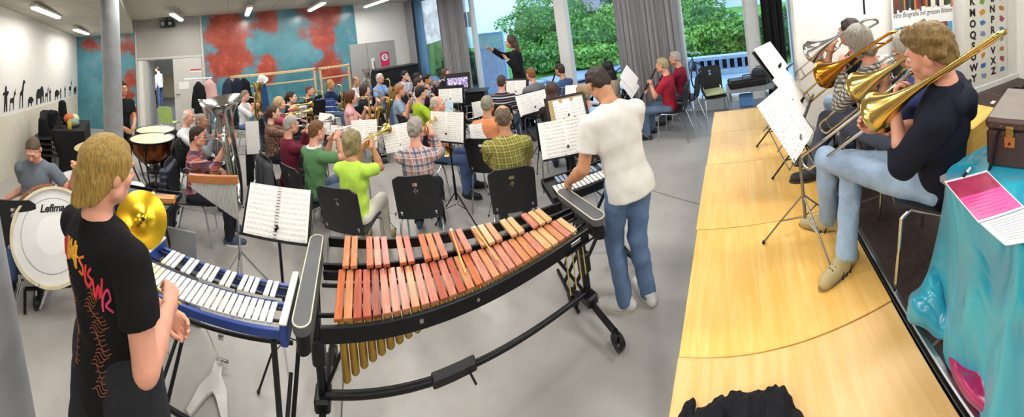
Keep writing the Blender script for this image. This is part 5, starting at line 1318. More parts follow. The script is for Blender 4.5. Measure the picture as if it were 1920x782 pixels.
trombonist('t4', 'fair curly haired person in navy hoodie and pale jeans playing trombone', (1711, 136), 1.5, -38, (.93, 1.27), (1500, 297), 2.02, (1648, 212), 1.56, (1877, 63), 1.16, BRASS,
    ('black chair under the trombonist in navy hoodie', 'yellow brass trombone nearest the camera, bell before the navy hoodie'), (.12, (-.03, -.03, -.10)), (.36, (.05, -.04, -.11)), s=1.0, hsize=1.1, top=cloth('navy_hoodie', '#141827', .15), bottom=denim('bleached', '#8ea8c4', .35), sleeve='rolled', hair='curly', hcol=OLIVEH, shoe=SHOE_T, tone='pink', loose=.03,
    kl=V((.47, 1.85, 1.10)), kr=V((.60, 1.74, 1.10)), al=V((.46, 1.86, .70)), ar=V((.47, 1.56, .70)), fl=V((-.6, .35, 0)), fr=V((-.75, -.35, 0)), hdl=V((.3, .2, 1)), pnl=V((.6, -.5, 0)), hdr=V((-.6, .4, .3)), pnr=V((-.4, -.6, .4)), curl=(.8, .9), yaw=4)
trombonist('t3', 'grey haired person with glasses and blue shirt behind the navy hoodie', (1690, 114), 1.95, -30, (1.07, 1.71), (1537, 236), 2.38, (1615, 168), 2.0, (1775, 66), 1.62, BRASS,
    ('black chair under the trombonist in blue shirt', 'brass trombone with silver slide held by the person with glasses'), (.12, (-.03, -.03, -.09)), (.33, (.05, -.03, -.11)), top=cloth('blue_denim_shirt', '#4a5a94'), bottom=JEAN_D, sleeve='elbow', hair='mid', hcol='#a8a49a', shoe=SHOE_B, tone='tan', glasses=True,
    kl=V((.76, 2.24, 1.08)), kr=V((.90, 2.20, 1.08)), al=V((.78, 2.3, .71)), ar=V((.92, 2.26, .71)), curl=(.8, .9))
trombonist('t2', 'person with long grey hair in checked shirt playing dark brass trombone', (1600, 106), 2.3, -26, (.965, 2.12), (1502, 187), 2.72, (1548, 147), 2.36, (1672, 68), 1.9, DBRASS,
    ('black chair under the trombonist in checked shirt', 'dark copper coloured trombone held by the long grey haired person'), (.12, (-.03, -.03, -.09)), (.3, (.05, -.03, -.10)), slide_met=BRASS, top=CHECK, bottom=JEAN_D, sleeve='long', hair='bob', hcol='#8f8a80', shoe=SHOE_B, tone='pink', loose=.02,
    kl=V((.66, 2.48, 1.08)), kr=V((.80, 2.52, 1.08)), al=V((.50, 2.42, .71)), ar=V((.56, 2.62, .71)), fl=V((-.9, .1, 0)), fr=V((-.8, .3, 0)), curl=(.8, .9))
trombonist('t1', 'dark haired person in black shirt playing silver trombone by the white wall', (1574, 62), 2.62, -30, (1.0, 2.48), (1490, 138), 3.0, (1525, 95), 2.7, (1628, 34), 2.15, SILVER,
    ('black chair under the trombonist in black shirt', 'silver trombone of the dark haired person by the white wall'), (.12, (-.03, -.03, -.09)), (.3, (.05, -.03, -.10)), top=cloth('black_shirt', '#15151a'), bottom=JEAN_L, sleeve='rolled', hair='short', hcol='#251b15', shoe=SHOE_B, tone='tan',
    kl=V((.80, 2.80, 1.08)), kr=V((.94, 2.84, 1.08)), al=V((.76, 2.74, .71)), ar=V((.92, 2.78, .71)), curl=(.8, .9))
# ================================================================== percussion
def wood_bar_mat(name, a, b):
    t = NT(name); g = t.noise(t.coord(scale=(30, 3, 30)), 3, 5, .6, .4); n = t.noise(t.coord(), 7, 3)
    c = t.mix(t.ramp(g, .3, .75), a, b); c = t.mix(t.math('MULTIPLY', t.ramp(n, .5, .8), .4), c, b); return t.fin(c, .28)
WB = [wood_bar_mat('rosewood_a', '#a24f2c', '#c4713f'), wood_bar_mat('rosewood_b', '#94412c', '#b5604a'), wood_bar_mat('rosewood_c', '#ae6a42', '#c98d60'), wood_bar_mat('rosewood_d', '#a85f4c', '#c98a70'), wood_bar_mat('rosewood_e_lit', '#c08d5c', '#d8b080'), wood_bar_mat('rosewood_f', '#7b3a2c', '#9c5846')]
GREYB = M('end_board_grey', '#55575a', .55, var=.06); CREAM = M('end_board_edge', '#c9c8a8', .5)
# ---- xylophone: local X along the keyboard, Y away from the player
xy = thing('xylophone', 'large rosewood xylophone with gold resonators standing in the front', 'xylophone', (-1.609, .348, 0), math.atan2(.918, .397))
rx = random.Random(5)
N = 29; X0, X1 = .03, 1.405; pit = (X1-X0)/N
natL = lambda f: .335-.165*f
zt = .86
order = [0, 2, 1, 1, 5, 3, 3, 3, 2, 3, 3, 1, 3, 1, 2, 0, 3, 2, 3, 3, 3, 2, 2, 3, 4, 4, 2, 3, 4]  # mixed wood tints; paler ones at the right end paint in reflected light
def bar(cx, y0, L, w, z, mat, par=xy, nm='bar', th=.019, holes=True):
    m = MB(); m.box((cx, y0+L/2, z-th/2), (w, L, th), .0025)
    o = m.build(nm, mat, par)
    if holes:
        h = MB()
        for yy in (y0+L*.22, y0+L*.78): h.lathe([(.004, 0), (.004, .0012)], 8, T(cx, yy, z-.0002))
        h.build('cord_hole', black_pl, o) if False else None
    return o
for k in range(N):
    f = k/(N-1); cx = X0+pit*(k+.5); L = natL(f)
    bar(cx, .005, L, pit*.84, zt, WB[order[k]])
acc = [k for k in range(N-1) if k % 7 in (0, 1, 3, 4, 5)]
for k in acc:
    f = k/(N-1); cx = X0+pit*(k+1.0); L = natL(f)*.86
    bar(cx, natL(f)-.012, L, pit*.82, zt+.028, WB[rx.choice([0, 1, 2, 3] if f < .6 else [2, 4, 3, 4])])  # paler picks towards the right: light reflection put into the bar colour
def lam(y0, y1): return lambda x: y0+(y1-y0)*(x/1.43)
m = MB(); m.box((.715, -.012, zt-.055), (1.5, .022, .075), .004); m.build('front_rail', black_metal, xy)
def slant(ya, yb, z, h, w, name, mat, x0=-.06, x1=1.5):
    a = V((x0, ya, z)); b = V((x1, yb, z)); d = (b-a); L = d.length
    MB(T(*((a+b)/2), 0, 0, math.atan2(d.y, d.x))).box((0, 0, 0), (L, w, h), .003).build(name, mat, xy)
slant(.66, .315, zt-.03, .06, .022, 'back_rail', black_metal); slant(.345, .168, zt-.03, .05, .02, 'middle_rail', black_metal); slant(.375, .195, zt-.01, .05, .018, 'accidental_rail', black_metal)
slant(.43, .225, zt-.055, .02, .06, 'resonator_plate', GOLDP, .0, 1.43); slant(.07, .05, zt-.035, .02, .012, 'support_rail', black_metal); slant(.27, .135, zt-.035, .02, .012, 'support_rail', black_metal)
for k in range(N):
    f = k/(N-1); L = .30*(.885**k)+.05; cx = X0+pit*(k+.5); y = .01+natL(f)*.30
    m = MB(T(cx, y, zt-.03-L)); r = min(.0215, pit*.455); m.lathe([(r*.8, 0), (r, .006), (r, L)], 16); m.build('resonator', GOLDP, xy)
for k in acc:
    f = k/(N-1); L = .22*(.89**k)+.05; cx = X0+pit*(k+1.0)
    m = MB(T(cx, natL(f)+natL(f)*.42, zt-.02-L)); r = pit*.44; m.lathe([(r*.8, 0), (r, .006), (r, L)], 12); m.build('accidental_resonator', GOLDP, xy)
def end_board(x, ya, yb, tilt):
    def stad(w, y0, y1): return [(w*math.cos(a), y1+w*math.sin(a)) for a in [PI*i/10 for i in range(11)]]+[(w*math.cos(a), y0+w*math.sin(a)) for a in [PI+PI*i/10 for i in range(11)]]
    q = MB(T(x, 0, zt+.012, 0, 0, tilt)); q.prism(stad(.046, ya, yb), -.03, .012); o = q.build('end_board', GREYB, xy, ang=.5)
    e = MB(T(x, 0, zt+.025, 0, 0, tilt)); pts = stad(.044, ya, yb); e.tube([(p[0], p[1], 0) for p in pts], .0038, 6, closed=True); e.build('edge_trim', CREAM, o)
    e = MB(T(x, 0, zt-.05, 0, 0, tilt)); e.prism(stad(.035, ya, yb), -.06, .04); e.build('end_block', black_metal, o)
end_board(-.115, -.03, .60, .03); end_board(1.545, -.03, .37, -.06)
m = MB(); m.box((.45, -.0245, zt-.05), (.018, .003, .018)); m.build('screw_plate', alu, xy); m = MB(); m.lathe([(.009, 0), (.009, .003)], 12, frame((.74, -.024, zt-.05), (1, 0, 0), (0, -1, 0))); m.build('screw_plate', alu, xy); m = MB(); m.box((1.36, -.0245, zt-.05), (.07, .003, .022), .001); m.build('maker_badge', alu, xy)
FRM = M('frame_black_steel', '#17181a', .4, .3)
for x, y, yl in ((-.12, .30, (-.12, .70)), (1.55, .20, (-.06, .41))):
    MB().tube([(x, y, zt-.10), (x, y, .20)], .026, 12).build('post', FRM, xy)
    m = MB(); m.tube([(x, y, .19), (x, yl[0]+.02, .125)], .020, 10); m.tube([(x, y, .19), (x, yl[1]-.02, .125)], .020, 10); m.box((x, y, .21), (.09, .12, .07), .012); m.build('foot', FRM, xy)
    m = MB(); sgn = 1 if x < .7 else -1; m.tube([(x+sgn*.02, y, .25), (x+sgn*.30, y-.02, zt-.09)], .011, 8); m.tube([(x, y, .3), (x, y+.17, zt-.09)], .011, 8); m.build('brace', FRM, xy)
    MB().box((x, y, .46), (.075, .075, .14), .012).build('clamp', black_pl, xy)
    for yy in yl:
        c = MB(); c.box((x, yy, .105), (.036, .06, .05), .01); c.rod((x, yy, .08), (x, yy, .145), .012); c = c.build('caster', black_metal, xy)
        w_ = MB(frame((x+.012, yy+.01, .055), (0, 1, 0), (1, 0, 0))); w_.lathe([(.02, -.021), (.05, -.019), (.055, -.012), (.055, .012), (.05, .019), (.02, .021)], 20); w_.build('wheel', black_pl, c)
        MB(frame((x-.03, yy-.03, .075), (0, 1, 0), (1, 0, 0))).lathe([(.028, -.008), (.028, .008)], 14).build('brake_lever', black_pl, c)
m = MB(); m.tube([(-.10, .285, .24), (.55, .25, .245)], .021, 10); m.tube([(.5, .255, .245), (1.53, .20, .25)], .017, 10); m.build('stretcher', FRM, xy)
m = MB(); m.box((.62, .25, .246), (.26, .055, .055), .008); m.tube([(.70, .23, .24), (.72, .17, .21)], .007); m.build('telescope_lock', black_pl, xy)
# mallets
def mallet(label, a, b, head, hcol, group, hr=.016):
    a, b = V(a), V(b); t = thing('mallet', label, 'mallet', a, group=group); d = b-a
    MB().tube([(0, 0, 0), d], .0042, 8).build('shaft', M('mallet_shaft', '#d2b45c', .5), t)
    MB().ball(d, hr, 14).build('head', hcol, t); return t
XM = xy.matrix_basis if False else T(-1.609, .348, 0, 0, 0, math.atan2(.918, .397))
xl = lambda x, y, z: XM @ V((x, y, z))
BALLW = M('mallet_white', '#d8d4c8', .5); BALLB = M('mallet_blue', '#3f5a9c', .7, bump=.002); BALLBR = M('mallet_brown', '#5d3a2c', .7, bump=.002)
def on_bars(px0, px1, label):
    a = atz(*px0, zt+.010); b = atz(*px1, zt+.05); mallet(label, a, b, None, BALLW, 'mallets lying on the xylophone', .012)
on_bars((873, 512), (846, 432), 'white tipped mallet lying on the xylophone, left of two'); on_bars((934, 488), (890, 427), 'white tipped mallet lying on the xylophone, right of two')
for i, (px, hm_) in enumerate(((1058, BALLB), (1070, BALLB), (1081, BALLBR), (1090, BALLBR))):
    p = atd(px, 458-4*i, 2.02+.015*i); mallet(['blue headed mallet hanging at the xylophone end, outermost', 'blue headed mallet hanging beside the outermost one', 'brown headed mallet hanging next to the blue ones', 'brown headed mallet hanging nearest the xylophone leg'][i], p-V((0, 0, .33-.03*i)), p, None, hm_, 'mallets hanging from the xylophone end')
m = MB(); p = xl(1.42, -.04, .80); q = xl(1.5, -.05, .80)
m.rod(xl(1.28, -.03, .775), xl(1.5, -.035, .775), .006); m.build('mallet_rail', black_metal, None); o = bpy.data.objects['mallet_rail']; o.parent = xy; o.matrix_parent_inverse = XM.inverted()
# ---- glockenspiel with blue frame
GM = T(-2.042, -.702, 0, 0, 0, math.atan2(.928, .371)); gl = thing('glockenspiel', 'blue framed glockenspiel with silver bars played by the blond person', 'glockenspiel'); gl.matrix_world = GM
SBAR = M('satin_silver_bar', '#dcdcd8', .34, .35, var=.04); BLUEF = M('royal_blue_paint', '#24428c', .35); WHITEP = M('cream_end_plate', '#d9d6c8', .5)
N = 22; W = .86; pit = W/N; gz_ = .82
for k in range(N):
    f = k/(N-1); L = .185-.055*f; m = MB(); m.box((pit*(k+.5), .01+L/2, gz_-.005), (pit*.80, L, .010), .002); m.build('bar', SBAR, gl)
gacc = [k for k in range(N-1) if (k+2) % 7 in (0, 1, 3, 4, 5)]
for k in gacc:
    f = k/(N-1); L = .150-.04*f; m = MB(); m.box((pit*(k+1.0), .195-.055*f+.01+L/2, gz_+.013), (pit*.76, L, .010), .002); m.build('bar', SBAR, gl)
for nm, y0, y1, z, h, mt in (('front_rail', -.006, -.006, gz_-.034, .042, BLUEF), ('back_rail', .375, .265, gz_-.03, .06, BLUEF), ('middle_rail', .20, .145, gz_-.022, .03, BLUEF), ('pin_rail', .05, .045, gz_-.018, .012, black_pl), ('pin_rail', .16, .115, gz_-.018, .012, black_pl), ('pin_rail', .24, .18, gz_-.004, .012, black_pl), ('pin_rail', .33, .235, gz_-.004, .012, black_pl)):
    a = V((-.04, y0, z)); b = V((W+.05, y1, z)); d = b-a
    MB(T(*((a+b)/2), 0, 0, math.atan2(d.y, d.x))).box((0, 0, 0), (d.length, .022 if 'rail' in nm and 'pin' not in nm else .012, h), .003).build(nm, mt, gl)
for x, y1 in ((-.06, .42), (W+.065, .31)):
    MB().box((x, (y1-.03)/2, gz_-.02), (.038, y1+.05, .10), .006).build('end_plate', BLUEF, gl); MB().box((x, (y1-.03)/2, gz_+.034), (.040, y1+.052, .012), .004).build('end_plate_top', WHITEP, gl)
for x in (.12, .86):
    MB().tube([(x, .0, gz_-.07), (x, .0, .02)], .016, 10).build('leg', FRM, gl)
    MB().tube(curve_pts([(x+.03, .25, gz_-.07), (x+.05, .30, .62), (x+.04, .33, .45), (x-.0, .12, .10), (x, .06, .03)], 6), .013, 10).build('rear_leg', FRM, gl)
    MB().tube([(x, .0, .20), (x, .26, .36)], .012, 8).build('side_strut', FRM, gl)
MB().tube([(.10, .03, .20), (.88, .03, .20)], .014, 10).build('cross_bar', FRM, gl); MB().tube([(.10, .26, .50), (.88, .28, .50)], .011, 10).build('rear_bar', FRM, gl)
pq_ = GM.inverted() @ atz(402, 715, .03); pd_ = MB(T(pq_.x, pq_.y, .0, 0, 0, .2)); pd_.prism([(-.03, .14), (.03, .14), (.035, .05), (.09, -.04), (.13, -.20), (.10, -.22), (.03, -.09), (0, -.06), (-.03, -.09), (-.10, -.22), (-.13, -.20), (-.09, -.04), (-.035, .05)], .012, .030); pd_.build('pedal', M('pedal_white', '#d6d6d2', .4, .2), gl)
m = MB(); m.rod((pq_.x, pq_.y+.12, .03), (pq_.x+.02, .16, gz_-.05), .0045); m.rod((pq_.x-.04, pq_.y+.13, .05), (pq_.x+.05, pq_.y+.13, .05), .009); m.box((pq_.x+.005, pq_.y+.125, .20), (.04, .02, .03), .004); m.build('pedal_rod', chrome, gl)
hR = gb.Rw @ V(gb.WR)
mallet('thin mallet in the hand of the blond person over the silver bars', hR+V((-.02, .03, .0)), atz(330, 592, gz_+.02), None, M('mallet_yellow', '#c9a83c', .6), 'glockenspiel mallets', .008)
mallet('thin mallet crossing the blond person\'s fist', hR+V((-.01, .05, .01)), atz(283, 533, gz_+.05), None, M('mallet_yellow', '#c9a83c', .6), 'glockenspiel mallets', .008)
# ---- small keyboard of silver bars in a black case (white T-shirt player)
KM = T(-1.393, 1.913, 0, 0, 0, math.atan2(.78, .62)); kb = thing('bell_set', 'small silver bar keyboard in black case before the white T-shirt', 'glockenspiel'); kb.matrix_world = KM
MB().box((.34, .14, .80), (.72, .32, .05), .01).build('case', black_pl, kb)
m = MB(); 
for y in (-.015, .295): m.box((.34, y, .83), (.72, .014, .035), .003)
for x in (-.015, .695): m.box((x, .14, .83), (.014, .32, .035), .003)
m.build('case_rim', black_pl, kb)
for k in range(18):
    L = .14-.04*k/17; MB().box((.045+.035*k, .01+L/2, .843), (.028, L, .008), .002).build('bar', SBAR, kb)
for k in range(17):
    if (k+2) % 7 in (0, 1, 3, 4, 5): MB().box((.062+.035*k, .155-.04*k/17+.05, .855), (.026, .10, .008), .002).build('bar', M('blue_steel_bar', '#8fa0bd', .3, .7), kb)
for s_ in (-1, 1):
    MB().tube([(.34-s_*.30, .04 if s_ > 0 else .07, .775), (.34+s_*.30, .04 if s_ > 0 else .07, .02)], .014, 8).build('leg', FRM, kb); MB().tube([(.34-s_*.30, .24 if s_ > 0 else .21, .775), (.34+s_*.30, .24 if s_ > 0 else .21, .02)], .014, 8).build('leg', FRM, kb)
    MB().tube([(.34+s_*.30, -.08, .02), (.34+s_*.30, .36, .02)], .013, 8).build('foot_bar', FRM, kb); MB().tube([(.34+s_*.30, -.02, .775), (.34+s_*.30, .30, .775)], .012, 8).build('top_bar', FRM, kb)
# ---- bass drum
bc = atd(99, 425, 3.1); bz = .62; bn = V((.78, .62, 0)).normalized(); bt_ = .30
bd = thing('bass_drum', 'large bass drum with white head and wooden hoop at the left', 'bass drum', (bc.x, bc.y, 0))
A = frame((0, 0, bz), (bn.y*-1, bn.x, 0), bn); bn3 = (bn+V((0, 0, bt_))).normalized(); ux_ = V((-bn.y, bn.x, 0)); A = Matrix((ux_, bn3.cross(ux_), bn3)).transposed().to_4x4(); A.translation = V((0, 0, bz)); R_ = .375
MB(A).lathe([(R_-.015, -.42), (R_-.008, -.42), (R_-.008, -.005), (R_-.015, -.005)], 48, caps=False).build('shell', M('drum_shell_brown', '#6d3320', .3), bd)
MB(A).lathe([(.0, .0), (R_-.01, .0), (R_-.01, -.012)], 48, caps=False).build('drum_head', M('drum_head_white', '#e4e4e2', .5, var=.015), bd)
o = MB(A).lathe([(.0, .0015), (.15, .0015), (.15, .0005)], 40, caps=False).build('centre_patch', M('drum_patch', '#efefed', .5, var=.01), bd)
MB(A).lathe([(.285, .0008), (.285, .002), (.29, .002), (.29, .0008)], 56, caps=False).build('head_ring', M('head_ring_grey', '#8c8c90', .5), bd)
for z0_, nm in ((-.01, 'front_hoop'), (-.44, 'rear_hoop')): MB(A).lathe([(R_-.012, z0_), (R_+.012, z0_), (R_+.012, z0_+.04), (R_-.012, z0_+.04), (R_-.012, z0_)], 56, caps=False).build(nm, M('hoop_maple', '#d9cdb0', .35) if nm == 'front_hoop' else M('hoop_wood', '#a8704a', .35), bd)
for k in range(10):
    a = 2*PI*k/10+.2; c, s_ = math.cos(a)*(R_+.016), math.sin(a)*(R_+.016); MB(A).box((c, s_, .0), (.03, .03, .05), .006).build('tension_claw', chrome, bd); MB(A).rod((c, s_, -.03), (c, s_, -.40), .004, 6).build('tension_rod', chrome, bd)
text_mesh('Lefima', .085, black_pl, bd, 'lettering', A @ T(-.0, .205, .003), .0012, .25, bold=.003)
text_mesh('Symphonic', .022, black_pl, bd, 'lettering', A @ T(.03, .160, .003), .001, .2) if False else None
for s_ in (-1, 1):
    MB().tube([A @ V((s_*.22, -.30, -.2)), A @ V((s_*.28, -.34, -.06)), V((A @ V((s_*.36, 0, .10))).xy.to_3d())+V((0, 0, .02))], .013, 8).build('leg', chrome, bd)
fl_ = atz(75, 580, .012); MB(T(-bc.x, -bc.y, 0)).tube([V((bc.x, bc.y, 0))+(A @ V((-.14, -.345, .03))), fl_+V((-.06, .04, .14)), fl_], .013, 8).build('front_leg', chrome, bd)
m = MB(); m.tube([A @ V((-.25, -.42, -.15)), A @ V((.25, -.42, -.15))], .016, 8); m.tube([A @ V((-.25, -.42, -.15)), A @ V((-.25, -.59, -.15))], .014); m.tube([A @ V((.25, -.42, -.15)), A @ V((.25, -.59, -.15))], .014); m.tube([A @ V((.0, -.42, -.15)), A @ V((0, -.372, -.15))], .012); m.build('cradle', black_metal, bd)
# drum rug
q = [atz(20, 512, 0), atz(135, 516, 0), V((-3.9, -1.2, 0)), V((-4.6, -2.6, 0)), V((-3.4, -3.0, 0))]
m = MB(); m.prism([(p.x, p.y) for p in q], .002, .010); solo(m, 'drum_rug', M('rug_grey', '#4a4b4d', .95, bump=.004), 'dark grey rug under the bass drum and drum kit', 'rug')
# ---- cymbals, drums
CYM = M('cymbal_bronze', '#d8c48a', .28, .9, var=.06); CYMG = M('cymbal_gold', '#d9ae2e', .22, 1, var=.08)
def cymbal(label, c, r, mat, tilt=(.1, .1), n=None, stand=True, group='cymbals', base=None):
    t = thing('cymbal', label, 'cymbal', (c.x, c.y, 0), group=group)
    D = T(0, 0, c.z, *tilt) if n is None else frame((0, 0, c.z), (0, 0, 1), n)
    prof = [(.008, .034), (r*.12, .033), (r*.2, .020), (r*.24, .014), (r*.6, .008), (r, -.004), (r, -.0055), (r*.6, .006), (r*.24, .012), (.008, .03)]
    MB(D).lathe(prof, 40, caps=False).build('plate', mat, t); MB(D).lathe([(.014, .034), (.014, .046), (.005, .05), (.005, .075)], 12).build('felt', M('felt_dark', '#2b2b2b', .9), t)
    if stand:
        MB().rod((0, 0, .35), (0, 0, c.z+.01), .008).build('rod', chrome, t); MB().rod((0, 0, .12), (0, 0, .7), .012).build('tube', chrome, t)
        for k in range(3):
            a = 2*PI*k/3+.5; MB().tube([(0, 0, .40), (.22*math.cos(a), .22*math.sin(a), .012)], .009, 6).build('leg', chrome, t)
    return t
cymbal('large pale ride cymbal left of the grey column', atz(172, 272, 1.0), .25, CYM)
cymbal('small gold cymbal left of the blond head', atz(158, 308, .88), .17, CYMG, tilt=(0, .05))
cymbal('hand sized pale cymbal above the bass drum rim', atz(148, 337, .83), .16, CYM, tilt=(.2, -.1))
cymbal('gold suspended cymbal tilted towards the camera behind the blond person', atd(266, 412, 2.45), .19, CYMG, n=V((.72, .45, .45)))
def drum(name, label, cat, c, r, h, shell, tilt=(0, 0), legs=True, zf=0):
    t = thing(name, label, cat, (c.x, c.y, zf)); D = T(0, 0, c.z-zf, *tilt)
    MB(D).lathe([(r, -h), (r, -.004), (r-.01, -.004)], 32, caps=False).build('shell', shell, t); MB(D).lathe([(0, 0), (r-.003, 0), (r-.003, -.01)], 32, caps=False).build('drum_head', M('drum_head_white', '#e4e4e2', .5, var=.015), t)
    for z in (-.02, -h): MB(D).lathe([(r-.004, z), (r+.008, z), (r+.008, z+.025), (r-.004, z+.025), (r-.004, z)], 32, caps=False).build('hoop', chrome, t)
    for k in range(8):
        a = 2*PI*k/8; MB(D).box(((r+.008)*math.cos(a), (r+.008)*math.sin(a), -h*.45), (.018, .018, h*.5), .004).build('lug', chrome, t)
    if legs:
        for k in range(3):
            a = 2*PI*k/3+.2; MB().tube([D @ V((r*.75*math.cos(a), r*.75*math.sin(a), -h)), V((r*1.05*math.cos(a), r*1.05*math.sin(a), .01))], .010, 6).build('leg', chrome, t)
    return t
RED = M('drum_red', '#7c2a20', .25)
drum('snare_drum', 'white headed snare drum before the drummer in grey', 'drum', atz(140, 345, .74)+V((-.25, -.12, 0)), .18, .15, chrome)
drum('tom_drum', 'red brown tom drum behind the bass drum', 'drum', atz(172, 345, .80)+V((-.1, .02, 0)), .16, .22, RED, tilt=(.2, .1))
drum('floor_tom', 'red brown floor tom at the drum kit', 'drum', V((-3.9, -1.35, .62)), .19, .34, RED)
st_ = thing('drum_stool', 'round black stool under the drummer in grey', 'stool', (PEOPLE['drummer'][0].x, PEOPLE['drummer'][0].y, 0))
MB().lathe([(.02, .38), (.15, .38), (.17, .40), (.17, .44), (.15, .455), (.0, .46)], 24).build('seat', black_pl, st_); MB().rod((0, 0, .1), (0, 0, .4), .016).build('post', chrome, st_)
for k in range(3): a = 2*PI*k/3; MB().tube([(0, 0, .28), (.25*math.cos(a), .25*math.sin(a), .01)], .011, 6).build('leg', chrome, st_)
def timpani(label, c, r):
    t = thing('timpani', label, 'timpani', (c.x, c.y, 0), group='timpani'); z = c.z
    COP = M('copper_bowl', '#8a4f2c', .25, .9, var=.1)
    MB().lathe([(r*.12, z-r*1.05), (r*.55, z-r*.95), (r*.85, z-r*.6), (r*.97, z-.12), (r, z-.02)], 36, caps=False).build('bowl', COP, t)
    MB().lathe([(0, z), (r-.01, z), (r+.004, z-.012)], 36, caps=False).build('drum_head', M('timpani_head', '#dcd6b4', .5, var=.03), t)
    MB().lathe([(r-.008, z-.02), (r+.02, z-.02), (r+.02, z+.006), (r-.008, z+.006), (r-.008, z-.02)], 36, caps=False).build('hoop', black_metal, t)
    for k in range(6):
        a = 2*PI*k/6; c_, s_ = math.cos(a), math.sin(a); MB().tube([((r+.015)*c_, (r+.015)*s_, z-.01), ((r+.02)*c_, (r+.02)*s_, z-.25), (r*.6*c_, r*.6*s_, .22), (r*.35*c_, r*.35*s_, .12)], .012, 6).build('strut', black_metal, t)
    MB().lathe([(r*.45, .06), (r*.5, .10), (r*.4, .15), (r*.1, .2)], 20).build('base', black_metal, t); MB().box((0, -r*.6, .05), (.1, .28, .03), .01).build('pedal', chrome, t)
    return t
timpani('timpani with pale head, rear of the two by the doorway', atz(290, 243, .82), .36); timpani('timpani with copper bowl, front of the two by the doorway', atz(284, 259, .88), .36)
# ---- trap table with mallets and wood block
q0, q1, q3 = atz(250, 357, .9), atz(341, 371, .9), atz(293, 393, .9)
cx_ = (q1+q0)/2+(q3-q1)*.45; u_ = (q1-q0); tt = thing('trap_table', 'black tray table of mallets beside the blond person', 'table', (cx_.x, cx_.y, 0), math.atan2(u_.y, u_.x))
MB().box((0, 0, .885), (.58, .36, .02), .004).build('tray', black_pl, tt); m = MB()
for y in (-.178, .178): m.box((0, y, .905), (.58, .008, .04), .002)
for x in (-.288, .288): m.box((x, 0, .905), (.008, .36, .04), .002)
m.build('tray_rim', black_metal, tt); MB().box((0, 0, .897), (.55, .33, .006)).build('tray_mat', M('tray_mat_grey', '#5b6370', .9), tt)
for x in (-.24, .24):
    MB().tube([(x, -.14, .875), (x, .14, .03)], .011, 8).build('leg', black_metal, tt); MB().tube([(x, .14, .875), (x, -.14, .03)], .011, 8).build('leg', black_metal, tt); MB().rod((x, -.18, .02), (x, .18, .02), .011).build('foot_bar', black_metal, tt)
TT = T(cx_.x, cx_.y, 0, 0, 0, math.atan2(u_.y, u_.x)); tl = lambda x, y, z: TT @ V((x, y, z))
for i, (x0, y0, x1, y1) in enumerate(((-.25, -.10, .05, .06), (-.26, -.06, .04, .10), (-.2, -.13, .12, -.02))):
    mallet(['yellow shafted mallet lying at the back of the tray', 'yellow shafted mallet lying in the middle of the tray', 'yellow shafted mallet lying at the front of the tray'][i], tl(x0, y0, .912), tl(x1, y1, .925), None, M('yarn_dark', '#26241f', .9, bump=.003) if i == 1 else M('yarn_cream', '#d9d3b0', .9, bump=.003), 'mallets on the tray', .022)
wbk = MB(TT @ T(.20, -.02, .935, 0, 0, .2)); wbk.box((0, 0, 0), (.20, .075, .055), .008); solo(wbk, 'wood_block', wood_bar_mat('block_wood', '#b5703c', '#d39452'), 'orange brown wood block on the black tray', 'wood block')
# ---- bar chimes on a stand
c0, c1 = atd(354, 337, 3.25), atd(446, 333, 3.1); cz = (c0.z+c1.z)/2; d_ = (c1-c0); Lc = math.hypot(d_.x, d_.y)
ch = thing('bar_chimes', 'wooden bar with row of hanging silver chime tubes before the tuba', 'wind chimes', ((c0.x+c1.x)/2, (c0.y+c1.y)/2, 0), math.atan2(d_.y, d_.x))
MB().box((0, 0, cz), (Lc, .04, .075), .006).build('beam', wood_bar_mat('chime_wood', '#a5633a', '#c07f4e'), ch)
for k in range(36):
    x = -Lc*.44+Lc*.88*k/35; L = .05+.26*(k/35); MB(T(x, 0, cz-.045-L)).lathe([(.0052, 0), (.0052, L)], 8).build('chime_tube', SBAR, ch)
MB().rod((Lc*.42, .03, .55), (Lc*.42, .03, cz), .010).build('pole', chrome, ch); MB().rod((Lc*.42, .03, .15), (Lc*.42, .03, .6), .014).build('lower_tube', chrome, ch)
for k in range(3): a = 2*PI*k/3+.4; MB().tube([(Lc*.42, .03, .36), (Lc*.42+.27*math.cos(a), .03+.27*math.sin(a), .012)], .010, 6).build('leg', chrome, ch)
# ---- tuba in the arms of its player
loc, az, mo = PEOPLE['tuba']
tb = euphonium('large silver tuba standing on its player\'s lap', None, SILVER, 1.38, True, 'tuba', 'tuba', bellx=-.17, bell_r=.21, belld=(.10, .0, 1))
tb.matrix_world = Matrix.Translation(mo) @ Matrix.Rotation(-az, 4, 'Z') @ T(0, 0, 0, .10, 0, 0)
# ================================================================== stands, scores and the rest of the room
def face_to(p, q): return math.atan2(q[0]-p[0], q[1]-p[1])
def score(px, py, d, label, slabel, who=None, face=None, **kw):
    p = atd(px, py, d)
    f = math.radians(face) if face is not None else face_to(p, PEOPLE[who][0] if who else (0, 0))
    return stand_with(p, f, label, slabel, **kw)
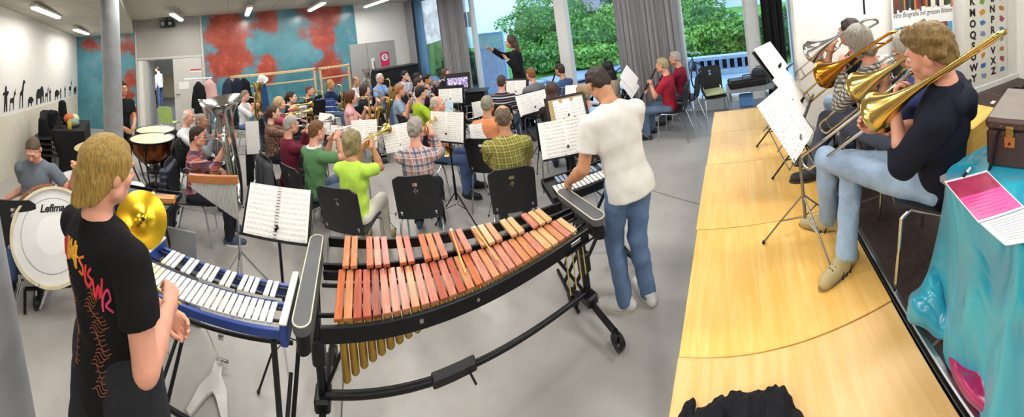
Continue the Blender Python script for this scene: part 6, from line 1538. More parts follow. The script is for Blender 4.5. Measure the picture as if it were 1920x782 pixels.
# large spiral booklet on a black stand, near left
score(520, 400, 2.45, 'black tripod music stand carrying the large spiral bound score', 'large spiral bound score on the black stand near the chimes', face=105, w=.46, h=.335, tilt=26, roll=0, mat='b', spiral=True, droll=9)
score(635, 262, 4.15, 'music stand in front of the player in green polo', 'tall white score in front of the green polo player', 'greenpolo', w=.30, h=.33, mat='t', kind='wire')
score(609, 232, 4.7, 'music stand behind the green polo player', 'small tilted score left of the tall white one', 'vest', w=.26, h=.28, mat='p', kind='wire', fold=False)
score(683, 252, 3.9, 'music stand in front of the player in lime green top', 'white score above the wavy haired player in lime green', 'lime', w=.32, h=.32, mat='t', kind='wire')
score(747, 258, 3.85, 'music stand left of the player in rust plaid', 'white score left of the rust plaid player, half hidden', 'plaid', w=.36, h=.29, mat='d', kind='wire')
score(838, 238, 3.75, 'music stand right of the player in rust plaid shirt', 'large white score right of the rust plaid player', 'plaid', w=.46, h=.33, mat='t', tilt=14, kind='solid')
score(845, 181, 5.6, 'music stand with white score behind the coral shirt player', 'white score above the pale blue folder', 'coral', face=150, w=.44, h=.26, mat='t', tilt=14)
score(836, 207, 5.1, 'music stand with pale blue folder', 'pale blue folder behind the large white score', 'coral', face=150, w=.26, h=.25, mat=BLUEP, fold=False, kind='wire')
score(920, 250, 3.95, 'music stand in front of the olive plaid player', 'white score in front of the balding olive plaid player', 'olive', w=.50, h=.28, mat='d', kind='wire')
score(968, 166, 5.9, 'music stand in front of the conductor', 'open white score close to the black coated conductor', 'striped', w=.40, h=.28, mat='d', tilt=20)
score(1000, 193, 4.75, 'music stand before the long brown haired player', 'wide white score left of the long brown hair', 'longbrown', w=.52, h=.30, mat='d')
score(1076, 176, 5.0, 'music stand right of the long brown haired player', 'small white score right of the long brown hair', 'longbrown', w=.28, h=.26, mat='p', kind='wire', fold=False)
score(1064, 207, 3.7, 'music stand with tan folder behind the large pale score', 'white pages lying in a tan folder', face=135, w=.42, h=.28, mat=TANP, more=(('white printed page on the tan folder', .36, .25, 'd', .02, .015, 0),))
score(1062, 258, 3.0, 'black music stand in front of the white T-shirt player', 'large open score in front of the white T-shirt player', face=140, w=.50, h=.33, mat='d', tilt=20)
score(1180, 160, 4.9, 'music stand of the clarinets in red', 'white page tilted like a diamond before the red T-shirt, front one', 'redfront', face=110, w=.30, h=.32, mat='t', roll=0, droll=-24, tilt=18, kind='wire', fold=False, more=(('bluish page tilted behind the front diamond page', .28, .31, 'p', .10, .08, 6),))
score(896, 205, 6.1, 'music stand with narrow white page by the black bag', 'narrow white page left of the salmon shirt', face=120, w=.2, h=.28, mat='p', kind='wire', fold=False)
score(612, 198, 6.3, 'music stand facing the saxophones with blue folder', 'blue and white folder among the saxophones', 'saxblue', face=-60, w=.36, h=.28, mat=M('blue_folder', '#3f62b8', .6), kind='wire', fold=False)
score(586, 205, 6.2, 'music stand facing the saxophone in navy shirt', 'dark backed score before the navy saxophone player', 'saxnavy', w=.36, h=.28, mat='p', kind='solid')
score(560, 210, 6.1, 'music stand facing the saxophone in black cardigan', 'white score before the black cardigan player', 'saxblack', w=.36, h=.28, mat='p', kind='wire')
VI = NT('violet_print'); n_ = VI.noise(VI.coord(), 28, 3); VIM = VI.fin(VI.mix(VI.ramp(n_, .45, .55), '#7a62b4', '#d6cfe4'), .6)
score(858, 157, 6.2, 'music stand with violet patterned folder near the curtain', 'violet patterned folder by the grey curtain', 'flutist', face=140, w=.40, h=.22, mat=VIM, kind='solid', fold=False)
score(474, 258, 4.9, 'music stand with hanging white page right of the tuba', 'white page hanging right of the tuba tubes', face=100, w=.2, h=.46, mat='p', kind='wire', fold=False, tilt=8)
# platform stands
def pscore(px, py, d, label, slabel, face, **kw):
    return stand_with(atd(px, py, d), math.radians(face), label, slabel, z0=SZ, **kw)
pscore(1474, 228, 1.85, 'folding music stand in front of the navy hoodie trombonist', 'long printed score on the nearest platform stand', 120, w=.38, h=.36, tilt=32, kind='grey', mat='t')
pscore(1484, 172, 2.55, 'music stand in front of the checked shirt trombonist', 'white score seen edge on behind the nearest platform stand', 112, w=.40, h=.36, tilt=34, kind='solid', mat='p')
pscore(1447, 112, 3.1, 'music stand farthest along the platform', 'white score on the farthest platform stand', 118, w=.42, h=.33, tilt=34, kind='solid', mat='p')
# ---- chairs without sitters
chair(-.50, 5.60, math.radians(166), 'black empty chair with cushion by the right window', group='empty black chairs')
solo(MB().box((0, 0, .02), (.36, .36, .04), .018), 'seat_cushion', M('cushion_pale', '#c9cf9a', .9), 'flat pale cushion on the empty chair by the window', 'cushion', loc=(-.50, 5.60, .47), rz=-math.radians(166))
q = atz(20, 470, 0); q = atd(22, 392, 3.2); chair(q.x-.2, q.y-.12, math.radians(-125), 'black chair at the left picture edge beside the bass drum', group='empty black chairs')
chair(*(atz(322, 262, 0).xy), math.radians(200), 'greenish chair in front of the open doorway', group='empty black chairs') if False else None
gch = make_chair('plastic_chair', 'pale green chair standing in front of the open doorway', 'chair', M('green_shell', '#a9c46a', .5), chrome); gch.location = (*atz(322, 262, 0).xy, 0); gch.rotation_euler = (0, 0, 1.2)
# stacked chairs at the left wall
ps = atd(92, 262, 6.3); k = 0
for i in range(4):
    dup(CHAIR0, (ps.x-.16*i*.2-.05, ps.y-.06*i, .085*i), -math.radians(75), ['bottom chair of the stack at the left wall', 'second chair up in the stack at the left wall', 'third chair up in the stack at the left wall', 'top chair of the stack at the left wall'][i], 'stacked chairs at the left wall')
# black covered table with bags
pt = atd(135, 262, 6.9); tb_ = thing('side_table', 'table covered with black cloth at the left wall', 'table', (pt.x, pt.y, 0), .35)
MB().box((0, 0, .80), (1.1, .6, .03), .01).build('table_top', black_pl, tb_)
for x in (-.5, .5):
    for y in (-.25, .25): MB().rod((x, y, 0), (x, y, .79), .02).build('leg', black_metal, tb_)
def drape(u, v):
    a = u*2*PI; ca, sa = math.cos(a), math.sin(a); k_ = max(abs(ca)/.57, abs(sa)/.32); f = .02*math.sin(a*17)*v+.05*v
    return (ca/k_*(1+f*2), sa/k_*(1+f*2), .83-.80*v)
m = MB(); m.sheet(drape, 96, 6, .006); m.box((0, 0, .825), (1.13, .63, .012), .004); m.build('tablecloth', BLK, tb_)
for j, (x, y, r, c, l, n) in enumerate(((-.25, .0, (.16, .12, .10), '#c4cdb4', 'pale green shoulder bag on the black covered table', 'bag'), (.12, .05, (.15, .12, .08), '#7d9480', 'grey green bag on the black covered table', 'bag'))):
    s_ = SDF(); s_.ell((0, 0, r[2]*.8), r, .03).ell((r[0]*.4, 0, r[2]*.9), tuple(q*.7 for q in r), .04); s_.noise(.008, 30); s_.cut((0, 0, 0), (0, 0, -1))
    v_, f_ = s_.mesh(.014); o = link('shoulder_bag', mesh_from('shoulder_bag', v_, f_, True, [cloth('bag'+c[1:], c)], 0)); o.location = (pt.x+x*.94-y*.34, pt.y+x*.34+y*.94, .835); tag(o, l, 'bag')
solo(MB().ball((0, 0, .11), (.13, .12, .11), 18), 'ball', M('ball_orange', '#c46a42', .6), 'orange ball on the black covered table', 'ball', loc=(pt.x-.1, pt.y-.12, .835))
bt = thing('bottle', 'yellow bottle at the end of the black covered table', 'bottle', (pt.x+.38, pt.y+.16, .835)); MB().lathe([(.035, 0), (.04, .01), (.04, .14), (.018, .18), (.015, .2)], 16).build('body', M('bottle_yellow', '#d9b53a', .4), bt); MB().lathe([(.017, .2), (.017, .225)], 12).build('cap', M('cap_orange', '#c86f2c', .5), bt)
# instrument bags standing against the wall
for i, (px, py, d, h_) in enumerate(((85, 205, 6.6, 1.0), (102, 200, 6.8, 1.1), (122, 190, 7.2, 1.25))):
    p = atd(px, py+25, d); s_ = SDF(); s_.cap((0, 0, .12), (0, 0, h_*.6), .13, .12).cap((0, 0, h_*.6), (.02, 0, h_), .12, .085); s_.noise(.004, 25); s_.cut((0, 0, 0), (0, 0, -1)); v_, f_ = s_.mesh(.02)
    o = link('instrument_bag', mesh_from('instrument_bag', v_, f_, True, [cloth('bag_black', '#131317')], 0)); o.location = (p.x, p.y-.0, .0); o.rotation_euler = (0, .08, 0); tag(o, ['black instrument bag leaning at the left wall, nearest the drummer', 'black instrument bag leaning at the left wall, middle of three', 'black instrument bag leaning at the left wall, nearest the mural'][i], 'instrument bag', 'instrument bags at the left wall')
# wall frieze: animal and figure silhouettes
SIL = {
 'giraffe': [(0, 0), (.03, 0), (.05, .22), (.10, .22), (.11, 0), (.14, 0), (.15, .26), (.19, .42), (.24, .43), (.23, .47), (.18, .5), (.15, .48), (.10, .33), (.02, .27)],
 'elephant': [(0, 0), (.05, 0), (.06, .1), (.17, .1), (.18, 0), (.24, 0), (.25, .12), (.29, .14), (.31, 0), (.34, 0), (.35, .2), (.31, .30), (.24, .31), (.18, .27), (.05, .27), (-.01, .18)],
 'person': [(0, 0), (.03, 0), (.045, .14), (.06, 0), (.09, 0), (.085, .2), (.13, .24), (.12, .27), (.075, .27), (.075, .31), (.06, .34), (.035, .34), (.02, .31), (.025, .27), (-.03, .25), (-.03, .22), (.01, .22)],
 'rhino': [(0, 0), (.04, 0), (.05, .08), (.18, .07), (.19, 0), (.23, 0), (.24, .1), (.31, .08), (.35, .17), (.30, .17), (.24, .22), (.1, .24), (.0, .18)],
 'gazelle': [(0, 0), (.02, 0), (.03, .13), (.13, .13), (.14, 0), (.16, 0), (.17, .17), (.20, .26), (.25, .26), (.22, .31), (.24, .38), (.21, .33), (.18, .32), (.15, .22), (.02, .21)]}
m_black = M('decal_black', '#121214', .7)
for i, (px, kind, sc, lb) in enumerate(((12, 'person', 1.15, 'black figure decal at the left picture edge'), (22, 'gazelle', .9, 'black antelope decal left of the giraffe'), (40, 'giraffe', .95, 'black giraffe decal on the white wall'), (56, 'rhino', .7, 'small black rhino decal right of the giraffe'), (71, 'elephant', 1.05, 'black elephant decal on the white wall'), (87, 'gazelle', .85, 'black antelope decal right of the elephant'), (95, 'person', .8, 'small black figure decal right of the antelope'), (105, 'rhino', .9, 'black rhino decal in the middle of the frieze'), (115, 'person', .7, 'small black figure decal before the large elephant'), (123, 'person', .8, 'black figure decal with raised arm near the corner'), (131, 'gazelle', 1.1, 'black antelope decal near the corner'), (140, 'elephant', .7, 'small black elephant decal at the room corner'))):
    d = ray(px, 190); k_ = (LW0.x*LWN.x+LW0.y*LWN.y)/(d.x*LWN.x+d.y*LWN.y); P_ = V((0, 0, HC))+d*k_; s_ = (V((P_.x, P_.y, 0))-LW0).dot(LWU)
    mm = MB(Matrix((LWU*-1, V((0, 0, 1)), LWN)).transposed().to_4x4()); mm.prism([(x*sc*1.25, y*sc*1.22) for x, y in SIL[kind]], 0, .003)
    solo(mm, 'wall_decal', m_black, lb, 'wall decal', 'animal silhouettes along the left wall', loc=lw(s_+.1, fz(s_)+.03, .003))
# coat racks with coats
WOOD = wood_bar_mat('rack_wood', '#c9a878', '#dcc196')
def rack(x, y0, y1, ztop, label):
    t = thing('coat_rack', label, 'coat rack', (x, (y0+y1)/2, 0)); w_ = y1-y0
    MB().box((0, 0, ztop), (.06, w_, .07), .006).build('beam', WOOD, t); MB().box((.0, 0, ztop-.28), (.04, w_, .04), .005).build('lower_beam', WOOD, t)
    for y in (-w_/2+.04, w_/2-.04): MB().box((0, y, ztop/2), (.06, .06, ztop), .006).build('post', WOOD, t); MB().box((0, y, .03), (.45, .07, .06), .01).build('foot', WOOD, t)
    for k in range(7): MB().tube([(.03, -w_/2+.15+k*(w_-.3)/6, ztop-.02), (.09, -w_/2+.15+k*(w_-.3)/6, ztop-.03), (.10, -w_/2+.15+k*(w_-.3)/6, ztop+.01)], .007, 6).build('hook', alu, t)
a, b, c = atd(432, 150, 8.75), atd(596, 128, 8.75), atd(662, 125, 8.9)
rack(-8.75, a.y, b.y, 1.52, 'long light wooden coat rack before the red mural'); rack(-8.85, b.y+.12, c.y+.1, 1.50, 'short light wooden coat rack near the grey double door')
wr_ = thing('hook_rail', 'white hook rail on post behind the silver bell', 'coat rack', (-8.6, -.95, 0)); MB().rod((0, 0, 0), (0, 0, 1.55), .02).build('post', white_paint, wr_); MB().box((0, 0, 1.55), (.04, .75, .04), .01).build('rail', white_paint, wr_); MB().lathe([(.2, 0), (.2, .03)], 20).build('base', white_paint, wr_)
def coat(px, py, d, col, label, L=.75, w=.17, hat=None):
    p = atd(px, py, d); s_ = SDF(); s_.cap((0, -.0, 0), (0, 0, -.10), .05, .10, .03).cap((0, 0, -.08), (0, 0, -L), .11, w, .05); s_.cap((0, -.1, -.10), (0, -w*1.05, -L*.8), .05, .045, .03).cap((0, .1, -.10), (0, w*1.05, -L*.8), .05, .045, .03)
    s_.noise(.010, (28, 34, 9), px); s_.cut((0, 0, -L-.02), (0, 0, -1)); v_, f_ = s_.mesh(.018); v_[:, 0] *= .6
    o = link('coat', mesh_from('coat', v_, f_, True, [cloth('coat'+col[1:], col)], 0)); o.location = p; tag(o, label, 'coat', 'coats on the racks')
coat(372, 156, 8.5, '#17171c', 'black coat hanging left of the pink one'); coat(393, 152, 8.5, '#d4a7a4', 'pink coat hanging beside the black coat'); coat(428, 150, 8.6, '#2b3140', 'dark slate coat hanging behind the silver bell'); coat(444, 150, 8.55, '#1b2130', 'navy coat in the middle of the three dark ones'); coat(457, 150, 8.6, '#131317', 'black coat nearest the rack post'); coat(487, 152, 8.55, '#2a4a78', 'blue coat under the white cap', L=1.0)
capm = MB(); capm.lathe([(.16, 0), (.12, .01), (.11, .08), (.06, .15), (0, .16)], 20, caps=False); solo(capm, 'sun_hat', M('hat_white', '#dcdcda', .8), 'white hat hanging above the blue coat', 'hat', loc=atd(492, 151, 8.45), rot=(.3, .5, 0))
# jackets over chairs
def jacket_on(key, col, label, quilt=False, L=.62, w=.27, dx=0, back=.02):
    loc, az, _ = PEOPLE[key] if isinstance(key, str) else key; Rw = Matrix.Translation(V(loc)) @ Matrix.Rotation(-az, 4, 'Z') @ T(dx, -back, 0)
    s_ = SDF(); s_.cap((-.18, -.285, .80), (.18, -.285, .80), .045, .045, .02)
    for x in (-.16, 0, .16): s_.cap((x, -.31, .78), (x*1.1, -.34, .80-L), .05, .055, .05)
    for x in (-1, 1): s_.cap((x*.2, -.30, .78), (x*.25, -.30, .80-L*.85), .045, .04, .02)
    s_.noise(.012 if quilt else .006, (9, 9, 88) if quilt else (25, 25, 12), 1); v_, f_ = s_.mesh(.012)
    o = link('jacket', mesh_from('jacket', v_, f_, True, [M('puffer_'+col[1:], col, .45, var=.15) if quilt else cloth('jacket'+col[1:], col)], 0)); o.matrix_world = Rw; tag(o, label, 'jacket')
jacket_on('tuba', '#1c2438', 'navy quilted jacket hanging over the chair of the tuba player', True, .74); jacket_on('vest', '#4a4c50', 'dark grey jacket over the chair of the player in dark vest', False, .62); jacket_on('brownpat', '#1b1b1e', 'black jacket over the chair of the player in brown patterned blouse', False, .6)
jacket_on('whitehair', '#131317', 'tall black coat over the chair behind the tuba player', False, .7)
bk = chair(PEOPLE['saxlight'][0].x-.5, PEOPLE['saxlight'][0].y-.15, math.radians(70), 'x', group='g') if False else None
bl_ch = make_chair('plastic_chair', 'blue chair back behind the white haired saxophone player', 'chair', BLUESH, chrome); l_, a_, _ = PEOPLE['saxlight']; bl_ch.location = (l_.x-.42, l_.y-.35, 0); bl_ch.rotation_euler = (0, 0, -a_)
# piano behind the saxophones, cases by the window
pn = thing('upright_piano', 'black upright piano in the corner behind the saxophones', 'piano', (-8.75, 4.75, 0), -PI/2)
MB().box((0, 0, .62), (1.45, .5, 1.2), .012).build('cabinet', black_pl, pn); MB().box((0, -.32, .68), (1.4, .26, .05), .01).build('key_bed', black_pl, pn); MB().box((0, -.34, .71), (1.22, .14, .02), .003).build('keyboard', M('ivory', '#e4e0d6', .3), pn); MB().box((0, 0, 1.235), (1.5, .54, .03), .008).build('lid', black_pl, pn)
def case(p, d, label, rz=0, col=None, name='equipment_case'):
    t = thing(name, label, 'case', p, rz); MB().box((0, 0, d[2]/2), d, .025).build('body', col or black_pl, t); MB().tube([(-.08, 0, d[2]), (-.07, 0, d[2]+.04), (.07, 0, d[2]+.04), (.08, 0, d[2])], .009, 8).build('handle', black_metal, t); MB().box((0, 0, d[2]*.72), (d[0]+.004, d[1]+.004, .012), .002).build('seam', M('case_seam', '#4a4a4e', .4, .5), t)
    return t
p = atz(893, 222, 0); case((p.x, p.y, 0), (.42, .22, .52), 'black instrument case standing by the curtain left of the conductor', .5)
p = atd(893, 172, 6.7); t_ = thing('speaker_stand', 'black box on a stand left of the conductor', 'equipment stand', (p.x, p.y, 0), .5); MB().box((0, 0, p.z-.12), (.42, .32, .28), .02).build('box', black_pl, t_); MB().box((0, 0, p.z+.03), (.5, .36, .02), .004).build('top_plate', black_metal, t_); MB().rod((0, 0, .05), (0, 0, p.z-.2), .02).build('pole', black_metal, t_); MB().lathe([(.2, 0), (.2, .02), (.03, .05)], 20).build('base', black_metal, t_)
# table with cases at the end of the platform
p = V((.22, 4.95, 0)); t_ = thing('folding_table', 'low table with open black cases beyond the platform end', 'table', (.2, 5.0, 0))
MB().box((0, 0, .70), (.9, .5, .03), .006).build('table_top', M('table_grey', '#8d8f92', .5), t_)
for x in (-.4, .4):
    for y in (-.2, .2): MB().rod((x, y, 0), (x, y, .69), .014).build('leg', chrome, t_)
MB().box((0, 0, .40), (.82, .44, .02), .004).build('shelf', M('table_grey', '#8d8f92', .5), t_)
case((.1, 5.0, .716), (.62, .24, .13), 'black trombone case lying on the low table', .15, name='trombone_case')
case((.34, 5.12, .716), (.30, .20, .22), 'smaller dark case beside the trombone case', -.2, M('case_slate', '#2c3442', .5), name='instrument_case')
solo(MB().box((0, 0, .09), (.22, .16, .18), .02), 'storage_box', M('box_blue', '#5f8fc4', .5), 'blue box on the shelf of the low table', 'box', loc=(.05, 4.95, .412))
# stage front leftovers
# stage items: turquoise table, suitcase, papers, cajon, banner, poster
SATIN = None
def satin(name, a, b):
    t = NT(name); n = t.noise(t.coord(scale=(1, 1, .45)), 5, 2, .45, 1.0); t.bump(n, .06, .8); return t.fin(t.mix(t.ramp(n, .3, .75), a, b), .22, 0, .6, Sheen_Weight=.3)
SATIN = satin('turquoise_satin', '#0c8fb0', '#20b2c8'); MAG = satin('magenta_satin', '#a3125a', '#d02478')
tz = 1.32; q0 = V((.775, 1.09, 0)); uu = V((.86, -.50, 0)).normalized(); vv = V((-.0, -1, 0)); 
tq = thing('stage_table', 'table under turquoise satin cloth at the right picture edge', 'table', (1.22, .42, SZ))
CX, CY = 1.22, .42; hx, hy = .47, .68
MB().box((0, 0, tz-SZ-.03), (hx*2-.04, hy*2-.04, .03), .006).build('table_top', M('table_grey', '#8d8f92', .5), tq)
for x in (-hx+.08, hx-.08):
    for y in (-hy+.08, hy-.08): MB().rod((x, y, 0), (x, y, tz-SZ-.04), .018).build('leg', chrome, tq)
def cl(u, v):
    a = u*2*PI; ca, sa = math.cos(a), math.sin(a); k_ = (abs(ca/hx)**7+abs(sa/hy)**7)**(1/7.0)
    x, y = ca/k_, sa/k_
    if v < .12: f = v/.12; return (x*f, y*f, tz-SZ+.004-.012*max(0, f-.85)/.15)
    w_ = (v-.12)/.88; fold = math.sin(a*13+2*math.sin(a*3))*.5+.5*math.sin(a*7+1)
    n_ = V((ca/hx, sa/hy, 0)).normalized(); o_ = .015+w_*(.06+.075*fold)+.05*w_*w_*(1 if ca < 0 else .5)
    hang = .66+.03*math.sin(a*5)
    return (x+n_.x*o_, y+n_.y*o_, tz-SZ-.012-hang*w_+.012*math.sin(w_*9+a*11)*w_)
m = MB(); m.sheet(cl, 200, 40, .004); cl_o = m.build('tablecloth', SATIN, None); cl_o.location = (CX, CY, SZ); tag(cl_o, 'turquoise satin cloth draped over the stage table', 'tablecloth')
# bunched corner of the cloth and magenta cloth on the stage floor
s_ = SDF(); s_.cap((0, 0, .06), (.10, -.16, .05), .055, .06, .03).cap((.02, -.04, .10), (.12, -.02, .16), .06, .05, .05).cap((.06, -.10, .05), (.16, -.24, .05), .05, .05, .04); s_.noise(.010, (40, 34, 30), 1); s_.cut((0, 0, .002), (0, 0, -1)); v_, f_ = s_.mesh(.009)
o = link('cloth_bunch', mesh_from('cloth_bunch', v_, f_, True, [SATIN], 0), cl_o); o.location = (-.60+.03, .70, 0)
mg = SDF(); mg.cap((0, 0, .03), (.05, -.35, .04), .05, .07, .04).cap((.06, -.1, .08), (.10, -.5, .10), .06, .06, .06); mg.noise(.02, (45, 20, 40), 2); mg.cut((0, 0, .002), (0, 0, -1)); v_, f_ = mg.mesh(.010)
o = link('magenta_cloth', mesh_from('magenta_cloth', v_, f_, True, [MAG], 0)); pm = atz(1822, 712, SZ); o.location = (pm.x-.02, pm.y+.03, SZ); tag(o, 'magenta cloth spilling out under the turquoise one', 'cloth')
# suitcase
SC_ = M('suitcase_brown', '#4a3530', .55, var=.12, bump=.002, bsc=200); LATCH = M('latch_brass', '#b79a4e', .3, .9); SCT = M('suitcase_top', '#77706b', .6, var=.08, bump=.002)
c_ = V((.955, .965, tz)); dirx = V((.46, -.89, 0)).normalized()
su = thing('suitcase', 'old brown leather suitcase with brass latches on the turquoise table', 'suitcase', c_, math.atan2(dirx.y, dirx.x))
Ls, Ds, Hs = .62, .40, .235
MB().box((Ls/2, Ds/2, .09), (Ls, Ds, .17), .012).build('body', SC_, su); MB().box((Ls/2, Ds/2, .207), (Ls+.006, Ds+.006, .055), .014).build('lid', SC_, su); MB().box((Ls/2, Ds/2, .2345), (Ls-.02, Ds-.02, .003), .001).build('lid_panel', SCT, su)
for x in (.11, .50):
    lt = MB(); lt.box((x, -.006, .135), (.05, .012, .05), .003); lt = lt.build('latch', LATCH, su); MB().box((x, -.008, .185), (.036, .014, .045), .004).build('hasp', LATCH, lt); MB().lathe([(.006, 0), (.006, .004)], 10, frame((x, -.012, .13), (1, 0, 0), (0, -1, 0))).build('lock_button', black_pl, lt)
MB().box((.22, -.006, .125), (.04, .012, .06), .008).build('lock', LATCH, su)
for x in (.03, .07, .16, .27, .45, .55): MB().lathe([(.004, 0), (.003, .003)], 8, frame((x, -.004, .205), (1, 0, 0), (0, -1, 0))).build('stud', LATCH, su)
MB().tube([(.24, -.01, .16), (.25, -.04, .155), (.36, -.04, .155), (.37, -.01, .16)], .009, 8).build('handle', SC_, su)
# leaflet and page
def flat_paper(cs, z, mat, name, label, cat, parts=()):
    m = MB(); ps_ = [atz(*c, z) for c in cs]; c0_ = sum(ps_, V())/4
    m.prism([(p.x-c0_.x, p.y-c0_.y) for p in ps_], 0, .0025); o = solo(m, name, mat, label, cat, loc=(c0_.x, c0_.y, z)); return o, ps_, c0_
o, ps_, c0_ = flat_paper([(1770, 341), (1850, 320), (1922, 390), (1835, 419)], tz+.012, M('leaflet_edge', '#e6dfe2', .5), 'leaflet', 'pink leaflet lying on the turquoise cloth', 'leaflet')
def quad(ps_, u0, u1, v0, v1):
    f = lambda u, v: ps_[0]*(1-u)*(1-v)+ps_[1]*u*(1-v)+ps_[2]*u*v+ps_[3]*(1-u)*v
    return [(q.x-c0_.x, q.y-c0_.y) for q in (f(u0, v0), f(u1, v0), f(u1, v1), f(u0, v1))]
MB().prism(quad(ps_, .02, .97, .05, .46), .0025, .0032).build('dark_panel', M('leaflet_dark', '#a83a5c', .3, var=.2, sc=14), o)
MB().prism(quad(ps_, .02, .97, .46, .96), .0025, .0032).build('pink_panel', M('leaflet_pink', '#e2559c', .35, var=.05), o)
m = MB()
for k in range(6): m.prism(quad(ps_, .12, .85-.07*(k % 3), .52+.07*k, .535+.07*k), .0032, .0036)
m.build('text_lines', M('leaflet_text', '#c23a80', .4), o)
o, ps_, c0_ = flat_paper([(1838, 420), (1925, 391), (1990, 440), (1885, 461)], tz+.016, PLAINP, 'printed_page', 'white printed page at the table edge beside the pink leaflet', 'paper')
m = MB()
for k in range(9): m.prism(quad(ps_, .1, .9-.1*(k % 2), .1+.09*k, .115+.09*k), .0025, .003)
m.build('text_lines', M('ink_grey', '#8a8a90', .6), o)
p = atz(1812, 327, tz+.01); t_ = thing('marker_pen', 'small black and white pen lying above the pink leaflet', 'pen', p, .4); MB().rod((-.03, 0, .006), (.0, 0, .006), .0065).build('cap', black_pl, t_); MB().rod((0, 0, .006), (.04, 0, .006), .006).build('barrel', white_paint, t_)
# cajon
p0, p1 = atd(1785, 270, 2.75), atd(1852, 276, 2.55); d_ = p1-p0
cj = thing('cajon', 'yellow plywood box drum with round hole on the stage', 'cajon', ((p0.x+p1.x)/2+.12, (p0.y+p1.y)/2+.1, SZ), math.atan2(d_.y, d_.x))
CJ = ply_mat('cajon_wood', '#cfa24c', '#dcb867'); MB().box((0, 0, .165), (.32, .46, .31), .012).build('body', CJ, cj); MB().box((0, -.233, .165), (.31, .008, .30), .002).build('tapa', CJ, cj)
MB(frame((-.05, -.2375, .16), (1, 0, 0), (0, -1, 0))).lathe([(0, .0), (.055, 0), (.055, .002)], 28).build('sound_hole', M('hole_black', '#0a0a0a', .9), cj)
for x in (-.13, .13):
    for y in (-.2, .2): MB().rod((x, y, 0), (x, y, .012), .015).build('rubber_foot', black_pl, cj)
p = atd(1790, 207, 2.9); solo(MB().ball((0, 0, 0), (.05, .05, .05), 14), 'microphone_head', black_pl, 'small black ball shape behind the yellow box drum', 'microphone', loc=(p.x, p.y, SZ+.32)) if False else None
bk_ = thing('drum_pedal', 'small black object standing on the stage behind the yellow box', 'pedal', (*atz(1793, 238, SZ).xy, SZ)); s_ = SDF(); s_.ell((0, 0, .1), (.09, .07, .1)).cap((0, 0, .1), (.05, 0, .22), .04, .05); s_.cut((0, 0, 0), (0, 0, -1)); sdf_obj(s_, 'body', black_pl, bk_, .014)
s_ = SDF(); s_.cap((0, 0, .05), (.35, .1, .06), .04, .06).cap((.1, 0, .04), (.15, -.2, .03), .03, .02).cap((.25, .1, .08), (.4, -.05, .12), .05, .05); s_.noise(.01, 30); s_.cut((0, 0, 0), (0, 0, -1)); v_, f_ = s_.mesh(.014)
o = link('dark_scarf', mesh_from('dark_scarf', v_, f_, True, [cloth('scarf_black', '#111114')], 0)); p = atz(1888, 180, SZ); o.location = p; o.rotation_euler = (0, 0, -.9); tag(o, 'crumpled black cloth on the stage floor by the right wall', 'cloth')
solo(MB().box((0, 0, .002), (.09, .05, .003)), 'paper_scrap', PLAINP, 'white paper scrap on the dark stage floor', 'paper', loc=atz(1862, 192, SZ), rz=.4)
# roll-up banner
YB = 3.045
b0, b1 = atY(1673, 60, YB-.05).x, atY(1787, 60, YB-.05).x; bw = b1-b0
bn_ = thing('roll_up_banner', 'roll up banner with book shelf picture and a line of writing', 'banner', ((b0+b1)/2, YB-.06, SZ))
MB().box((0, 0, 1.17), (bw, .006, 2.2), .001).build('panel', M('banner_white', '#e2e2e0', .6, var=.01), bn_); MB().box((0, 0, .04), (bw+.04, .1, .08), .01).build('base', alu, bn_)
zt_ = lambda y: atY(1730, y, YB-.06).z-SZ
bcols = ['#5b3a30', '#2e3d58', '#7a2f2a', '#c9b48a', '#3b4a3a', '#20242e', '#a8703a', '#d6d0c4']
m = MB(); rb = random.Random(2)
mats_ = [M('book_spine_'+c[1:], c, .6) for c in bcols]
z0 = zt_(17); x = -bw/2+.02; bks = MB()
while x < bw/2-.03:
    w_ = rb.uniform(.018, .045); bks.cur = rb.randrange(len(mats_)); bks.box((x+w_/2, -.0045, z0+.005+rb.uniform(.14, .2)), (w_*.94, .004, .34)); x += w_
bks.build('printed_books', mats_, bn_)
text_mesh('eine Biografie mit grossen Bildern', .082, M('banner_ink', '#3b3f52', .6), bn_, 'lettering', T(0, -.004, zt_(24), PI/2, 0, 0), .0008, .25, sx=.72)
MB().box((0, -.0045, zt_(38)-.8), (bw-.04, .003, 1.5)).build('picture_panel', M('banner_blue', '#4f9cc8', .6, var=.1), bn_); x = -bw/2+.09; bks = MB()
while x < bw/2-.1:
    w_ = rb.uniform(.02, .05); bks.cur = rb.randrange(len(mats_)); h_ = rb.uniform(.5, .8); bks.box((x+w_/2, -.008, zt_(42)-h_/2-.02), (w_*.92, .004, h_)); x += w_
bks.build('printed_books', mats_, bn_)
# alphabet poster
a0, a1 = atY(1814, 60, YB).x, atY(1889, 60, YB).x; pw = a1-a0; zb = atY(1850, 158, YB).z; ph_ = 3.2-zb
po = thing('alphabet_poster', 'tall white poster with alphabet letters and small pictures', 'poster', ((a0+a1)/2, YB+.02, zb))
MB().box((0, 0, ph_/2), (pw, .008, ph_), .001).build('sheet', M('poster_paper', '#dedcd2', .6, var=.02), po); INK = M('poster_ink', '#17181c', .6)
pairs = [('K', 'L', 14), ('M', 'N', 40), ('O', 'P', 62), ('Q', 'R', 86), ('S', 'T', 106), ('U', 'V', 120), ('W', 'X', 138), ('Y', 'Z', 152)]
pc_ = ['#6d9a3a', '#4a7ab8', '#c88a2e', '#8d7a9c', '#3b6fb0', '#b8742e', '#7a8fae', '#a04a5c']
zz = [atY(1850, y, YB).z-zb for y in (12, 36, 57, 80, 100, 116, 135, 150)]
row = (ph_)*.0+.245
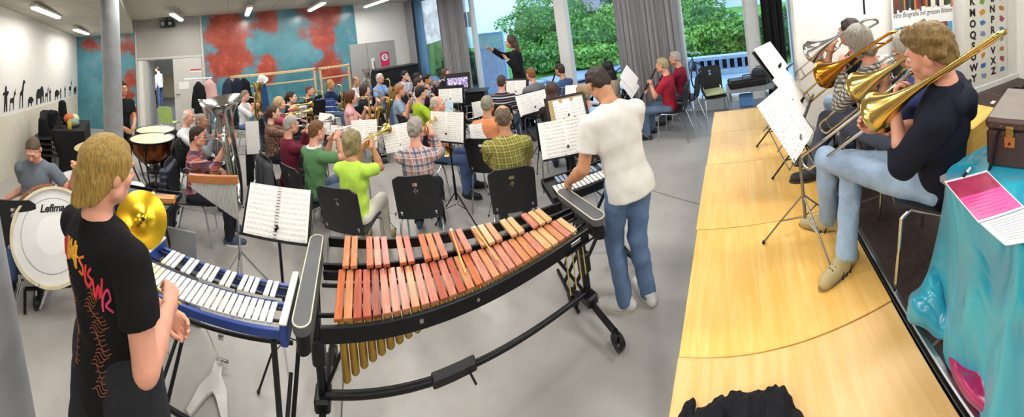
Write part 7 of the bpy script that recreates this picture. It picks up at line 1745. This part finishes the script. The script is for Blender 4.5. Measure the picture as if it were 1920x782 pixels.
for i, (l1, l2, y) in enumerate(pairs):
    z1 = .13+.148*(7-i); z2 = z1+.02
    for L_, x, z in ((l1, -pw*.36, z1), (l2, pw*.12, z2)): text_mesh(L_, .135, INK, po, 'letter', T(x, -.006, max(.08, z), PI/2, 0, 0), .001, bold=.006)
    for j, (x, z) in enumerate(((-pw*.13, z1), (pw*.36, z2))):
        m = MB(); cc = pc_[(i*2+j*3) % 8]; n_ = 5+(i+j) % 4; m.prism([((.05+.015*math.sin(k*2.3+i))*math.cos(2*PI*k/n_)+x, (.045+.015*math.cos(k*1.7+j))*math.sin(2*PI*k/n_)) for k in range(n_)], 0, .003, T(0, -.004, max(.1, z), PI/2)); m.build('small_picture', M('poster_'+cc[1:], cc, .6), po)
# hanging cable at the stage wall
m = MB(); m.tube([atd(1620, 0, 2.6), atd(1620, 28, 2.6)], .008); p_ = atd(1620, 0, 2.6)
m = MB(); m.rod((0, 0, 0), (0, 0, 3.35-atd(1621, 27, 2.95).z), .010); pz = atd(1621, 27, 2.95); o = solo(m, 'hanging_rod', black_metal, 'thin black rod hanging from the ceiling by the white stage wall', 'rod', loc=pz)
# black jacket on the platform
s_ = SDF()
for (a, b, r0, r1) in (((-.36, -.05, .03), (-.10, .02, .05), .045, .07), ((-.10, .02, .04), (.30, .03, .04), .09, .10), ((.05, -.05, .05), (.42, -.06, .05), .08, .07), ((-.25, -.12, .04), (.2, -.16, .05), .08, .09), ((-.40, .0, .02), (-.34, .07, .03), .03, .03), ((.1, .06, .05), (.22, .08, .06), .05, .04)): s_.cap(a, b, r0, r1, .05)
s_.noise(.012, (34, 40, 30), 1); s_.noise(.008, (70, 62, 40), 2); s_.cut((0, 0, .002), (0, 0, -1)); v_, f_ = s_.mesh(.009); v_ = v_*np.array((.52, .62, .62))
jk = link('jacket', mesh_from('jacket', v_, f_, True, [cloth('black_jacket', '#131318')], 0)); pj = atz(1384, 806, SZ); jk.location = (pj.x, pj.y, SZ+.001); jk.rotation_euler = (0, 0, -.1); tag(jk, 'black jacket lying crumpled on the plywood in front', 'jacket')
solo(MB().box((0, 0, .001), (.02, .012, .002)), 'garment_tag', white_paint, 'tiny white tag on the black jacket', 'tag', loc=(pj.x-.02, pj.y+.07, SZ+.115)) if False else None
# water bottle under the trombone row
p = atz(1580, 292, SZ); t_ = thing('water_bottle', 'clear water bottle on the stage between the trombone chairs', 'bottle', p); MB().lathe([(.03, 0), (.034, .01), (.034, .17), (.014, .21), (.013, .225)], 16).build('body', M('bottle_clear', '#b9c4cc', .1, Transmission_Weight=.6), t_); MB().lathe([(.015, .225), (.015, .245)], 12).build('cap', M('cap_blue', '#4a7ab8', .5), t_)
# silver instruments resting behind the saxophones
# back print of the black T-shirt: flame coloured heading and brown script
from mathutils.bvhtree import BVHTree
tp = [c for c in gb.root.children if c.name.startswith('top')][0]
bv = BVHTree.FromPolygons([v.co.copy() for v in tp.data.vertices], [tuple(p.vertices) for p in tp.data.polygons])
def stroke(m, pts, r, off=.0015):
    out = []
    for x, z in pts:
        o_ = gb.U @ V((x, -.6, z)); d_ = (gb.U.to_3x3() @ V((0, 1, 0))).normalized(); h_ = bv.ray_cast(o_, d_)
        if h_[0] is not None: out.append(h_[0]+h_[1]*off)
    if len(out) > 1: m.tube(out, r, 5)
rp_ = random.Random(4)
HOT = [M('print_yellow', '#e0a52c', .6), M('print_orange', '#dd6a2a', .6), M('print_red', '#d23440', .6), M('print_pink', '#d4406e', .6)]; BRN = M('print_brown', '#8a4a26', .6)
GLY = [[(0, -.03), (.004, .02), (.016, .04), (.022, .01), (.010, -.012), (.026, -.034)], [(.024, .034), (.004, .02), (.02, -.002), (.016, -.03), (0, -.022)], [(0, .03), (.010, -.03), (.018, .012), (.026, -.026), (.030, .036)], [(.004, .036), (.0, -.02), (.014, -.034), (.026, -.01), (.012, .006), (.024, .03)], [(.012, .04), (.014, -.036), (.002, .0), (.028, .008)]]
for i, gi in enumerate((1, 0, 3, 2, 4, 1, 3, 2, 0)):
    m = MB(); x0 = -.13+.031*i; z0 = .44-.012*abs(i-3)-.004*max(0, i-4)**2
    stroke(m, [(p.x, p.y) for p in curve_pts([(x0+a*1.05, z0+b, 0) for a, b in GLY[gi]], 5)], .0048)
    if m.v: m.build('shirt_print', HOT[(2 if i < 2 else 0 if i < 5 else 1 if i < 6 else 2 if i < 8 else 3)], gb.root)
for cx0 in (-.085, .075):
    m = MB()
    for k in range(26):
        z0 = .355-.0145*k; x0 = cx0+.012*math.sin(k*.9); w_ = .018+.016*rp_.random()
        stroke(m, [(p.x, p.y) for p in curve_pts([(x0-w_, z0, 0), (x0-w_*.3, z0+.010, 0), (x0+w_*.2, z0-.008, 0), (x0+w_, z0+.004, 0)], 4)], .0016)
    if m.v: m.build('shirt_print', BRN, gb.root)

p = atd(318, 445, 2.95); solo(MB().box((0, 0, .36), (.50, .02, .72), .004), 'grey_panel', M('panel_grey', '#7d7f82', .7, var=.05), 'plain grey panel standing under the black tray table', 'panel', loc=(p.x, p.y, .0), rz=1.25)
